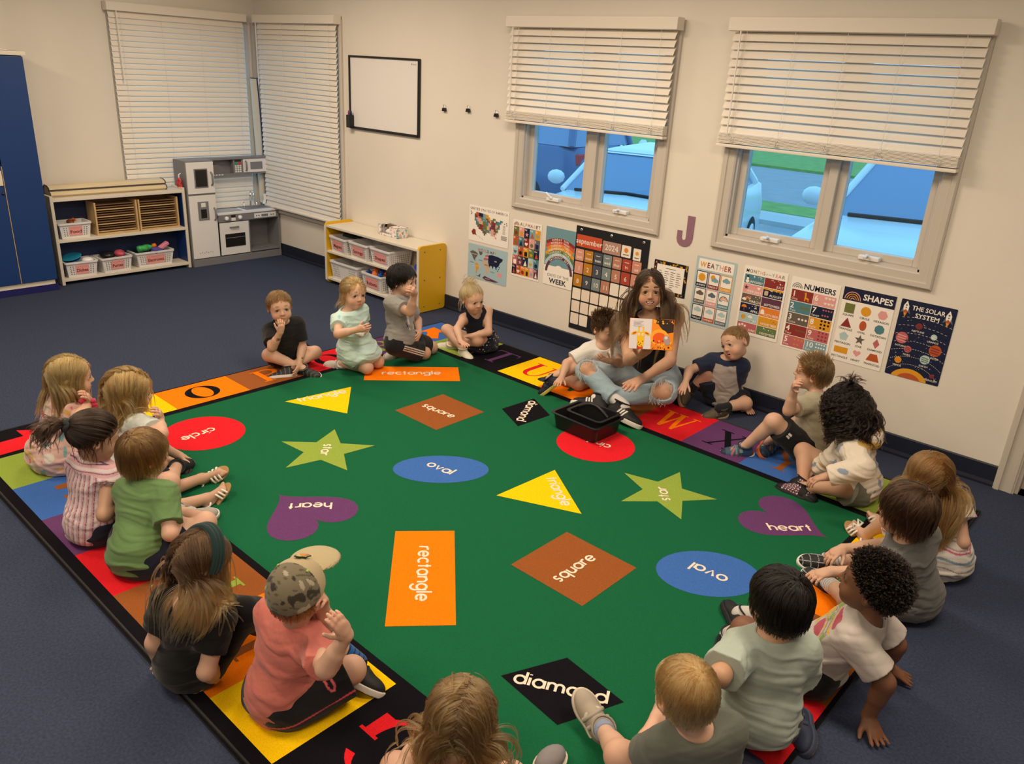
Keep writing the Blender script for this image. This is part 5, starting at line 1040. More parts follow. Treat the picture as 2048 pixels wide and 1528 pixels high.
        mo = s.c.get('mouth', 0); sm = s.c.get('smile', 0); lz = lambda x: -.0520 + sm * 16 * x * x; lx = .0145 + sm * .006
        for x in (-1, 1):
            F.cap(s_(x * lx, .0755 - sm * .003, lz(lx) + .0012), s_(0, .0820, -.0485 + mo * .3), .0028 * m, .0036 * m, .005); F.cap(s_(x * lx * .72, .0770 - sm * .001, lz(lx * .72) - .0046 - mo * .5), s_(0, .0795, -.0570 - mo * .6), .0034 * m, .0042 * m, .006)
        if mo:
            for x in ((-.8, -.4, 0, .4, .8) if sm else (0,)): F.ell(s_(x * lx, .0835, lz(x * lx) - mo * .2), s.HA, R_(.0085, .014, mo * (1 - .35 * abs(x))), .002, 's')
        for S in 'LR':
            if S + 'e' in J:
                a, e, w = J[S + 's'], J[S + 'e'], J[S + 'w']; F.cap(a, e, .033 * lr, .0265 * lr, .02); F.cap(e, w, .0265 * lr, .0185 * lr, .014); F.cap(e + (w - e) * .1, e + (w - e) * .45, .0275 * lr, .025 * lr, .012); s.hand(F, S)
            if S + 'k' in J:
                h_, kn, an = J[S + 'q'], J[S + 'k'], J[S + 'a']; F.cap(h_, kn, .057 * lr, .042 * lr, .03); F.ell(kn, np.eye(3), (.041 * lr,) * 3, .02); F.cap(kn, an, .037 * lr, .0245 * lr, .014)
                d = un(an - kn); bk = un(h_ - kn); bk = un(bk - d * (bk @ d) + 1e-6); F.cap(kn + (an - kn) * .18 + bk * .009 * q, kn + (an - kn) * .48 + bk * .007 * q, .034 * lr, .028 * lr, .02)
                if not s.c.get('bare' + S): t, n = s.fdir(S); F.cap(an - n * .018 * q, an + t * .075 * q - n * .034 * q, .025 * lr, .015 * lr, .02)
                else: s.foot(F, S)
        F.cut(A3(0, 0, .0140), A3(0, 0, -1))
        vs, fs = F.mesh(); sk = np.array(s.c['skin']); col = np.tile(sk, (len(vs), 1)); L_ = s.hl(vs); x, y, z = L_.T
        n = wr(3, 1, 55)(vs[:, 0], vs[:, 1], vs[:, 2]); col *= (1 + .05 * n)[:, None]
        def mixc(w, c):
            nonlocal col; col = col * (1 - w[:, None]) + np.array(c) * w[:, None]
        g = lambda *a: np.exp(-sum(a)); pinkc = sk * A3(1.08, .70, .62)
        hd = (np.abs(x) < .09) & (z > -.11) & (z < .12) & (y > -.12) & (y < .12)
        if s.c.get('face', 1):
            bl = g(((np.abs(x) - .038) / .016) ** 2, ((z + .034) / .015) ** 2) * (y > .03) * hd * .55; mixc(bl, pinkc)
            mixc(g(((y - .09) / .012) ** 2, (x / .012) ** 2, ((z + .022) / .012) ** 2) * .3 * hd, pinkc)
            lipz = -.0522 - mo * .2 + sm * 16 * x * x; lw = np.clip(1.12 - (x / (.0168 + sm * .007)) ** 2, 0, 1); inl = ((np.abs(z - lipz) < (.0058 + mo * .8) * lw ** .6) & (y > .068) & hd).astype(float)
            mixc(inl * .8, s.c.get('lips', sk * A3(.82, .44, .42)))
            mixc(((np.abs(z - lipz) < .0014 * lw) & (np.abs(x) < .0155 + sm * .006) & (y > .068) & hd).astype(float) * .55, sk * A3(.3, .12, .1))
            if mo: mixc((((x / (.011 + sm * .010)) ** 2 + ((z - lipz) / mo) ** 2 < 1.1) & (y > .045) & (y < .0785) & hd).astype(float), (.06, .012, .012))
        mixc(g(((np.abs(x) - .075) / .012) ** 2, ((y + .006) / .02) ** 2, ((z + .004) / .025) ** 2) * .35 * hd, pinkc)
        for S in 'LR':
            for jn, rad, a in (('e', .03, .25), ('f', .05, .35), ('k', .045, .28)):
                if S + jn in J: mixc(np.exp(-((vs - J[S + jn]) ** 2).sum(1) / (rad * q) ** 2) * a, pinkc)
        for fn in s.c.get('marks', []): fn(s, vs, mixc)
        s.body_o = s.add('body', vs, fs, col, msk); s.F = None
        if s.c.get('face', 1): s.face()
    def hand(s, F, S):
        J = s.J; W, T = J[S + 'w'], J[S + 'f']; d = un(T - W); cfg = s.c.get('hand' + S, {}); q = s.s * cfg.get('k', s.c.get('handk', 1.0)); n = cfg.get('n', (0, 0, -1)); n = A3(*({'face': -s.hf, 'body': -s.f, 'up': (0, 0, 1), 'fwd': s.f, 'in': s.r if S == 'L' else -s.r, 'out': -s.r if S == 'L' else s.r}[n] if isinstance(n, str) else n))
        n = n - d * (n @ d)
        if np.linalg.norm(n) < .15: n = -s.f - d * (-s.f @ d)
        n = un(n); lat = np.cross(n, d) if S == 'L' else np.cross(d, n); cu = cfg.get('curl', .45); sp = cfg.get('sp', .10)
        F.ell(W + d * .030 * q, (lat, d, n), (.0235 * q, .034 * q, .0115 * q), .008); F.cap(W, W + d * .02 * q, .0165 * q, .0155 * q, .012)
        for i, (o, L_, r) in enumerate(((.0172, .043, .0062), (.0058, .048, .0064), (-.0058, .045, .0062), (-.0165, .036, .0055))):
            b = W + d * (.054 - .004 * (i == 3) - .002 * (i == 0)) * q + lat * o * q; dd = un(d + lat * sp * (1.3 - i) * .9); c_ = cu * (.85 + .12 * i); p = b - d * .012 * q
            for j, (fr, an) in enumerate(((.45, .5), (.32, 1.25), (.23, 1.9))):
                dj = dd * math.cos(an * c_) + n * math.sin(an * c_); st = (L_ * fr + (.012 if j == 0 else 0)) * q; p2 = p + dj * st; F.cap(p, p2, r * q * (1 - .07 * j), r * q * (.93 - .08 * j), .0025 if j else .004); p = p2
        tb = W + d * .014 * q + lat * .016 * q + n * .003 * q; td = un(d * cfg.get('ta', .75) + lat * .70 + n * (.2 + .4 * cu)); p2 = tb + td * .028 * q; F.cap(tb, p2, .0095 * q, .0072 * q, .008)
        F.cap(p2, p2 + un(td + d * .5 + n * .35 * cu) * .022 * q, .0070 * q, .0056 * q, .003)
    def foot(s, F, S):
        q = s.s; a = s.J[S + 'a']; t, n = s.fdir(S); lat = np.cross(t, n); hl_ = a - t * .022 * q - n * .034 * q; F.ell(hl_ + n * .004 * q, np.eye(3), (.021 * q,) * 3, .015)
        F.cap(a - n * .01 * q, a + t * .07 * q - n * .036 * q, .022 * q, .0145 * q, .02); F.cap(hl_, a + t * .075 * q - n * .042 * q, .017 * q, .012 * q, .012); F.ell(a + t * .072 * q - n * .042 * q, (lat, t, n), (.029 * q, .02 * q, .011 * q), .01)
        sd = 1 if S == 'L' else -1
        for i in range(5): b = a + t * (.084 - .004 * i) * q - n * .044 * q + lat * sd * (.022 - .0115 * i) * q; F.cap(b, b + t * (.02 - .002 * i) * q, (.0088 - .0009 * i) * q, (.0078 - .0009 * i) * q, .003)
    def face(s):
        sk_ = np.array(s.c['skin']); ic = np.array(s.c.get('iris', (.10, .05, .025))); e = s.c.get('look', (0, 0))
        for x in (-1, 1):
            n, m = 20, 14; c = s.H(x * .030, .0640, .0005); g = un(s.hf + s.hr * e[0] + s.hu * e[1]); a = un(np.cross(g, s.hu)); b = np.cross(a, g); r = .0146 * s.hs[0]; vs = []; cl = []; fs = []
            for i in range(m + 1):
                th = PI * .62 * (i / m) ** 1.2
                for k in range(n):
                    vs.append(c + r * (g * math.cos(th) + math.sin(th) * (a * math.cos(2 * PI * k / n) + b * math.sin(2 * PI * k / n)))); cl.append((.004, .004, .004) if th < .24 else ic if th < .50 else ic * .35 if th < .57 else (.66, .63, .60))
            for i in range(m): fs += [(i * n + k, (i + 1) * n + k, (i + 1) * n + (k + 1) % n, i * n + (k + 1) % n) for k in range(n)]
            s.add('eye', np.array(vs), fs, cl, meye)
            hc = np.array(s.c.get('brow', np.array(s.c['hair'][0]) * .6 + sk_ * .25)); w = s.c.get('browr', .0017)
            P = [s.H(x * .0445, .0665, .0235), s.H(x * .036, .0752, .0295), s.H(x * .025, .0808, .0308), s.H(x * .0145, .0832, .0290)]
            s.tubes('eyebrow', [P], [w * .5, w, w * 1.2, w], hc, mhair)
            P = [s.H(x * (.030 + .0146 * math.cos(t)), .0808 - .0045 * abs(math.cos(t)) ** 2, .0006 + .0088 * math.sin(t)) for t in [PI * k / 8 for k in range(9)]]; s.tubes('eyelash', [P], [.0006, .0011, .0013, .0014, .0014, .0014, .0013, .0011, .0006], np.array((.02, .012, .008)), mhair)
    def tubes(s, name, paths, r, col, mat, n=6, parent=None, closed=False):
        b = MB(); r = [x * s.hs[0] for x in r] if isinstance(r, list) else r
        for P in paths: b.tube([Vector(p) for p in P], r, n, closed)
        return s.add(name, np.array([tuple(v) for v in b.v]), b.f, np.tile(np.array(col), (len(b.v), 1)) if not callable(col) else col(np.array([tuple(v) for v in b.v])), mat, parent)
    # ---- clothes
    def colour(s, col, vs):
        if callable(col): return col(s, vs)
        c = np.tile(np.array(col, float), (len(vs), 1)); return c * (1 + .06 * wr(7, 1, 30)(vs[:, 0], vs[:, 1], vs[:, 2]))[:, None]
    def top(s, name, col, sleeve=.62, e=.010, hem=-.28, amp=.006, neck=.040, flare=.007, hood=False, ext=None, thigh=0, scoop=0., strap=None):
        J, q = s.J, s.s; pts = [J['pel'], J['neck'], J['Ls'], J['Rs'], J['Le'], J['Re']] + ([J['Lw'], J['Rw']] if sleeve > 1 else []) + ([J['Lk'], J['Rk']] if thigh else []); F = s.fld(pts, .16 * q); fo = folds(s.seed, amp, q ** .7)
        s.torso(F, e, .035, fo)
        F.ell(J['pel'] + A3(0, 0, .012), s.PA, ((.090 * s.fat + e) * q, (.079 * s.fat + e) * q, (.095 + e) * q), .04, fold=fo)
        lr = s.c.get('limb', 1.0) * q
        if thigh:
            for S in 'LR': F.cap(J[S + 'q'], J[S + 'q'] + (J[S + 'k'] - J[S + 'q']) * thigh, .066 * lr + e, .056 * lr + e, .05, fold=fo, flat=thigh < 1)
            F.ell((J['pel'] * 2 + J['Lk'] * .5 + J['Rk'] * .5) / 3, s.PA, (.12 * q, .12 * q, .055 * q), .06, fold=fo)
        if hem is not None: F.cut(J['pel'] + s.u * hem * s.T, -s.u)
        for S in 'LR':
            a, b, w = J[S + 's'], J[S + 'e'], J[S + 'w']
            if 0 < sleeve <= 1: F.cap(a, a + (b - a) * sleeve, (.036 + e * .8) * lr, (.031 + e) * lr + flare, .025, flat=True, fold=folds(s.seed + 5, amp * .8, q ** .7))
            elif sleeve > 1: f2 = folds(s.seed + 5, amp * 1.1, q ** .7); F.cap(a, b, (.037 + e) * lr, (.033 + e) * lr, .025, fold=f2); F.cap(b, b + (w - b) * (sleeve - 1), (.033 + e) * lr, (.024 + e) * lr, .015, flat=True, fold=f2)
        nb = J['neck'] + s.f * scoop * q
        if strap is not None:
            for S in 'LR': F.cap(J[S + 's'] + s.u * .09 * q + s.r * (.022 if S == 'R' else -.022) * q, J[S + 's'] - s.u * .020 * q + s.r * (.034 if S == 'R' else -.034) * q, .050 * q, .050 * q, .006, 's'); F.cap(J[S + 's'], J[S + 'e'], .045 * q, .04 * q, .006, 's')
        F.cap(nb - s.u * (.018 + abs(scoop) * .5) * q, nb + s.u * .12 * q, neck * q, (neck + .02) * q, .006, 's'); F.cut(J['neck'] + s.u * .020 * q, s.u)
        if hood: F.ell(J['neck'] - s.f * .070 * q - s.u * .012 * q, s.TA, (.085 * q, .055 * q, .055 * q), .02, fold=fo); F.ell(J['neck'] - s.f * .04 * q + s.u * .05 * q, s.TA, (.06 * q, .06 * q, .05 * q), .01, 's')
        if ext: ext(s, F)
        F.cut(A3(0, 0, .0145), A3(0, 0, -1)); vs, fs = F.mesh(); return s.add(name, vs, fs, s.colour(col, vs), mfab)
    def legs(s, name, col, fr=.85, e=.008, amp=.004, pelv=True, fl=.010, cuts=()):
        J, q = s.J, s.s; lr = s.c.get('limb', 1.0) * q; pts = [J['pel'], J['Lk'], J['Rk'], J['Lq'], J['Rq']] + ([J['La'], J['Ra']] if fr > 1 else []); F = s.fld(pts, .15 * q); fo = folds(s.seed + 9, amp, q ** .7)
        if pelv: F.ell(J['pel'] - A3(0, 0, .002), s.PA, ((.094 * s.fat + e) * q, (.082 * s.fat + e) * q, (.080 + e) * q), .03, fold=fo)
        if s.c.get('waist'): F.ell(J['pel'] + s.u * s.T * .25, s.TA, ((.083 * s.fat + e) * q, (.076 * s.fat + e) * q, s.T * .3), .03, fold=fo); F.cut(J['pel'] + s.u * s.T * s.c['waist'], s.u)
        for S in 'LR':
            a, k, n = J[S + 'q'], J[S + 'k'], J[S + 'a']
            if fr <= 1: F.cap(a, a + (k - a) * fr, .059 * lr + e, .047 * lr + e + fl, .03, flat=True, fold=fo)
            else: F.cap(a, k, .058 * lr + e, .045 * lr + e, .03, fold=fo); F.cap(k, k + (n - k) * (fr - 1), .041 * lr + e, .028 * lr + e + fl, .02, flat=True, fold=fo); d = un(n - k); bk = un(a - k); bk = un(bk - d * (bk @ d) + 1e-6); F.cap(k + (n - k) * .18 + bk * .009 * q, k + (n - k) * .48 + bk * .007 * q, .034 * lr + e, .028 * lr + e, .02)
        for c, r in cuts: F.ell(c, np.eye(3), (r, r, r), .006, 's', fold=wr(4, .006, 120))
        F.cut(A3(0, 0, .0145), A3(0, 0, -1)); vs, fs = F.mesh(); return s.add(name, vs, fs, s.colour(col, vs), mfab)
    def shoe(s, S, up, sole=(.7, .68, .62), kind='laces', k=1.0, lace=(.7, .68, .64), name='shoe', tread=None):
        a = s.J[S + 'a']; q = s.s * k; t, n = s.fdir(S); lat = np.cross(t, n); h = .0028; F = Field(a - .17 * q, a + .17 * q, h); c0 = a - n * .034 * q
        F.ell(c0 - t * .012 * q, (t, lat, n), (.040 * q, .031 * q, .034 * q), .02); F.ell(c0 + t * .062 * q - n * .006 * q, (t, lat, n), (.062 * q, .036 * q, .026 * q), .02); F.ell(c0 + t * .03 * q + n * .006 * q, (t, lat, n), (.045 * q, .030 * q, .030 * q), .015); F.cap(c0, a + n * .010 * q, .031 * q, .032 * q, .015)
        F.cut(a - n * .053 * q, -n); F.cut(a + n * .012 * q, n); vs, fs = F.mesh()
        P = vs - c0; X, Yl, Zl = P @ t / q, P @ lat / q, P @ n / q; col = up(X, Yl, Zl) if callable(up) else np.tile(np.array(up, float), (len(vs), 1)); o = s.add(name, vs, fs, col, mshoe)
        F = Field(a - .17 * q, a + .17 * q, h); F.ell(c0 - t * .008 * q - n * .015 * q, (t, lat, n), (.050 * q, .038 * q, .05 * q), .0); F.ell(c0 + t * .064 * q - n * .015 * q, (t, lat, n), (.066 * q, .041 * q, .05 * q), .02); F.cut(a - n * .043 * q, n); F.cut(a - n * .063 * q, -n); vs, fs = F.mesh(); P = vs - a
        sc = np.tile(np.array(sole, float), (len(vs), 1))
        if tread is not None: sc[(P @ n) < -.0605 * q] = tread
        s.add('sole', vs, fs, sc, mshoe, o)
        s.tubes('collar', [[a + n * .011 * q + (t * math.cos(b_) * .036 + lat * math.sin(b_) * .035) * q for b_ in [2 * PI * k_ / 20 for k_ in range(21)]]], .0036 * q, col[0] * .8 + .004, mlace, 6, o)
        if kind == 'laces': s.tubes('lace', [[c0 + t * (.022 + .013 * i) * q + lat * y * .021 * q + n * ((.0345 - .0062 * i) - .010 * abs(y) ** 2 + .0045) * q for y in (-1, -.5, 0, .5, 1)] for i in range(4)], .0024 * q, lace, mlace, 6, o)
        elif kind == 'straps': s.tubes('strap', [[c0 + t * (.02 + .026 * i) * q + lat * y * .034 * q + n * ((.034 - .010 * i) - .022 * abs(y) ** 2.2 + .005) * q for y in (-1, -.7, -.35, 0, .35, .7, 1)] for i in range(2)], .0075 * q, lace, mlace, 6, o)
        return o
    def sandal(s, S, strap=(.75, .72, .66), sole=(.40, .24, .10), k=1.0):
        a = s.J[S + 'a']; q = s.s * k; t, n = s.fdir(S); lat = np.cross(t, n); F = Field(a - .17 * q, a + .17 * q, .0028); c0 = a - n * .034 * q
        F.ell(c0 - t * .010 * q, (t, lat, n), (.042 * q, .033 * q, .07 * q), 0); F.ell(c0 + t * .062 * q, (t, lat, n), (.060 * q, .039 * q, .07 * q), .02); F.cut(a - n * .053 * q, n); F.cut(a - n * .063 * q, -n); vs, fs = F.mesh(); o = s.add('sandal', vs, fs, np.tile(np.array(sole), (len(vs), 1)), mshoe)
        rad = lambda x0, w, top: [c0 + t * x0 * q + lat * w * math.cos(b) * q + n * (-.018 + (top + .018) * math.sin(b)) * q for b in [PI * i / 10 for i in range(11)]]
        s.tubes('strap', [rad(.07, .036, .004), rad(.052, .035, .011), rad(.035, .033, .019), [c0 + t * (-.045 + .05 * i / 8) * q + lat * .033 * math.sin(PI * i / 8) * q + n * .016 * q for i in range(9)], [c0 + t * (-.045 + .05 * i / 8) * q - lat * .033 * math.sin(PI * i / 8) * q + n * .016 * q for i in range(9)], [c0 + t * x * q + n * z * q for x, z in ((.02, .026), (.04, .018), (.06, .010), (.075, .004))]], .0048 * q, strap, mlace, 6, o); return o
    def sock(s, S, col, up=.10, name='sock'):
        a, k = s.J[S + 'a'], s.J[S + 'k']; d = un(k - a); lr = s.c.get('limb', 1.0) * s.s; F = s.fld([a, a + d * up], .06); F.cap(a - d * .02, a + d * up * s.s, .030 * lr, .0315 * lr, .0, flat=True); vs, fs = F.mesh(); c = col((vs - a) @ d / s.s) if callable(col) else np.tile(np.array(col, float), (len(vs), 1)); return s.add(name, vs, fs, c, mfab)
    # ---- hair
    def hair(s, style='short', n=420, L=.05, w=.0075, cols=None, tip=None, hl=.012, slope=.70, curl=0., wob=.004, lift=.006, grav=.35, part=None, pull=None, seed=1, back=0, lmul=None, name='hair', face_off=.010, ear=.0, steps=9, bodyoff=.006, pinch=.35):
        n = int(n * s.c.get('dens', 1.7)); w = w * s.c.get('fine', .62); cols = [np.array(c) for c in (cols or s.c['hair'])]; rs = np.random.RandomState(s.seed + seed); C0 = s.H(0, -.008, .022); rad = A3(.071, .084, .075) * s.hs; Rm = np.stack(s.HA, 1)
        i = np.arange(int(n * 2.2)); ph = i * 2.399963; zz = 1 - 2 * (i + .5) / len(i); rr_ = np.sqrt(1 - zz * zz); d = np.stack([rr_ * np.cos(ph), rr_ * np.sin(ph), zz], 1); d += rs.normal(0, .03, d.shape); d /= np.linalg.norm(d, axis=1)[:, None]
        loc = d * A3(.071, .084, .075) + A3(0, -.008, .022)
        def inside(q): return (q[:, 2] > hl + slope * q[:, 1] - back * np.clip(-q[:, 1], 0, 1)) & ((q[:, 1] < .058) | (q[:, 2] > .048))
        k = inside(loc); d, loc = d[k], loc[k]; N = len(d); nr = d / A3(.071, .084, .075); nr /= np.linalg.norm(nr, axis=1)[:, None]
        if style == 'part' or part is not None:
            px = part or 0.; fl = np.stack([np.sign(loc[:, 0] - px) * .9, -.25 - .0 * loc[:, 1], -.55 * np.ones(N)], 1)
        elif style == 'pull': fl = (np.array(pull) - loc); fl /= np.linalg.norm(fl, axis=1)[:, None]
        elif style == 'front': fl = np.stack([.25 * np.sign(loc[:, 0]) + .2, .9 - 9 * np.clip(-loc[:, 1], 0, .1), -.5 + 0 * loc[:, 2]], 1)
        elif style == 'up': fl = nr * 1.0 + A3(0, .5, .3)
        else: wh = A3(.012, -.058, .085); fl = loc - wh; fl /= np.linalg.norm(fl, axis=1)[:, None] + 1e-6; fl[:, 2] -= .25
        fl += rs.normal(0, .12, fl.shape); fl -= nr * (fl * nr).sum(1)[:, None] * (0 if style == 'up' else 1); fl /= np.linalg.norm(fl, axis=1)[:, None]
        off = rs.uniform(.002, lift + .002, N); ln = L * rs.uniform(.78, 1.12, N)
        if lmul is not None: ln = ln * lmul(loc)
        nw, fw = nr @ Rm.T, fl @ Rm.T; p = C0 + (d * rad) @ Rm.T + nw * off[:, None]; path = [p]; v = fw.copy(); S_ = steps; g = A3(0, 0, -1); J = s.J; f_off = off * .5 + face_off
        phs = rs.uniform(0, 6.28, N); ax1 = np.cross(fw, nw)
        caps = [(J['neck'] - s.u * .01, J['Ls'], .048 * s.s), (J['neck'] - s.u * .01, J['Rs'], .048 * s.s), (J['neck'] - s.u * .02, J['pel'], .088 * s.s), (J['Ls'], J['Le'], .046 * s.s), (J['Rs'], J['Re'], .046 * s.s), (J['neck'], s.H(0, -.02, -.05), .042 * s.s)]
        for st in range(S_):
            t = (st + 1) / S_; q = p + v * (ln / S_)[:, None]
            for cc, rd, of in ((C0, rad, off), (s.H(0, .030, -.030), A3(.058, .056, .064) * s.hs, f_off), (s.H(0, .034, .028), A3(.057, .048, .047) * s.hs, f_off * .6)):
                x = (q - cc) @ Rm; ro = rd + of[:, None]; y = x / ro; m = np.linalg.norm(y, axis=1); ins = m < 1
                if cc is C0 and style != 'up' and not curl: ins = ins | ((x[:, 2] > -.012 * s.hs[2]) & (m < 1.6))
                if ins.any(): x[ins] = y[ins] / m[ins][:, None] * ro[ins]; q[ins] = cc + x[ins] @ Rm.T
            if L > .1:
                for a, b, r in caps:
                    ab = b - a; tt = np.clip(((q - a) @ ab) / (ab @ ab), 0, 1); c_ = a + tt[:, None] * ab; dl = q - c_; dm = np.linalg.norm(dl, axis=1); rr2_ = r + bodyoff + off; ins = dm < rr2_
                    if ins.any(): q[ins] = c_[ins] + dl[ins] / (dm[ins][:, None] + 1e-9) * rr2_[ins][:, None]
            q[:, 2] = np.maximum(q[:, 2], .03)
            v = q - p; v /= np.linalg.norm(v, axis=1)[:, None] + 1e-9
            if style != 'up' and style != 'pull': gk = min(.9, grav * (.35 + 1.1 * t)); v = v * (1 - gk) + g * gk; lq = s.hl(q); low = np.clip(-(lq[:, 2] + .01) / .08, 0, 1) * (L > .15); v = v - s.hr[None] * (np.sign(lq[:, 0]) * np.clip((np.abs(lq[:, 0]) - .045) / .05, 0, 1) * low * pinch)[:, None]; v /= np.linalg.norm(v, axis=1)[:, None]
            path.append(q); p = q
        P = np.stack(path, 1); T_ = np.linspace(0, 1, S_ + 1)
        if style == 'pull':
            tg = np.array(pull) - A3(0, -.008, .022); tr = np.linalg.norm(tg / A3(.071, .084, .075)); td = tg / A3(.071, .084, .075) / tr; P = []
            for t in T_:
                e_ = d * (1 - t) + td * t + 1e-6; e_ /= np.linalg.norm(e_, axis=1)[:, None]; r_ = 1 + (tr - 1) * t ** 3; P.append(C0 + (e_ * (rad * r_ + off[:, None] * (1 + .8 * np.sin(PI * t)) * (1 - .5 * t))) @ Rm.T)
            P = np.stack(P, 1)
        if curl: P = P + (ax1[:, None, :] * np.sin(phs[:, None] + T_[None] * curl)[..., None] + nw[:, None, :] * np.cos(phs[:, None] + T_[None] * curl)[..., None]) * (wob * np.minimum(1, T_ * 3))[None, :, None]
        else: P = P + ax1[:, None, :] * (np.sin(phs[:, None] + T_[None] * 3.2) * wob * T_[None])[..., None]
        wd = w * rs.uniform(.7, 1.25, N)[:, None] * (1 - .88 * T_ ** 2.2)[None] * s.hs[0]
        rd_ = rs.uniform(0, 1, N); base = cols[0][None] * (1 - rd_[:, None]) + cols[1][None] * rd_[:, None]
        if len(cols) > 2: pick = rs.uniform(0, 1, N) < .2; base[pick] = cols[2]
        C_ = np.repeat(base[:, None, :], S_ + 1, 1)
        if tip is not None: tw = np.clip((T_ - .3) / .6, 0, 1)[None, :, None]; C_ = C_ * (1 - tw) + np.array(tip) * rs.uniform(.8, 1.15, (N, 1, 1)) * tw
        o = s.strands(name, P, C_, rs, w, curl)
        # scalp cover under the locks
        a, b = np.meshgrid(np.arange(28), np.arange(20)); th, fi = a * 2 * PI / 28, b * PI / 19; dd = np.stack([np.sin(fi) * np.cos(th), np.sin(fi) * np.sin(th), np.cos(fi)], -1).reshape(-1, 3); lc = dd * A3(.071, .084, .075) + A3(0, -.008, .022); ok = inside(lc).reshape(20, 28); sv = C0 + (dd * (rad + .0032)) @ Rm.T; f2 = []
        for bi in range(19):
            for ai in range(28):
                aj = (ai + 1) % 28
                if ok[bi, ai] and ok[bi, aj] and ok[bi + 1, ai] and ok[bi + 1, aj]: f2.append((bi * 28 + ai, (bi + 1) * 28 + ai, (bi + 1) * 28 + aj, bi * 28 + aj))
        if len(f2): s.add('hair_base', sv, f2, np.tile(cols[0] * .8, (len(sv), 1)), mhair, o)
        return o
    def strands(s, name, P, C_, rs, w, curl=0):
        """fine hairs in small clumps round each guide path"""
        N, K = P.shape[:2]; kids = s.c.get('kids', 7); T_ = np.linspace(0, 1, K); sp = w * 1.5
        T = np.gradient(P, axis=1); T /= np.linalg.norm(T, axis=2)[..., None] + 1e-9; out = P - s.J['head']; B = np.cross(T, out); B /= np.linalg.norm(B, axis=2)[..., None] + 1e-9; Nn = np.cross(B, T)
        Q = np.repeat(P, kids, 0); B = np.repeat(B, kids, 0); Nn = np.repeat(Nn, kids, 0); M_ = N * kids
        a = rs.normal(0, .55, (M_, 1)); b = rs.normal(0, .20, (M_, 1)); cl = 1 - .72 * T_[None] ** 1.3; ph = rs.uniform(0, 6.28, (M_, 1)); wv = .15 * np.sin(ph + T_[None] * 9)
        Q = Q + B * ((a * cl + wv * T_[None]) * sp)[..., None] + Nn * (b * cl * sp)[..., None]
        C2 = np.clip(np.repeat(C_, kids, 0) ** 1.18 * .72, .0008, 1) * rs.uniform(.82, 1.16, (M_, 1, 1)); hc = bpy.data.hair_curves.new(name); hc.add_curves([K] * M_)
        hc.attributes['position'].data.foreach_set('vector', (Q - s.base).astype(np.float32).ravel())
        r = s.c.get('strand', .00062) * s.hs[0] * (1 - .75 * T_ ** 2)[None] * rs.uniform(.8, 1.2, (M_, 1)) * (1.25 if curl else 1)
        ra = hc.attributes.get('radius') or hc.attributes.new('radius', 'FLOAT', 'POINT'); ra.data.foreach_set('value', r.astype(np.float32).ravel())
        ca = hc.attributes.new('Col', 'FLOAT_COLOR', 'POINT'); c4 = np.ones((M_ * K, 4), np.float32); c4[:, :3] = C2.reshape(-1, 3); ca.data.foreach_set('color', c4.ravel())
        return link(name, hc, mstrand, s.root)
    def tail(s, name, at, d0, L, n, w, cols, spread=.02, grav=.5, wob=.012, seed=3, curl=5., steps=10):
        rs = np.random.RandomState(s.seed + seed); N = n; d = np.array(d0)[None] + rs.normal(0, spread * 10, (N, 3)); d /= np.linalg.norm(d, axis=1)[:, None]; p = np.array(at)[None] + rs.normal(0, .006, (N, 3)); path = [p]; ln = L * rs.uniform(.7, 1.1, N)
        for st in range(steps): d = d + A3(0, 0, -1) * grav * (.3 + st / steps) * .5; d /= np.linalg.norm(d, axis=1)[:, None]; p = p + d * (ln / steps)[:, None]; path.append(p)
        P = np.stack(path, 1); T_ = np.linspace(0, 1, steps + 1); ph = rs.uniform(0, 6.28, N); P = P + np.stack([np.sin(ph[:, None] + T_ * curl), np.cos(ph[:, None] + T_ * curl), np.sin(ph[:, None] * 2 + T_ * curl)], -1) * (wob * T_)[None, :, None]
        wd = w * .75 * rs.uniform(.7, 1.2, N)[:, None] * (1 - .9 * T_ ** 2)[None]; r = rs.uniform(0, 1, N)[:, None]; b = np.array(cols[0]) * (1 - r) + np.array(cols[1]) * r; return s.strands(name, P, np.repeat(b[:, None], steps + 1, 1), rs, w)
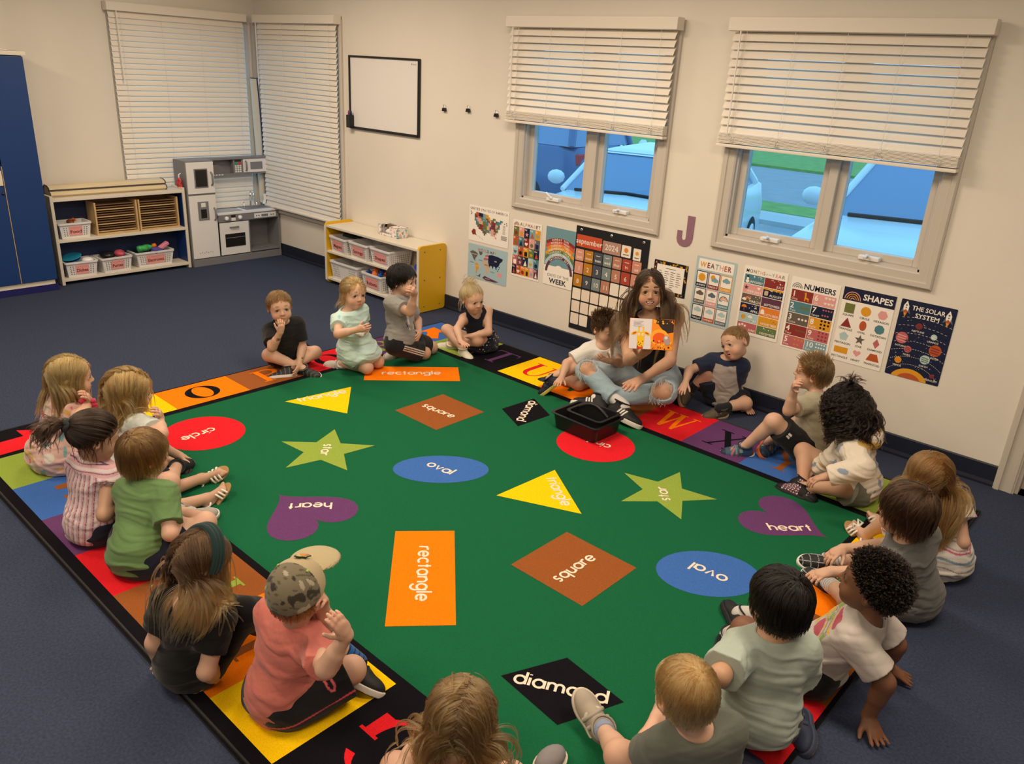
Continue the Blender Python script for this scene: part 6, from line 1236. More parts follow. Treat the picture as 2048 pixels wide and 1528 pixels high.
JT={
'black':{'pel':(-4.286,2.747,0.090),'neck':(-4.214,2.672,0.328),'head':(-4.200,2.645,0.441),'cf':(0.896,-0.267,-0.354),'cr':(-0.347,-0.920,-0.184),'Rs':(-4.254,2.600,0.281),'Ls':(-4.193,2.763,0.314),'pf':(0.936,-0.353,0.000),'pr':(-0.353,-0.936,0.000),'Rq':(-4.305,2.698,0.076),'Lq':(-4.267,2.796,0.076),'hf':(0.925,-0.378,-0.035),'hu':(0.006,-0.078,0.997),'Le':(-4.164,2.774,0.159),'Lw':(-4.098,2.694,0.073),'Lf':(-4.038,2.630,0.036),'Lk':(-4.141,2.851,0.110),'La':(-4.142,2.645,0.045),'Lt':(-4.190,2.546,0.045),'Re':(-4.126,2.530,0.219),'Rw':(-4.058,2.552,0.333),'Rf':(-4.018,2.546,0.420),'Rk':(-4.259,2.587,0.120),'Ra':(-4.079,2.714,0.050),'Rt':(-3.949,2.758,0.050)},
'aqua':{'pel':(-3.925,3.016,0.170),'neck':(-3.919,2.962,0.423),'head':(-3.913,2.992,0.537),'cf':(0.999,-0.038,-0.031),'cr':(-0.043,-0.977,-0.208),'Rs':(-3.924,2.883,0.373),'Ls':(-3.916,3.055,0.410),'pf':(0.999,-0.044,0.000),'pr':(-0.044,-0.999,0.000),'Rq':(-3.927,2.964,0.156),'Lq':(-3.923,3.069,0.156),'hf':(0.990,-0.129,-0.052),'hu':(0.059,0.045,0.997),'Le':(-3.972,3.120,0.276),'Lw':(-3.863,3.042,0.289),'Lf':(-3.807,2.967,0.309),'Lk':(-3.859,3.139,0.060),'La':(-4.112,3.164,0.040),'Lt':(-4.240,3.164,0.030),'Re':(-3.802,2.788,0.338),'Rw':(-3.694,2.857,0.380),'Rf':(-3.604,2.868,0.410),'Rk':(-3.817,3.015,0.060),'Ra':(-4.013,2.964,0.040),'Rt':(-4.092,2.900,0.050)},
'grey':{'pel':(-3.832,3.308,0.180),'neck':(-3.895,3.349,0.448),'head':(-3.877,3.362,0.571),'cf':(0.919,0.358,0.162),'cr':(0.321,-0.922,0.217),'Rs':(-3.857,3.257,0.435),'Ls':(-3.918,3.432,0.393),'pf':(0.944,0.329,0.000),'pr':(0.329,-0.944,0.000),'Rq':(-3.814,3.255,0.165),'Lq':(-3.851,3.362,0.165),'hf':(0.886,0.453,-0.105),'hu':(0.093,0.048,0.995),'Le':(-3.910,3.532,0.257),'Lw':(-3.801,3.449,0.212),'Lf':(-3.731,3.377,0.192),'Lk':(-3.842,3.600,0.060),'La':(-4.026,3.550,0.040),'Lt':(-4.059,3.486,0.030),'Re':(-3.688,3.267,0.416),'Rw':(-3.642,3.262,0.552),'Rf':(-3.591,3.196,0.613),'Rk':(-3.789,3.486,0.060),'Ra':(-3.950,3.410,0.040),'Rt':(-3.913,3.290,0.045)},
'navy':{'pel':(-3.684,3.937,0.085),'neck':(-3.661,3.839,0.324),'head':(-3.640,3.783,0.424),'cf':(0.858,-0.441,-0.264),'cr':(-0.507,-0.814,-0.285),'Rs':(-3.709,3.780,0.269),'Ls':(-3.620,3.924,0.319),'pf':(0.849,-0.528,0.000),'pr':(-0.528,-0.849,0.000),'Rq':(-3.712,3.893,0.071),'Lq':(-3.657,3.982,0.071),'hf':(0.980,-0.140,-0.139),'hu':(0.138,-0.020,0.990),'Le':(-3.542,3.857,0.198),'Lw':(-3.627,3.759,0.165),'Lf':(-3.637,3.666,0.188),'Lk':(-3.601,3.813,0.130),'La':(-3.839,3.791,0.045),'Lt':(-3.896,3.757,0.045),'Re':(-3.635,3.643,0.239),'Rw':(-3.531,3.575,0.189),'Rf':(-3.441,3.545,0.202),'Rk':(-3.903,3.810,0.130),'Ra':(-3.701,3.774,0.045),'Rt':(-3.611,3.753,0.045)},
'whitetee':{'pel':(-2.771,4.066,0.085),'neck':(-2.668,3.972,0.304),'head':(-2.682,3.994,0.418),'cf':(0.710,-0.461,-0.532),'cr':(-0.582,-0.809,-0.077),'Rs':(-2.733,3.912,0.269),'Ls':(-2.630,4.055,0.283),'pf':(0.812,-0.584,0.000),'pr':(-0.584,-0.812,0.000),'Rq':(-2.801,4.023,0.071),'Lq':(-2.740,4.109,0.071),'hf':(0.968,-0.138,-0.208),'hu':(0.206,-0.029,0.978),'Le':(-2.515,3.956,0.237),'Lw':(-2.519,3.830,0.285),'Lf':(-2.533,3.741,0.318),'Lk':(-2.752,3.869,0.050),'La':(-2.939,3.851,0.050),'Lt':(-3.033,3.821,0.040),'Re':(-2.797,3.787,0.197),'Rw':(-2.747,3.676,0.138),'Rf':(-2.714,3.586,0.142),'Rk':(-2.749,3.846,0.183),'Ra':(-2.838,3.674,0.111),'Rt':(-2.906,3.621,0.030)},
'teacher':{'pel':(-2.396,4.193,0.130),'neck':(-2.389,4.023,0.568),'head':(-2.383,3.977,0.732),'cf':(0.663,-0.694,-0.279),'cr':(-0.748,-0.622,-0.230),'Rs':(-2.506,3.946,0.482),'Ls':(-2.274,4.139,0.553),'pf':(0.639,-0.769,0.000),'pr':(-0.769,-0.639,0.000),'Rq':(-2.461,4.139,0.106),'Lq':(-2.330,4.247,0.106),'hf':(0.600,-0.798,0.052),'hu':(-0.073,0.010,0.997),'Le':(-2.180,3.967,0.346),'Lw':(-2.215,3.733,0.281),'Lf':(-2.209,3.564,0.272),'Lk':(-2.138,3.882,0.181),'La':(-2.458,3.690,0.090),'Lt':(-2.600,3.680,0.080),'Re':(-2.331,3.758,0.359),'Rw':(-2.171,3.612,0.474),'Rf':(-2.048,3.527,0.555),'Rk':(-2.623,3.763,0.203),'Ra':(-2.310,3.699,0.100),'Rt':(-2.115,3.696,0.080)},
'raglan':{'pel':(-2.002,4.373,0.085),'neck':(-1.982,4.308,0.335),'head':(-1.948,4.307,0.447),'cf':(0.327,-0.908,-0.262),'cr':(-0.942,-0.335,-0.016),'Rs':(-2.068,4.287,0.302),'Ls':(-1.902,4.346,0.305),'pf':(0.335,-0.942,0.000),'pr':(-0.942,-0.335,0.000),'Rq':(-2.051,4.356,0.071),'Lq':(-1.952,4.391,0.071),'hf':(-0.267,-0.954,-0.139),'hu':(-0.514,0.019,0.858),'Le':(-1.934,4.390,0.156),'Lw':(-1.865,4.420,0.045),'Lf':(-1.800,4.371,0.020),'Lk':(-1.848,4.363,0.070),'La':(-1.919,4.200,0.060),'Lt':(-1.975,4.101,0.050),'Re':(-2.144,4.157,0.253),'Rw':(-2.096,4.036,0.217),'Rf':(-2.074,3.948,0.187),'Rk':(-2.082,4.273,0.230),'Ra':(-2.162,4.243,0.090),'Rt':(-2.077,4.065,0.030)},
'beige':{'pel':(-1.299,4.034,0.085),'neck':(-1.352,4.115,0.346),'head':(-1.399,4.127,0.462),'cf':(-0.974,-0.181,-0.139),'cr':(-0.130,0.939,-0.318),'Rs':(-1.357,4.194,0.283),'Ls':(-1.333,4.016,0.343),'pf':(-0.991,-0.137,0.000),'pr':(-0.137,0.991,0.000),'Rq':(-1.307,4.090,0.070),'Lq':(-1.292,3.978,0.070),'hf':(-0.967,-0.254,0.035),'hu':(0.034,0.009,0.999),'Le':(-1.395,3.860,0.319),'Lw':(-1.377,3.837,0.461),'Lf':(-1.364,3.762,0.531),'Lk':(-1.447,3.821,0.250),'La':(-1.573,3.813,0.060),'Lt':(-1.676,3.728,0.050),'Re':(-1.445,4.133,0.151),'Rw':(-1.525,4.164,0.035),'Rf':(-1.582,4.215,-0.034),'Rk':(-1.509,4.163,0.040),'Ra':(-1.480,3.971,0.070),'Rt':(-1.441,3.791,0.060)},
'hoodie':{'pel':(-0.962,3.796,0.085),'neck':(-1.018,3.737,0.357),'head':(-1.086,3.759,0.463),'cf':(-0.924,-0.286,-0.253),'cr':(-0.326,0.936,0.134),'Rs':(-1.043,3.835,0.335),'Ls':(-0.980,3.654,0.309),'pf':(-0.944,-0.329,0.000),'pr':(-0.329,0.944,0.000),'Rq':(-0.981,3.850,0.069),'Lq':(-0.943,3.741,0.069),'hf':(-0.994,-0.106,-0.035),'hu':(-0.035,-0.004,0.999),'Le':(-0.891,3.506,0.300),'Lw':(-1.008,3.441,0.239),'Lf':(-1.093,3.393,0.199),'Lk':(-1.004,3.659,0.100),'La':(-1.163,3.626,0.050),'Lt':(-1.289,3.633,0.050),'Re':(-1.085,3.755,0.188),'Rw':(-1.180,3.795,0.083),'Rf':(-1.202,3.693,0.077),'Rk':(-1.258,3.806,0.150),'Ra':(-1.184,3.666,0.060),'Rt':(-1.017,3.600,0.040)},
'longhair':{'pel':(-0.482,3.399,0.085),'neck':(-0.554,3.378,0.333),'head':(-0.592,3.347,0.439),'cf':(-0.652,0.748,-0.127),'cr':(0.705,0.659,0.261),'Rs':(-0.483,3.439,0.325),'Ls':(-0.607,3.323,0.279),'pf':(-0.683,0.731,0.000),'pr':(0.731,0.683,-0.000),'Rq':(-0.443,3.435,0.071),'Lq':(-0.520,3.363,0.071),'hf':(-0.642,0.765,-0.052),'hu':(-0.034,0.040,0.999),'Le':(-0.575,3.175,0.231),'Lw':(-0.627,3.254,0.136),'Lf':(-0.680,3.321,0.093),'Lk':(-0.678,3.342,0.216),'La':(-0.780,3.410,0.050),'Lt':(-0.870,3.468,0.090),'Re':(-0.413,3.382,0.195),'Rw':(-0.482,3.442,0.096),'Rf':(-0.536,3.501,0.043),'Rk':(-0.587,3.546,0.188),'Ra':(-0.736,3.579,0.050),'Rt':(-0.826,3.646,0.090)},
'greytee':{'pel':(-0.477,3.020,0.085),'neck':(-0.535,2.938,0.344),'head':(-0.555,2.920,0.467),'cf':(-0.919,0.386,-0.082),'cr':(0.336,0.873,0.354),'Rs':(-0.495,3.031,0.345),'Ls':(-0.559,2.865,0.278),'pf':(-0.933,0.359,0.000),'pr':(0.359,0.933,-0.000),'Rq':(-0.456,3.073,0.070),'Lq':(-0.497,2.968,0.070),'hf':(-0.992,0.073,-0.105),'hu':(-0.104,0.008,0.995),'Le':(-0.559,2.697,0.304),'Lw':(-0.687,2.642,0.270),'Lf':(-0.745,2.557,0.262),'Lk':(-0.632,2.767,0.110),'La':(-0.762,2.910,0.050),'Lt':(-0.888,2.942,0.060),'Re':(-0.628,2.986,0.249),'Rw':(-0.728,2.882,0.237),'Rf':(-0.763,2.786,0.226),'Rk':(-0.664,3.095,0.130),'Ra':(-0.808,3.077,0.060),'Rt':(-0.892,2.999,0.070)},
'curly':{'pel':(-0.595,2.364,0.085),'neck':(-0.474,2.372,0.332),'head':(-0.486,2.359,0.456),'cf':(-0.896,-0.065,0.439),'cr':(-0.072,0.997,0.002),'Rs':(-0.496,2.465,0.301),'Ls':(-0.483,2.278,0.301),'pf':(-0.997,-0.072,0.000),'pr':(-0.072,0.997,0.000),'Rq':(-0.599,2.420,0.070),'Lq':(-0.591,2.308,0.070),'hf':(-0.988,-0.063,0.139),'hu':(0.139,0.009,0.990),'Le':(-0.366,2.286,0.199),'Lw':(-0.386,2.285,0.050),'Lf':(-0.332,2.241,0.018),'Lk':(-0.805,2.231,0.170),'La':(-0.886,2.320,0.050),'Lt':(-0.868,2.250,0.040),'Re':(-0.402,2.517,0.188),'Rw':(-0.423,2.571,0.050),'Rf':(-0.354,2.602,0.018),'Rk':(-0.772,2.457,0.120),'Ra':(-0.898,2.458,0.060),'Rt':(-0.953,2.517,0.060)},
'mint':{'pel':(-0.604,1.928,0.160),'neck':(-0.616,1.935,0.419),'head':(-0.621,1.949,0.535),'cf':(-0.673,0.738,-0.051),'cr':(0.738,0.674,0.016),'Rs':(-0.549,1.994,0.388),'Ls':(-0.679,1.874,0.385),'pf':(-0.674,0.739,0.000),'pr':(0.739,0.674,-0.000),'Rq':(-0.565,1.963,0.146),'Lq':(-0.643,1.892,0.146),'hf':(-0.832,0.527,-0.174),'hu':(-0.147,0.093,0.985),'Le':(-0.662,1.717,0.393),'Lw':(-0.727,1.794,0.303),'Lf':(-0.747,1.885,0.281),'Lk':(-0.815,2.006,0.061),'La':(-0.672,1.879,0.041),'Lt':(-0.583,1.913,0.040),'Re':(-0.555,2.064,0.246),'Rw':(-0.664,2.115,0.185),'Rf':(-0.729,2.163,0.135),'Rk':(-0.756,2.035,0.075),'Ra':(-0.571,2.121,0.050),'Rt':(-0.522,2.035,0.050)},
'blondboy':{'pel':(-0.644,1.621,0.085),'neck':(-0.634,1.553,0.335),'head':(-0.670,1.535,0.445),'cf':(-0.792,0.581,0.188),'cr':(0.610,0.771,0.185),'Rs':(-0.582,1.630,0.320),'Ls':(-0.689,1.493,0.287),'pf':(-0.784,0.620,0.000),'pr':(0.620,0.784,-0.000),'Rq':(-0.611,1.662,0.071),'Lq':(-0.677,1.579,0.071),'hf':(-0.835,0.510,-0.208),'hu':(-0.177,0.108,0.978),'Le':(-0.775,1.527,0.158),'Lw':(-0.796,1.653,0.200),'Lf':(-0.820,1.745,0.185),'Lk':(-0.806,1.488,0.170),'La':(-0.953,1.631,0.060),'Lt':(-1.040,1.641,0.130),'Re':(-0.587,1.648,0.163),'Rw':(-0.714,1.606,0.178),'Rf':(-0.803,1.572,0.188),'Rk':(-0.777,1.703,0.203),'Ra':(-0.801,1.556,0.060),'Rt':(-0.889,1.509,0.050)},
'redtop':{'pel':(-1.082,1.122,0.085),'neck':(-1.034,1.057,0.331),'head':(-1.012,1.069,0.446),'cf':(-0.601,0.736,0.311),'cr':(0.778,0.629,0.013),'Rs':(-0.971,1.121,0.301),'Ls':(-1.108,1.010,0.299),'pf':(-0.629,0.778,0.000),'pr':(0.778,0.629,-0.000),'Rq':(-1.041,1.155,0.071),'Lq':(-1.123,1.089,0.071),'hf':(-0.466,0.860,-0.208),'hu':(-0.099,0.183,0.978),'Le':(-1.049,0.865,0.325),'Lw':(-1.078,0.984,0.269),'Lf':(-1.122,1.058,0.227),'Lk':(-1.285,1.099,0.061),'La':(-1.211,1.198,0.031),'Lt':(-1.158,1.292,0.011),'Re':(-0.847,1.035,0.349),'Rw':(-0.959,1.088,0.297),'Rf':(-1.034,1.131,0.255),'Rk':(-1.032,1.304,0.061),'Ra':(-1.165,1.261,0.031),'Rt':(-1.267,1.229,0.011)},
'cap':{'pel':(-1.733,1.020,0.085),'neck':(-1.701,1.066,0.349),'head':(-1.666,1.056,0.466),'cf':(-0.185,0.972,-0.146),'cr':(0.976,0.163,-0.147),'Rs':(-1.615,1.075,0.302),'Ls':(-1.795,1.045,0.329),'pf':(-0.165,0.986,0.000),'pr':(0.986,0.165,-0.000),'Rq':(-1.679,1.030,0.070),'Lq':(-1.787,1.011,0.070),'hf':(-0.464,0.885,-0.035),'hu':(-0.016,0.031,0.999),'Le':(-1.680,1.158,0.292),'Lw':(-1.637,1.119,0.419),'Lf':(-1.595,1.085,0.503),'Lk':(-1.753,1.207,0.176),'La':(-1.699,1.275,0.080),'Lt':(-1.566,1.326,0.050),'Re':(-1.471,1.009,0.347),'Rw':(-1.419,1.041,0.474),'Rf':(-1.406,1.001,0.565),'Rk':(-1.618,1.204,0.130),'Ra':(-1.805,1.172,0.050),'Rt':(-1.901,1.136,0.040)},
'blackgirl':{'pel':(-2.052,0.895,0.085),'neck':(-1.997,0.907,0.338),'head':(-2.040,0.960,0.433),'cf':(-0.508,0.859,0.069),'cr':(0.835,0.510,-0.206),'Rs':(-1.930,0.950,0.288),'Ls':(-2.077,0.860,0.324),'pf':(-0.522,0.853,0.000),'pr':(0.853,0.522,-0.000),'Rq':(-2.007,0.922,0.071),'Lq':(-2.097,0.867,0.071),'hf':(-0.082,0.975,-0.208),'hu':(-0.017,0.207,0.978),'Le':(-2.103,0.818,0.174),'Lw':(-2.147,0.846,0.050),'Lf':(-2.142,0.833,0.020),'Lk':(-2.131,1.062,0.158),'La':(-2.161,1.235,0.050),'Lt':(-2.106,1.240,0.110),'Re':(-1.902,0.879,0.149),'Rw':(-1.976,0.930,0.050),'Rf':(-2.023,0.899,0.020),'Rk':(-1.961,1.045,0.242),'Ra':(-2.018,1.181,0.060),'Rt':(-1.989,1.225,0.060)},
'green':{'pel':(-2.735,1.044,0.085),'neck':(-2.823,1.149,0.318),'head':(-2.835,1.155,0.439),'cf':(-0.286,0.829,-0.480),'cr':(0.901,0.403,0.158),'Rs':(-2.729,1.173,0.303),'Ls':(-2.895,1.099,0.274),'pf':(-0.408,0.913,0.000),'pr':(0.913,0.408,-0.000),'Rq':(-2.685,1.067,0.070),'Lq':(-2.785,1.022,0.070),'hf':(-0.049,0.993,-0.105),'hu':(-0.005,0.104,0.995),'Le':(-2.957,1.131,0.124),'Lw':(-2.955,1.260,0.071),'Lf':(-3.002,1.333,0.021),'Lk':(-2.974,1.124,0.090),'La':(-2.923,1.335,0.060),'Lt':(-2.897,1.392,0.070),'Re':(-2.613,1.124,0.197),'Rw':(-2.720,1.212,0.173),'Rf':(-2.777,1.271,0.118),'Rk':(-2.701,1.307,0.130),'Ra':(-2.981,1.332,0.050),'Rt':(-3.065,1.311,0.040)},
'stripes':{'pel':(-3.073,1.010,0.085),'neck':(-3.084,1.064,0.338),'head':(-3.077,1.076,0.455),'cf':(-0.287,0.935,-0.211),'cr':(0.957,0.289,-0.020),'Rs':(-2.998,1.083,0.305),'Ls':(-3.167,1.032,0.308),'pf':(-0.289,0.957,0.000),'pr':(0.957,0.289,-0.000),'Rq':(-3.022,1.025,0.071),'Lq':(-3.123,0.995,0.071),'hf':(0.190,0.952,-0.242),'hu':(0.047,0.237,0.970),'Le':(-3.095,1.098,0.183),'Lw':(-3.155,1.213,0.150),'Lf':(-3.215,1.279,0.114),'Lk':(-3.158,1.277,0.058),'La':(-3.192,1.546,0.045),'Lt':(-3.157,1.605,0.090),'Re':(-2.912,1.008,0.195),'Rw':(-2.985,1.120,0.186),'Rf':(-3.040,1.193,0.158),'Rk':(-3.016,1.253,0.058),'Ra':(-3.010,1.471,0.045),'Rt':(-3.026,1.543,0.100)},
'bob':{'pel':(-3.366,1.260,0.085),'neck':(-3.442,1.356,0.335),'head':(-3.417,1.359,0.458),'cf':(0.023,0.936,-0.351),'cr':(0.962,0.075,0.263),'Rs':(-3.341,1.351,0.328),'Ls':(-3.524,1.336,0.278),'pf':(-0.078,0.997,0.000),'pr':(0.997,0.078,-0.000),'Rq':(-3.310,1.264,0.070),'Lq':(-3.423,1.256,0.070),'hf':(0.284,0.949,-0.139),'hu':(0.040,0.133,0.990),'Le':(-3.429,1.444,0.186),'Lw':(-3.423,1.546,0.085),'Lf':(-3.423,1.632,0.029),'Lk':(-3.555,1.416,0.090),'La':(-3.465,1.543,0.020),'Lt':(-3.341,1.520,0.040),'Re':(-3.174,1.378,0.334),'Rw':(-3.305,1.437,0.348),'Rf':(-3.240,1.418,0.426),'Rk':(-3.121,1.365,0.120),'Ra':(-3.340,1.502,0.060),'Rt':(-3.375,1.641,0.060)},
'pink':{'pel':(-3.811,1.138,0.085),'neck':(-3.799,1.233,0.346),'head':(-3.751,1.241,0.462),'cf':(-0.078,0.938,-0.338),'cr':(0.996,0.059,-0.067),'Rs':(-3.707,1.226,0.307),'Ls':(-3.895,1.215,0.320),'pf':(-0.059,0.998,0.000),'pr':(0.998,0.059,-0.000),'Rq':(-3.755,1.141,0.070),'Lq':(-3.868,1.134,0.070),'hf':(0.247,0.967,-0.070),'hu':(0.017,0.068,0.998),'Le':(-3.934,1.337,0.207),'Lw':(-4.000,1.383,0.088),'Lf':(-4.071,1.444,0.045),'Lk':(-4.008,1.296,0.090),'La':(-3.895,1.423,0.030),'Lt':(-3.799,1.499,0.010),'Re':(-3.544,1.189,0.340),'Rw':(-3.658,1.276,0.354),'Rf':(-3.604,1.256,0.439),'Rk':(-3.635,1.318,0.090),'Ra':(-3.761,1.411,0.030),'Rt':(-3.864,1.465,0.010)},
}
# ---------------- the people
FAIR, TAN, MED, DARK = (.60, .375, .27), (.50, .285, .185), (.46, .265, .165), (.175, .080, .042)
BLOND = [(.40, .26, .105), (.60, .43, .21), (.27, .165, .065)]; DBLOND = [(.30, .19, .075), (.46, .31, .14), (.18, .105, .042)]; LBROWN = [(.20, .115, .045), (.30, .18, .075), (.12, .066, .028)]; BROWN = [(.060, .030, .014), (.105, .054, .024), (.035, .018, .009)]; BLACK = [(.010, .008, .007), (.022, .016, .013), (.006, .005, .004)]
def noise3(vs, seed, f): return wr(seed, 1, f)(vs[:, 0], vs[:, 1], vs[:, 2])
def mixin(c, m, k): return c * (1 - m[:, None]) + np.array(k, float) * m[:, None]
def plain(c, v=.06): return lambda s, vs: np.array(c, float)[None] * (1 + v * noise3(vs, 7, 30) + v * .7 * noise3(vs, 11, 260))[:, None]
def heather(c, v=.18): return lambda s, vs: np.array(c, float)[None] * (1 + v * noise3(vs, 21, 420))[:, None]
def spots(base, items, dens=70, thr=.55):
    def fn(s, vs):
        c = np.tile(np.array(base, float), (len(vs), 1))
        for i, k in enumerate(items): c = mixin(c, (noise3(vs, 31 + 7 * i, dens) > thr).astype(float), k)
        return c
    return fn
def blot(vs, p, r): return np.exp(-(((vs - p) ** 2).sum(1) / r ** 2) ** 2)
def P_(key, label, **c): c.setdefault('s', .96); return Person(key, label, c)
# 1 boy with hand at mouth, black tee
def tatt(s, vs, mix):
    J = s.J; n = noise3(vs, 5, 300)
    for S, t in (('R', .62), ('L', .55)): mix(((blot(vs, J[S + 'e'] + (J[S + 'w'] - J[S + 'e']) * t + s.f * .015, .014) > .4) & (n > -.25)).astype(float) * .85, (.07, .02, .03))
def grey_black(x, y, z): c = np.tile(A3(.02, .02, .022), (len(x), 1)); return mixin(c, (np.sin(x * 230 + y * 160 + 2 * np.sin(y * 130)) > .75).astype(float), (.09, .088, .085))
p = P_('black', 'person in a black t-shirt sitting cross-legged with one hand over the mouth', skin=FAIR, hair=LBROWN, handR=dict(n='face', curl=.9, k=.95), handL=dict(n='body', curl=.35), iris=(.12, .10, .07), mouth=.0, marks=[tatt])
p.body(); p.top('shirt', plain((.012, .012, .013)), .72); p.legs('shorts', (.012, .014, .022), .55, .012)
for S in 'LR': p.shoe(S, grey_black, (.6, .58, .54), lace=(.3, .29, .28))
p.hair(n=430, L=.040, hl=.018, w=.006); p.hair('front', n=160, L=.045, hl=.040, w=.006, seed=2, lift=.010, name='fringe')
# 2 girl in aqua, kneeling
def aqua(s, vs): x, y, z = s.tl(vs).T; c = plain((.50, .66, .63), .04)(s, vs); return mixin(c, ((noise3(vs, 8, 60) > .35) & (z > .45) & (y > 0)).astype(float), (.26, .52, .56))
p = P_('aqua', 'person in a pale aqua dress kneeling and holding a white tissue', skin=FAIR, hair=BLOND, handR=dict(n='in', curl=.8), handL=dict(n='in', curl=.8), iris=(.10, .08, .05), look=(.05, .0))
p.body(); p.top('dress', aqua, .5, .012, hem=-.45, amp=.0075, thigh=.62, flare=.008, neck=.046); p.legs('shorts', (.22, .24, .25), .75, .006)
for S in 'LR': p.shoe(S, (.66, .62, .58), (.62, .56, .5), 'straps', lace=(.7, .6, .58))
p.hair('pull', n=420, L=.16, pull=(-.0, -.095, -.035), hl=.008, w=.006, slope=.72); p.tail('ponytail', p.H(.0, -.10, -.035), -p.hf * .5 - p.hu * .9, .13, 70, .006, BLOND, wob=.014)
p.hair('front', n=110, L=.085, hl=.040, w=.0055, seed=5, name='fringe', lift=.008); p.hair('part', n=26, L=.15, hl=.028, w=.004, seed=6, name='loose_strand', part=.0, wob=.01)
tis = p.J['Lf']
# 3 boy in grey tee kneeling side-on
def gtee(s, vs):
    x, y, z = s.tl(vs).T; c = heather((.27, .265, .25), .10)(s, vs); m = (np.abs(x) < .055) & (y > .03) & (z > .25) & (z < .72); n = noise3(vs, 14, 95)
    c = mixin(c, (m & (n > .15)).astype(float), (.62, .58, .54)); c = mixin(c, (m & (n < -.28) & (z > .45)).astype(float), (.5, .06, .06)); return mixin(c, (m & (n < -.2) & (z < .45)).astype(float), (.04, .04, .05))
def stripes3(s, vs):
    c = np.tile(A3(.012, .012, .014), (len(vs), 1)); J = s.J
    for S in 'LR':
        a, k = J[S + 'q'], J[S + 'k']; d = un(k - a); q = vs - a; t = q @ d; o = un(np.cross(d, (0, 0, 1))) * (1 if S == 'R' else -1); up = np.cross(o, d) * (1 if S == 'R' else -1); w = q @ A3(0, 0, 1) - (t / np.linalg.norm(k - a)) * (k - a)[2]
        for i in range(3): c = mixin(c, ((np.abs(w - .014 + i * .013) < .0034) & (q @ o > .012) & (t > .01)).astype(float), (.66, .62, .58))
    return c
p = P_('grey', 'person in a grey printed t-shirt kneeling side-on with a thumb in the mouth', s=1.03, skin=FAIR, hair=BLACK, handR=dict(n='face', curl=1.25, ta=1.2), handL=dict(n='body'), look=(.1, -.1))
p.body(); p.top('shirt', gtee, .66, .012, hem=-.12); p.legs('shorts', stripes3, .80, .012)
for S in 'LR': p.shoe(S, (.62, .58, .52), (.60, .55, .48))
p.hair(n=520, L=.050, hl=.010, w=.0065, lift=.010); p.hair('front', n=220, L=.055, hl=.036, w=.006, seed=2, name='fringe', lift=.010)
# 4 girl in navy
def dots(s, vs):
    c = np.tile(A3(.010, .012, .024), (len(vs), 1)); g = .017; q = vs / g; f = q - np.floor(q) - .5; return mixin(c, (((f ** 2).sum(1) < .075) & ((np.floor(q).sum(1) % 2) == 0)).astype(float), (.62, .58, .54))
p = P_('navy', 'person in a navy vest and dotted skirt sitting cross-legged by the wall', skin=FAIR, hair=[(.52, .38, .20), (.66, .50, .30), (.36, .24, .11)], handR=dict(n='down' and (0, 0, -1), curl=.4), handL=dict(n=(0, 0, -1), curl=.4), look=(.25, -.1), s=.94)
p.body(); p.top('vest', plain((.008, .010, .020)), 0, .008, hem=-.05, neck=.046, scoop=.02, strap=.036); p.top('skirt', dots, 0, .014, hem=None, thigh=.72, amp=.0085, ext=lambda s, F: F.cut(s.J['pel'] + s.u * s.T * .22, s.u))
for S in 'LR': p.shoe(S, (.66, .62, .52), (.62, .57, .47))
p.hair('pull', n=480, L=.15, pull=(0, -.055, .105), hl=.0, w=.0055, slope=.75, lift=.008); p.tail('bun', p.H(0, -.05, .105), p.hu, .07, 90, .006, p.c['hair'], spread=.09, grav=.9, wob=.016); p.hair('part', n=30, L=.11, hl=.02, w=.003, seed=7, name='loose_strand', wob=.010)
# 5 boy in white tee beside the woman
def wtee(s, vs):
    x, y, z = s.tl(vs).T; c = plain((.66, .64, .60), .03)(s, vs); m = (np.abs(x) < .062) & (y > .02) & (z > .28) & (z < .78); n = noise3(vs, 17, 80); n2 = noise3(vs, 23, 70)
    c = mixin(c, (m & (n > .2)).astype(float), (.55, .06, .05)); c = mixin(c, (m & (n < -.3)).astype(float), (.30, .20, .08)); return mixin(c, (m & (n2 > .45)).astype(float), (.62, .58, .50))
def navyy(x, y, z): c = np.tile(A3(.012, .014, .026), (len(x), 1)); return mixin(c, ((np.abs(x - .03) < .010) & (np.abs(y) < .012)).astype(float), (.62, .46, .04))
p = P_('whitetee', 'person in a white printed t-shirt leaning against the woman holding the book', skin=(.56, .34, .235), hair=[(.035, .020, .012), (.06, .034, .018), (.22, .13, .055)], handR=dict(n=(0, 0, -1), curl=.4), handL=dict(n='body', curl=.5), mouth=.003, s=1.0, look=(.1, -.15), soleR=(.25, .3, .9), soleL=(0, 0, 1))
p.body(); p.top('shirt', wtee, .72, .012, flare=.009); p.legs('shorts', (.34, .27, .17), .62, .012, fl=.016)
for S in 'LR': p.shoe(S, navyy, (.5, .42, .1), 'straps', lace=(.02, .022, .04))
p.hair(n=460, L=.036, hl=.012, w=.006, cols=[(.05, .028, .014), (.09, .05, .024), (.14, .08, .035)]); p.hair('up', n=240, L=.036, hl=.050, w=.0055, seed=2, name='fringe', slope=.2, grav=0)
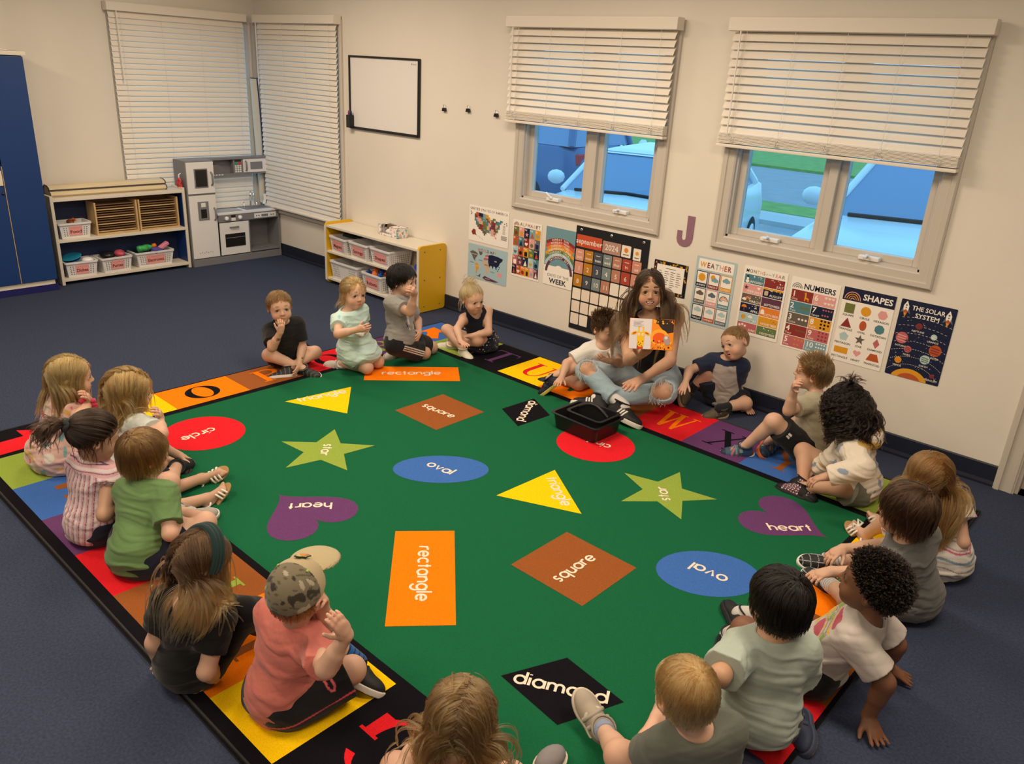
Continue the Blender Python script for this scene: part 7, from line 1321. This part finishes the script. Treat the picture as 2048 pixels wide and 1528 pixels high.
# 6 the woman
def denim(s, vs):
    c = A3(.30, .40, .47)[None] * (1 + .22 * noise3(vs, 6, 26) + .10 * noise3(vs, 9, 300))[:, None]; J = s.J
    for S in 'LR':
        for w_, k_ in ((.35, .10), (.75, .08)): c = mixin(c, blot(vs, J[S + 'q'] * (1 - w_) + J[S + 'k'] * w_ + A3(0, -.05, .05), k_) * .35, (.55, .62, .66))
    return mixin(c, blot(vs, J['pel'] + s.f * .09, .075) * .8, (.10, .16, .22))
def superst(x, y, z):
    c = np.tile(A3(.012, .012, .013), (len(x), 1))
    for i in range(3): c = mixin(c, ((np.abs(x - .012 - .014 * i - z * .5) < .0036) & (np.abs(y) > .014) & (z < .022) & (z > -.018)).astype(float), (.66, .63, .58))
    return c
p = T_ = P_('teacher', 'smiling person with long brown hair and ripped jeans holding up a picture book', s=1.6, fat=.90, skin=(.50, .290, .185), hair=[(.035, .019, .011), (.075, .042, .022), (.20, .125, .06)], hs=(1.02, 1.06, 1.15), hk=1.02, handk=.98, handR=dict(n=(.45, -.35, .75), curl=.45), handL=dict(n=(0, 0, -1), curl=.25, sp=.07), mouth=.0050, smile=1.0, lips=(.50, .16, .14), iris=(.06, .03, .015), limb=.80, waist=.22, neckr=.78, h=.0042, brow=(.03, .017, .01), browr=.0028, shw=1)
p.body(); p.top('vest', plain((.010, .010, .011)), 0, .004, hem=.16, neck=.040, scoop=.006, strap=.034, amp=.003)
rip = [(p.J['Lk'] + A3(.0, -.045, .035), .068), (p.J['Rk'] + A3(.03, -.04, .05), .060)]
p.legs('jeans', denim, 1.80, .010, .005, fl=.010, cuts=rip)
rs = np.random.RandomState(4); FR = []
for c, r in rip:
    for i in range(42):
        a = rs.uniform(0, 2 * PI); side = un(A3(.66, .75, 0)) * math.cos(a) + A3(0, 0, 1) * math.sin(a); q0 = c + side * r * .92 + A3(.3, -.95, 0) * .0 ; q0 = q0 + un(A3(0, 0, 1.9) + A3(-q0[0], -q0[1], -q0[2])) * .018; FR.append([q0, q0 + A3(rs.uniform(-.008, .008), -.004, -.012 - .02 * rs.rand()), q0 + A3(rs.uniform(-.014, .014), -.004, -.03 - .03 * rs.rand())])
p.tubes('fringe_thread', FR, .0013, (.66, .66, .64), mlace, 4)
for S in 'LR': p.shoe(S, superst, (.68, .65, .58), k=.86); p.sock(S, (.66, .63, .6), .05)
p.tubes('teeth', [[p.H(x, .0775 - 14 * x * x, -.0512 + 16 * x * x) for x in (-.016, -.012, -.007, 0, .007, .012, .016)]], [.0020, .0032, .0040, .0042, .0040, .0032, .0020], (.74, .70, .64), meye, 8)
HC = p.c['hair']; p.hair('part', n=620, L=.46, hl=.004, w=.0085, part=0, lift=.010, wob=.008, tip=(.20, .125, .060), lmul=lambda l: np.where(l[:, 1] > .02, .92, 1.05), bodyoff=.004, face_off=.004, steps=16, grav=.6, pinch=.10)
# 7 raglan boy
def raglan(s, vs):
    x, y, z = s.tl(vs).T; c = heather((.44, .41, .38), .08)(s, vs); return mixin(c, ((np.abs(x) > .062 + .05 * np.clip(.95 - z, 0, 1)) | (z > .975)).astype(float), (.018, .026, .060))
p = P_('raglan', 'person in a grey shirt with navy sleeves leaning on the wall with head tilted back', skin=FAIR, hair=[(.24, .15, .065), (.34, .22, .10), (.16, .095, .04)], handR=dict(n=(0, 0, -1), curl=.35), handL=dict(n=(0, 0, -1), curl=.1), mouth=.0055, iris=(.12, .14, .15), s=.98, soleL=(.35, .25, .9), soleR=(.5, .5, .6), look=(0, .1))
p.body(); p.top('shirt', raglan, .70, .012); p.legs('shorts', (.012, .016, .034), .78, .014, fl=.016)
for S in 'LR': p.sock(S, (.015, .015, .018), .06); p.shoe(S, (.085, .072, .048), (.42, .33, .22), 'straps', lace=(.10, .085, .058))
p.hair(n=620, L=.022, hl=.018, w=.0045, lift=.004, grav=.1)
# 8 beige boy
def multi(x, y, z):
    n = np.sin(x * 220 + y * 150) + np.sin(y * 240 - z * 200 + 1); c = np.tile(A3(.04, .08, .15), (len(x), 1)); m = (x > .02) & (x < .075); c = mixin(c, ((n > .7) & m).astype(float), (.36, .26, .14)); c = mixin(c, ((n < -1.1) & m).astype(float), (.42, .12, .14)); c = mixin(c, (x > .10).astype(float), (.02, .03, .05)); return mixin(c, (x < -.042).astype(float), (.55, .05, .05))
p = P_('beige', 'person in a beige t-shirt and black shorts with one hand raised to the face', s=1.03, skin=FAIR, hair=[(.20, .125, .055), (.28, .18, .085), (.14, .085, .04)], handL=dict(n='face', curl=.95), handR=dict(n=(0, 0, -1)), mouth=.005)
p.body(); p.top('shirt', plain((.42, .37, .26), .05), .70, .012, hem=-.12, amp=.0075)
def logo(s, vs):
    J = s.J; c = np.tile(A3(.010, .010, .011), (len(vs), 1)); a, k = J['Lq'], J['Lk']; q = vs - (a + (k - a) * .72); d = un(k - a); cam_ = un(A3(0, 0, 1.9) - J['Lk']); m = (np.abs(q @ d) < .011) & (q @ cam_ > .02); v = np.cross(d, cam_); w = q @ v; return mixin(c, (m & ((np.abs(w - .006) < .005) | (np.abs(w + .007) < .004))).astype(float), (.66, .64, .6))
p.legs('shorts', logo, .80, .012)
p.c['soleR'] = tuple(A3(.2, .8, .45)); p.shoe('L', multi, (.62, .52, .42), 'straps', lace=(.12, .20, .24)); p.shoe('R', multi, (.60, .14, .04), 'straps', lace=(.1, .14, .2), tread=(.45, .36, .20))
p.hair(n=560, L=.046, hl=.014, w=.0055, lift=.008); p.hair('front', n=150, L=.040, hl=.042, w=.005, seed=2, name='fringe'); p.hair('up', n=160, L=.03, hl=.03, w=.005, seed=4, name='cowlick', slope=-.6, grav=0)
# 9 hoodie girl
def swirl(s, vs):
    c = plain((.64, .57, .48), .03)(s, vs); n = noise3(vs * A3(.55, .55, 1.5), 41, 78); c = mixin(c, (n > .42).astype(float), (.50, .30, .07)); n = noise3(vs * A3(.55, .55, 1.5) + .3, 43, 78); return mixin(c, (n > .46).astype(float), (.24, .30, .40))
def sequin(x, y, z): c = np.tile(A3(.008, .008, .010), (len(x), 1)); n = np.sin(x * 420 + 3 * np.sin(y * 300)) * np.sin(y * 380 + z * 260); m = (x > .0) & (x < .085) & (z > -.012); c = mixin(c, (m & (n > .45)).astype(float), (.60, .56, .58)); return mixin(c, (m & (n < -.6)).astype(float), (.50, .08, .16))
p = P_('hoodie', 'person with curly dark hair, purple glasses and a cream patterned hoodie', s=1.05, skin=(.47, .28, .185), hair=[(.016, .010, .008), (.035, .021, .015), (.010, .007, .006)], handL=dict(n=(0, 0, -1), curl=.6), handR=dict(n=(0, 0, -1), curl=.6))
p.body(); p.top('hoodie', swirl, 1.97, .018, hem=-.16, amp=.0075, hood=True, neck=.046); p.legs('shorts', (.17, .17, .13), .62, .012, fl=.018)
for S in 'LR': p.shoe(S, sequin, (.012, .012, .013), 'none')
p.hair('whorl', n=620, L=.20, hl=.006, w=.0085, curl=15., wob=.011, lift=.022, grav=.5, steps=13, lmul=lambda l: np.where(l[:, 1] > .03, .55, 1.0), bodyoff=.014, face_off=.016); p.tail('topknot', p.H(.005, .0, .105), p.hu + p.hf * .15, .085, 60, .006, p.c['hair'], spread=.05, grav=.6, wob=.012)
gl_ = [[p.H(x * .030 + .019 * math.cos(t), .094, .000 + .0155 * math.sin(t)) for t in [2 * PI * k / 16 for k in range(17)]] for x in (-1, 1)] + [[p.H(-.011, .094, .003), p.H(0, .096, .005), p.H(.011, .094, .003)]] + [[p.H(x * .049, .093, .004), p.H(x * .072, .06, .006), p.H(x * .078, .0, .006)] for x in (-1, 1)]
p.tubes('glasses', gl_, .0020, (.10, .05, .16), meye, 6)
# 10 long-haired girl in striped dress
def dress(s, vs):
    x, y, z = s.tl(vs).T; c = plain((.62, .58, .55), .05)(s, vs); h_ = vs[:, 2] + .012 * np.sin(x * 30)
    for i, (z0, w_, k) in enumerate(((.045, .005, (.24, .30, .36)), (.085, .0025, (.25, .23, .20)), (.125, .006, (.20, .30, .38)), (.165, .004, (.55, .12, .20)), (.178, .0025, (.55, .2, .26)), (.21, .0025, (.30, .28, .2)), (.225, .0025, (.25, .26, .2)), (.26, .003, (.2, .22, .3)), (.30, .003, (.55, .2, .26)))): c = mixin(c, (np.abs(h_ - z0) < w_).astype(float), k)
    return c
p = P_('longhair', 'person with long golden brown hair and a white striped dress seen from behind', skin=FAIR, hair=[(.24, .125, .040), (.36, .20, .070), (.15, .075, .026)], face=1, bareL=1, bareR=1, s=1.0)
p.body(); p.top('dress', dress, .40, .016, hem=None, thigh=.92, amp=.0085, flare=.02); p.sandal('L'); p.sandal('R', sole=(.16, .09, .05))
b0 = p.J['La'] + p.fdir('L')[0] * .055 - p.fdir('L')[1] * .018; p.tubes('bow', [[b0, b0 + A3(.012, .01, .022), b0 + A3(-.012, .02, .026), b0], [b0, b0 + A3(-.02, -.01, .012), b0 + A3(-.016, -.016, -.006), b0]], .006, (.7, .68, .62), mlace)
p.hair('part', n=720, L=.34, hl=-.004, w=.0085, part=.004, lift=.014, wob=.018, tip=(.42, .26, .10), steps=14, grav=.5, bodyoff=.006, curl=0)
# 11 grey tee boy
def plaid(x, y, z): c = np.tile(A3(.014, .015, .018), (len(x), 1)); return mixin(c, ((np.abs(np.sin(x * 110)) < .10) | (np.abs(np.sin(y * 90 + z * 60)) < .10)).astype(float), (.5, .5, .5))
p = P_('greytee', 'person with dark brown hair and a dark grey t-shirt holding both shoes', s=1.03, skin=(.50, .31, .215), hair=BROWN, handL=dict(n=(0, 0, -1), curl=.6), handR=dict(n=(0, 0, -1), curl=.7))
p.body(); p.top('shirt', plain((.135, .135, .13), .06), .72, .013, amp=.0075, flare=.008); p.legs('shorts', (.16, .16, .165), .8, .012)
for S in 'LR': p.shoe(S, plaid, (.68, .66, .62), 'laces', lace=(.03, .03, .034)); p.sock(S, lambda t: mixin(np.tile(A3(.6, .58, .55), (len(t), 1)), (np.sin(t * 420) > .6).astype(float), (.25, .27, .3)), .07)
p.hair(n=640, L=.075, hl=.006, w=.008, lift=.016, wob=.008); p.hair('front', n=180, L=.07, hl=.036, w=.0065, seed=2, name='fringe', lift=.014)
# 12 curly boy leaning back
def ctee(s, vs):
    x, y, z = s.tl(vs).T; c = heather((.52, .47, .44), .05)(s, vs); m = (x > -.09) & (x < .03) & (y > .015) & (z > .45) & (z < .92); n = noise3(vs, 51, 60)
    for lo_, hi_, k in ((.25, 2, (.24, .34, .08)), (-.15, .05, (.60, .40, .06)), (-2, -.38, (.46, .08, .12)), (.06, .14, (.12, .16, .34))): c = mixin(c, (m & (n > lo_) & (n < hi_)).astype(float), k)
    return c
p = P_('curly', 'person with short curly black hair leaning back on both hands in a pale printed t-shirt', s=1.02, skin=DARK, hair=BLACK, handL=dict(n=(0, 0, -1), curl=.06, sp=.16, k=1.15), handR=dict(n=(0, 0, -1), curl=.06, sp=.13, k=1.15), lips=(.16, .06, .05), limb=1.08)
p.body(); p.top('shirt', ctee, .78, .012, hem=-.10, amp=.0075, flare=.008); p.legs('shorts', (.012, .012, .014), .85, .014)
for S in 'LR': p.shoe(S, (.010, .010, .012), (.012, .012, .013), lace=(.4, .4, .4)); p.sock(S, (.5, .48, .46), .05)
p.hair('up', n=1000, L=.020, hl=.012, w=.0060, curl=11., wob=.0060, lift=.012, grav=0., cols=[(.012, .009, .008), (.026, .018, .014), (.05, .034, .022)], steps=7)
# 13 black-haired boy in mint tee
p = P_('mint', 'person with straight black hair and a pale mint t-shirt kneeling with back turned', s=1.02, skin=(.48, .285, .18), hair=BLACK, handL=dict(n='body', curl=.6), handR=dict(n='body'))
p.body(); p.top('shirt', plain((.37, .43, .38), .05), .82, .016, hem=-.30, amp=.0075, flare=.012); p.legs('trousers', (.014, .016, .030), 1.9, .012)
for S in 'LR': p.shoe(S, (.03, .04, .08), (.05, .06, .10), 'straps', lace=(.04, .05, .09), tread=(.34, .25, .10))
p.hair(n=760, L=.055, hl=.004, w=.0065, lift=.010, back=.35)
# 14 blond boy at the bottom
p = P_('blondboy', 'person with short blond hair and a grey-green t-shirt at the bottom edge, back turned', s=.98, skin=FAIR, hair=[(.46, .29, .115), (.62, .43, .20), (.36, .21, .08)], handL=dict(n='face', curl=.8), handR=dict(n='body', curl=.7))
p.body(); p.top('shirt', plain((.115, .125, .105), .05), .66, .014, amp=.005); p.legs('shorts', (.02, .025, .04), .6, .012)
for S in 'LR': p.sock(S, (.22, .27, .40), .045); p.shoe(S, lambda x, y, z: mixin(np.tile(A3(.36, .31, .25), (len(x), 1)), ((np.abs(x - .035 - z) < .005) & (np.abs(y) > .016)).astype(float), (.6, .56, .5)), (.60, .52, .43), 'straps', lace=(.34, .30, .25), k=1.06)
p.hair(n=760, L=.040, hl=.006, w=.0055, lift=.006, back=.25)
# 15 girl in red top at the bottom edge
p = P_('redtop', 'person with long dark blond hair and a coral red top at the bottom edge', s=.98, skin=FAIR, hair=[(.22, .135, .055), (.36, .24, .11), (.14, .08, .033)], handL=dict(n='body'), handR=dict(n='body'))
p.body(); p.top('vest', spots((.62, .09, .10), [(.62, .20, .12)], 40, .5), 0, .010, neck=.046, strap=.034); p.legs('shorts', (.05, .06, .12), .7, .012)
for S in 'LR': p.shoe(S, (.5, .2, .2), (.6, .56, .5))
p.hair('part', n=760, L=.27, hl=-.004, w=.0075, part=.010, lift=.012, wob=.012, steps=12, grav=.5, tip=(.40, .27, .12)); p.hair('front', n=60, L=.12, hl=.0, w=.0028, seed=9, lift=.02, name='loose_strand', wob=.02)
# 16 boy with camouflage cap
p = P_('cap', 'person in a camouflage cap and coral t-shirt resting the chin on one hand', s=1.0, skin=FAIR, hair=LBROWN, handL=dict(n='face', curl=.8), handR=dict(n='in', curl=.55, sp=.03), soleL=tuple(A3(-.1, .55, .75)))
p.body(); p.top('shirt', heather((.55, .165, .135), .13), .72, .013, hem=-.30, amp=.0075, flare=.007)
def piping(s, vs):
    J = s.J; c = np.tile(A3(.010, .010, .012), (len(vs), 1)); a, k = J['Rq'], J['Rk']; d = un(k - a); o = un(np.cross(d, (0, 0, 1))); q = vs - a; h_ = q @ A3(0, 0, 1) - (q @ d) * d[2]; c = mixin(c, ((np.abs(h_ + .006) < .0030) & (q @ o > 0)).astype(float), (.60, .07, .09))
    e = vs - (a + (k - a) * .62); x, z = e @ d, e @ A3(0, 0, 1); return mixin(c, ((q @ o > -.01) & (np.abs(x) < .016) & (z > .028) & (z < .070) & (np.abs(np.abs(x) - .010 + (z - .048) ** 2 * 22) < .0035)).astype(float), (.62, .12, .14))
p.legs('shorts', piping, .92, .016, fl=.014)
bw = lambda x, y, z: mixin(np.tile(A3(.014, .014, .015), (len(x), 1)), (z < -.010).astype(float), (.6, .56, .5))
for S in 'LR': p.sock(S, lambda t: mixin(np.tile(A3(.02, .11, .34), (len(t), 1)), (np.sin(t * 300) > .7).astype(float), (.012, .02, .05)), .085); p.shoe(S, bw, (.64, .61, .56), 'straps', k=1.12, lace=(.02, .02, .022), tread=(.022, .019, .016))
p.hair(n=300, L=.03, hl=.0, w=.0055, lift=.003)
F = Field(p.J['head'] - .24, p.J['head'] + .24, .0030); rr3 = lambda *r: tuple(np.array(r) * p.hs); n_ = un(p.hu - p.hf * .28)
F.ell(p.H(0, -.008, .024), p.HA, rr3(.081, .096, .086), .0); F.cut(p.H(0, 0, .018), -n_); vs, fs = F.mesh(); L3 = p.hl(vs); nn = noise3(vs, 61, 120); n2 = noise3(vs * A3(1, 1, 2.2), 63, 190)
cc_ = np.tile(A3(.16, .135, .09), (len(vs), 1)); cc_ = mixin(cc_, (nn > .2).astype(float), (.035, .030, .02)); cc_ = mixin(cc_, (n2 > .35).astype(float), (.085, .075, .045)); cc_ = mixin(cc_, (nn < -.45).astype(float), (.34, .30, .22)); cc_ = mixin(cc_, (L3[:, 1] > -.012).astype(float), (.40, .32, .19))
cap_ = p.add('cap', vs, fs, cc_, mfab)
F = Field(p.J['head'] - .30, p.J['head'] + .30, .0030); F.ell(p.H(0, .112, .046), (p.hr, un(p.hf - p.hu * .10), un(p.hu + p.hf * .10)), rr3(.074, .088, .020), 0); G2 = p.H(0, .112, .041); F.ell(G2, (p.hr, un(p.hf - p.hu * .10), un(p.hu + p.hf * .10)), rr3(.078, .094, .018), .0, 's'); F.ell(p.H(0, -.008, .022), p.HA, rr3(.080, .094, .086), 0, 's'); vs, fs = F.mesh()
p.add('brim', vs, fs, plain((.40, .33, .19), .03)(p, vs), mfab, cap_)
def disc(p, name, c, n, up, pts, col, th, parent): n = un(n); r = un(np.cross(up, n)); u_ = np.cross(n, r); b = MB(); b.prism(pts, th, Matrix(((r[0], u_[0], n[0], c[0]), (r[1], u_[1], n[1], c[1]), (r[2], u_[2], n[2], c[2]), (0, 0, 0, 1)))); v = np.array([tuple(x) for x in b.v]); return p.add(name, v, b.f, np.tile(A3(*col), (len(v), 1)), mfab, parent, False)
c_ = p.H(0, .040, .1005); n_ = un(p.hf * .40 + p.hu * .92); SH = [(-.030, .014), (-.012, .017), (.020, .015), (.030, .0), (.020, -.016), (-.004, -.014), (-.016, -.020), (-.020, -.008), (-.032, -.002)]
bd = disc(p, 'badge', c_, n_, p.hr * -1, SH, (.02, .045, .03), .003, cap_); disc(p, 'badge_rim', c_ + n_ * .003, n_, p.hr * -1, [(x * .84, y * .84) for x, y in SH], (.55, .42, .12), .0008, cap_); disc(p, 'badge_face', c_ + n_ * .0038, n_, p.hr * -1, circ(.004, 0, .017, 16, .010), (.62, .20, .05), .0008, cap_)
for x in (-1, 1): e_ = p.H(x * .045, -.02, .098); disc(p, 'eyelet', e_, e_ - p.H(0, -.008, .022), p.hf, circ(0, 0, .004, 10), (.25, .5, .05), .002, cap_)
# 17 girl in black with headband
p = P_('blackgirl', 'person in black with a dark green headband over two-tone brown and blond hair', s=1.0, skin=FAIR, hair=[(.11, .060, .028), (.17, .10, .048), (.075, .04, .02)], handR=dict(n=(0, 0, -1), curl=.08), handL=dict(n=(0, 0, -1), curl=.1))
p.body(); p.top('shirt', plain((.008, .008, .009)), .62, .010, neck=.054, scoop=-.012, hem=-.2); p.legs('leggings', plain((.009, .009, .011)), 1.86, .005, .002, fl=.004)
for S in 'LR': p.sock(S, lambda t: mixin(np.tile(A3(.62, .55, .53), (len(t), 1)), (np.sin(t * 380) > .75).astype(float), (.5, .2, .22)), .045); p.shoe(S, (.62, .55, .52), (.6, .55, .52), 'none', k=.86, name='sock_foot')
p.hair('part', n=680, L=.25, hl=.0, w=.0072, part=.0, lift=.010, wob=.016, tip=(.52, .36, .17), steps=12, grav=.45)
hb = [p.H(.084 * math.sin(t), -.004 + .022 * math.cos(t), .020 + .094 * math.cos(t)) for t in [-1.75 + 3.5 * k / 22 for k in range(23)]]
p.tubes('headband', [hb, [q + p.hf * .012 for q in hb], [q - p.hf * .012 for q in hb]], .0095, (.010, .030, .030), mfab, 8)
# 18 green boy
p = P_('green', 'person with light brown hair and a plain green t-shirt sitting with back turned', s=1.0, skin=FAIR, hair=[(.22, .125, .045), (.33, .20, .08), (.15, .08, .03)], handR=dict(n=(0, 0, -1), curl=.7), handL=dict(n=(0, 0, -1)))
p.body(); p.top('shirt', heather((.125, .225, .085), .07), .74, .014, hem=-.30, amp=.0075, flare=.008); p.legs('shorts', (.012, .014, .03), .62, .012)
for S in 'LR': p.shoe(S, (.34, .31, .28), (.6, .57, .52), lace=(.08, .08, .08)); p.sock(S, (.5, .48, .46), .04)
p.hair(n=800, L=.070, hl=.008, w=.0065, lift=.010); p.hair('front', n=160, L=.055, hl=.04, w=.0055, seed=2, name='fringe')
# 19 striped blouse girl
def pstripe(s, vs):
    x, y, z = s.tl(vs).T; a = np.arctan2(x, -y + .0); w_ = np.where(z > .9, vs[:, 2] * 260, a * 26); c = np.tile(A3(.62, .36, .40), (len(vs), 1)); c = mixin(c, (np.sin(w_ * 1.0) > .35).astype(float), (.66, .58, .60)); return mixin(c, (np.abs(np.sin(w_ * .5 + .4)) < .16).astype(float), (.10, .07, .12))
p = P_('stripes', 'person with a dark ponytail and a pink striped sleeveless blouse, back turned', s=.98, skin=(.50, .30, .20), hair=[(.030, .017, .011), (.060, .035, .021), (.02, .012, .008)], handR=dict(n=(0, 0, -1)), handL=dict(n=(0, 0, -1)), bareL=1, bareR=1)
p.body(); p.top('blouse', pstripe, .26, .014, hem=-.25, amp=.005, flare=.012, neck=.038); p.legs('shorts', (.012, .014, .028), .5, .010)
fr_ = []
for S in 'LR':
    a, b = p.J[S + 's'], p.J[S + 'e']; d = un(b - a); o = un(np.cross(d, p.f)); q = np.cross(d, o); c = a + d * .040
    fr_.append([c + (o * math.cos(t) + q * math.sin(t)) * (.047 + .004 * math.sin(t * 11)) + d * .004 * math.cos(t * 13) for t in [2 * PI * k / 60 for k in range(61)]])
for q_ in fr_: p.tubes('ruffle', [q_], .0055, (.62, .42, .46), mfab, 6)
for S in 'LR': p.sandal(S)
p.hair('pull', n=620, L=.16, pull=(0, -.112, .045), hl=-.002, w=.0058, slope=.80, lift=.009); p.tail('ponytail', p.H(0, -.118, .045), -p.hf * 1.0 + p.hu * .1, .13, 130, .0075, p.c['hair'], spread=.035, grav=.55, wob=.016); p.hair('part', n=40, L=.10, hl=.0, w=.003, seed=8, name='loose_strand', wob=.012)
p.tubes('hair_tie', [[p.H(.020 * math.cos(t), -.112 + .004 * math.sin(5 * t), .045 + .020 * math.sin(t)) for t in [2 * PI * k / 24 for k in range(25)]]], .010, (.03, .035, .038), mfab, 8)
# 20 blond bob
p = P_('bob', 'person with a wavy blond bob and a pale white-green t-shirt, chin on hand', s=1.03, skin=FAIR, hair=[(.40, .26, .10), (.58, .40, .18), (.24, .145, .055)], handR=dict(n='face', curl=.8), handL=dict(n=(0, 0, -1), curl=.25))
p.body(); p.top('shirt', plain((.52, .56, .53), .04), .70, .014, hem=-.12, amp=.0075); p.legs('shorts', (.012, .014, .032), .85, .014)
for S in 'LR': p.shoe(S, (.012, .012, .013), (.03, .028, .026), tread=(.03, .028, .026))
p.hair('part', n=760, L=.165, hl=.004, w=.0085, part=.02, lift=.020, wob=.016, steps=11, grav=.45, bodyoff=.010, face_off=.012)
# 21 pink floral dress
p = P_('pink', 'person with straight blond hair and a pink butterfly-print dress at the far left', s=1.03, skin=FAIR, hair=[(.42, .29, .115), (.60, .45, .22), (.28, .18, .065)], handR=dict(n='face', curl=.7), handL=dict(n='body'), look=(0, .1))
p.body(); p.top('dress', spots((.64, .42, .37), [(.20, .40, .40), (.58, .14, .16), (.56, .34, .10), (.66, .62, .55)], 60, .47), .52, .014, hem=None, thigh=.95, amp=.0085, flare=.009)
for S in 'LR': p.shoe(S, (.55, .5, .5), (.6, .56, .5))
w_, e_ = p.J['Rw'], p.J['Re']; d = un(w_ - e_); o = un(np.cross(d, (0, 0, 1))); q = np.cross(d, o)
p.tubes('scrunchie', [[w_ - d * .02 + (o * math.cos(t) + q * math.sin(t)) * (.028 + .005 * math.sin(t * 7)) + d * .006 * math.sin(9 * t) for t in [2 * PI * k / 40 for k in range(41)]]], .012, (.55, .05, .09), mfab, 8)
p.hair('part', n=720, L=.215, hl=.004, w=.0075, part=.015, lift=.010, wob=.008, steps=11, grav=.5)
# ---- things the people hold
t = thing('tissue', 'crumpled white tissue held in both hands by the kneeling person in aqua', 'tissue', tis + A3(.01, -.02, .01)); F = Field(A3(-.08, -.08, -.08), A3(.08, .08, .08), .003); F.ell(A3(0, 0, 0), np.eye(3), (.034, .028, .026), 0, fold=wr(3, .012, 90)); vs, fs = F.mesh(); link('tissue_paper', rawmesh('tissue_paper', vs, fs, np.tile(A3(.66, .70, .67), (len(vs), 1)), True), mlace, t)
J = T_.J; tip = J['Rf']; bc = tip + A3(-.004, -.03, .088); toc = un(A3(0, 0, 1.9) - bc); bu = un(A3(.745, .667, 0) - toc * (A3(.745, .667, 0) @ toc)); bv = np.cross(toc, bu)
bk_ = thing('picture_book', 'open picture book with a yellow giraffe page held up by the smiling woman', 'book', bc); BW, BH = .132, .185; BK = .86; bk_.scale = (BK, BK, BK)
cov = MB(); 
for sg in (-1, 1): cov.prism([(0, -BH / 2), (sg * (BW + .003), -BH / 2 - .002), (sg * (BW + .003), BH / 2 + .002), (0, BH / 2)][::sg], .003, Matrix(((bu[0], bv[0], toc[0], 0), (bu[1], bv[1], toc[1], 0), (bu[2], bv[2], toc[2], 0), (0, 0, 0, 1))) @ Matrix.Translation((0, 0, -.010)))
cov.build('cover', M('book_cover', rgb(200, 110, 40), .4), bk_)
for sg, nm in ((-1, 0), (1, 1)):
    s = Sheet(.0004); rr = random.Random(8)
    if nm == 0:
        s.poly(rect(0, 0, BW, BH), rgb(222, 214, 218)); s.lay = 1
        for k in range(5): s.ribbon([(.022, .168 - k * .0075), (.022 + .06 - .008 * (k % 3), .168 - k * .0075)], .002, rgb(90, 85, 95))
        Yc, Oc, Dc = rgb(240, 190, 40), rgb(205, 70, 30), rgb(120, 50, 25); s.poly([(.048, 0), (.085, 0), (.088, .06), (.05, .06)], Oc); s.lay = 2; s.poly(rrect(.046, .03, .092, .105, .02), Yc); s.poly(rrect(.052, .012, .09, .06, .018), Yc)
        for x in (.052, .078): s.poly(rect(x, .10, x + .008, .128), Yc); s.poly(circ(x + .004, .130, .007, 10), Yc)
        for x, a in ((.030, .4), (.106, -.4)): s.poly(circ(x, .096, .022, 16, .010, a), Yc); s.lay = 3; s.poly(circ(x, .096, .013, 12, .005, a), Oc); s.lay = 2
        s.lay = 3
        for x in (.058, .082): s.poly(circ(x, .088, .0075, 12), rgb(240, 236, 230)); s.poly(circ(x + .001, .087, .0022, 8), Dc, 4)
        for k in range(6): s.poly(circ(.052 + .006 * (k % 3) + .018 * (k % 2), .012 + k * .007, .0035, 8), Dc)
    else:
        s.poly(rect(0, 0, BW, BH), rgb(240, 140, 30)); s.lay = 1; s.poly([(.02, .185), (BW, .185), (BW, .11), (.09, .10), (.05, .14)], rgb(50, 36, 30)); s.poly(circ(.05, .075, .055, 24, .05), rgb(250, 170, 50)); s.lay = 2; s.poly(circ(.05, .07, .04, 20, .035), rgb(235, 90, 25))
        for k in range(60): s.poly(circ(rr.uniform(.004, BW - .004), rr.uniform(.16, BH - .004) if k < 25 else rr.uniform(.006, .055), rr.uniform(.002, .006), 8), [rgb(40, 30, 26), rgb(250, 190, 60), rgb(230, 110, 40)][k % 3], 3)
        s.poly(circ(.095, .06, .02, 14, .032, .3), rgb(170, 150, 150), 4); s.poly(circ(.09, .075, .010, 12), rgb(225, 210, 200), 5)
    o = s.place('page', (0, 0, 0), bu, bv, mprint, 0, bk_); o.location = tuple(bu * (-BW if sg < 0 else 0) + bv * (-BH / 2) - toc * .006)
t = thing('stray_shoe', 'toe of a grey shoe with a cream sole poking in at the bottom edge', 'shoe', (-1.005, 1.445, .0145)); b = MB(); b.ball((0, 0, .028), .045, 16, (.8, 1.3, .6)); b.build('upper', M('grey_canvas', (.22, .20, .21), .8), t); b = MB(); b.prism(circ(0, 0, .042, 24, .064), .018); b.build('sole', M('cream_rubber', (.66, .60, .48), .5), t)
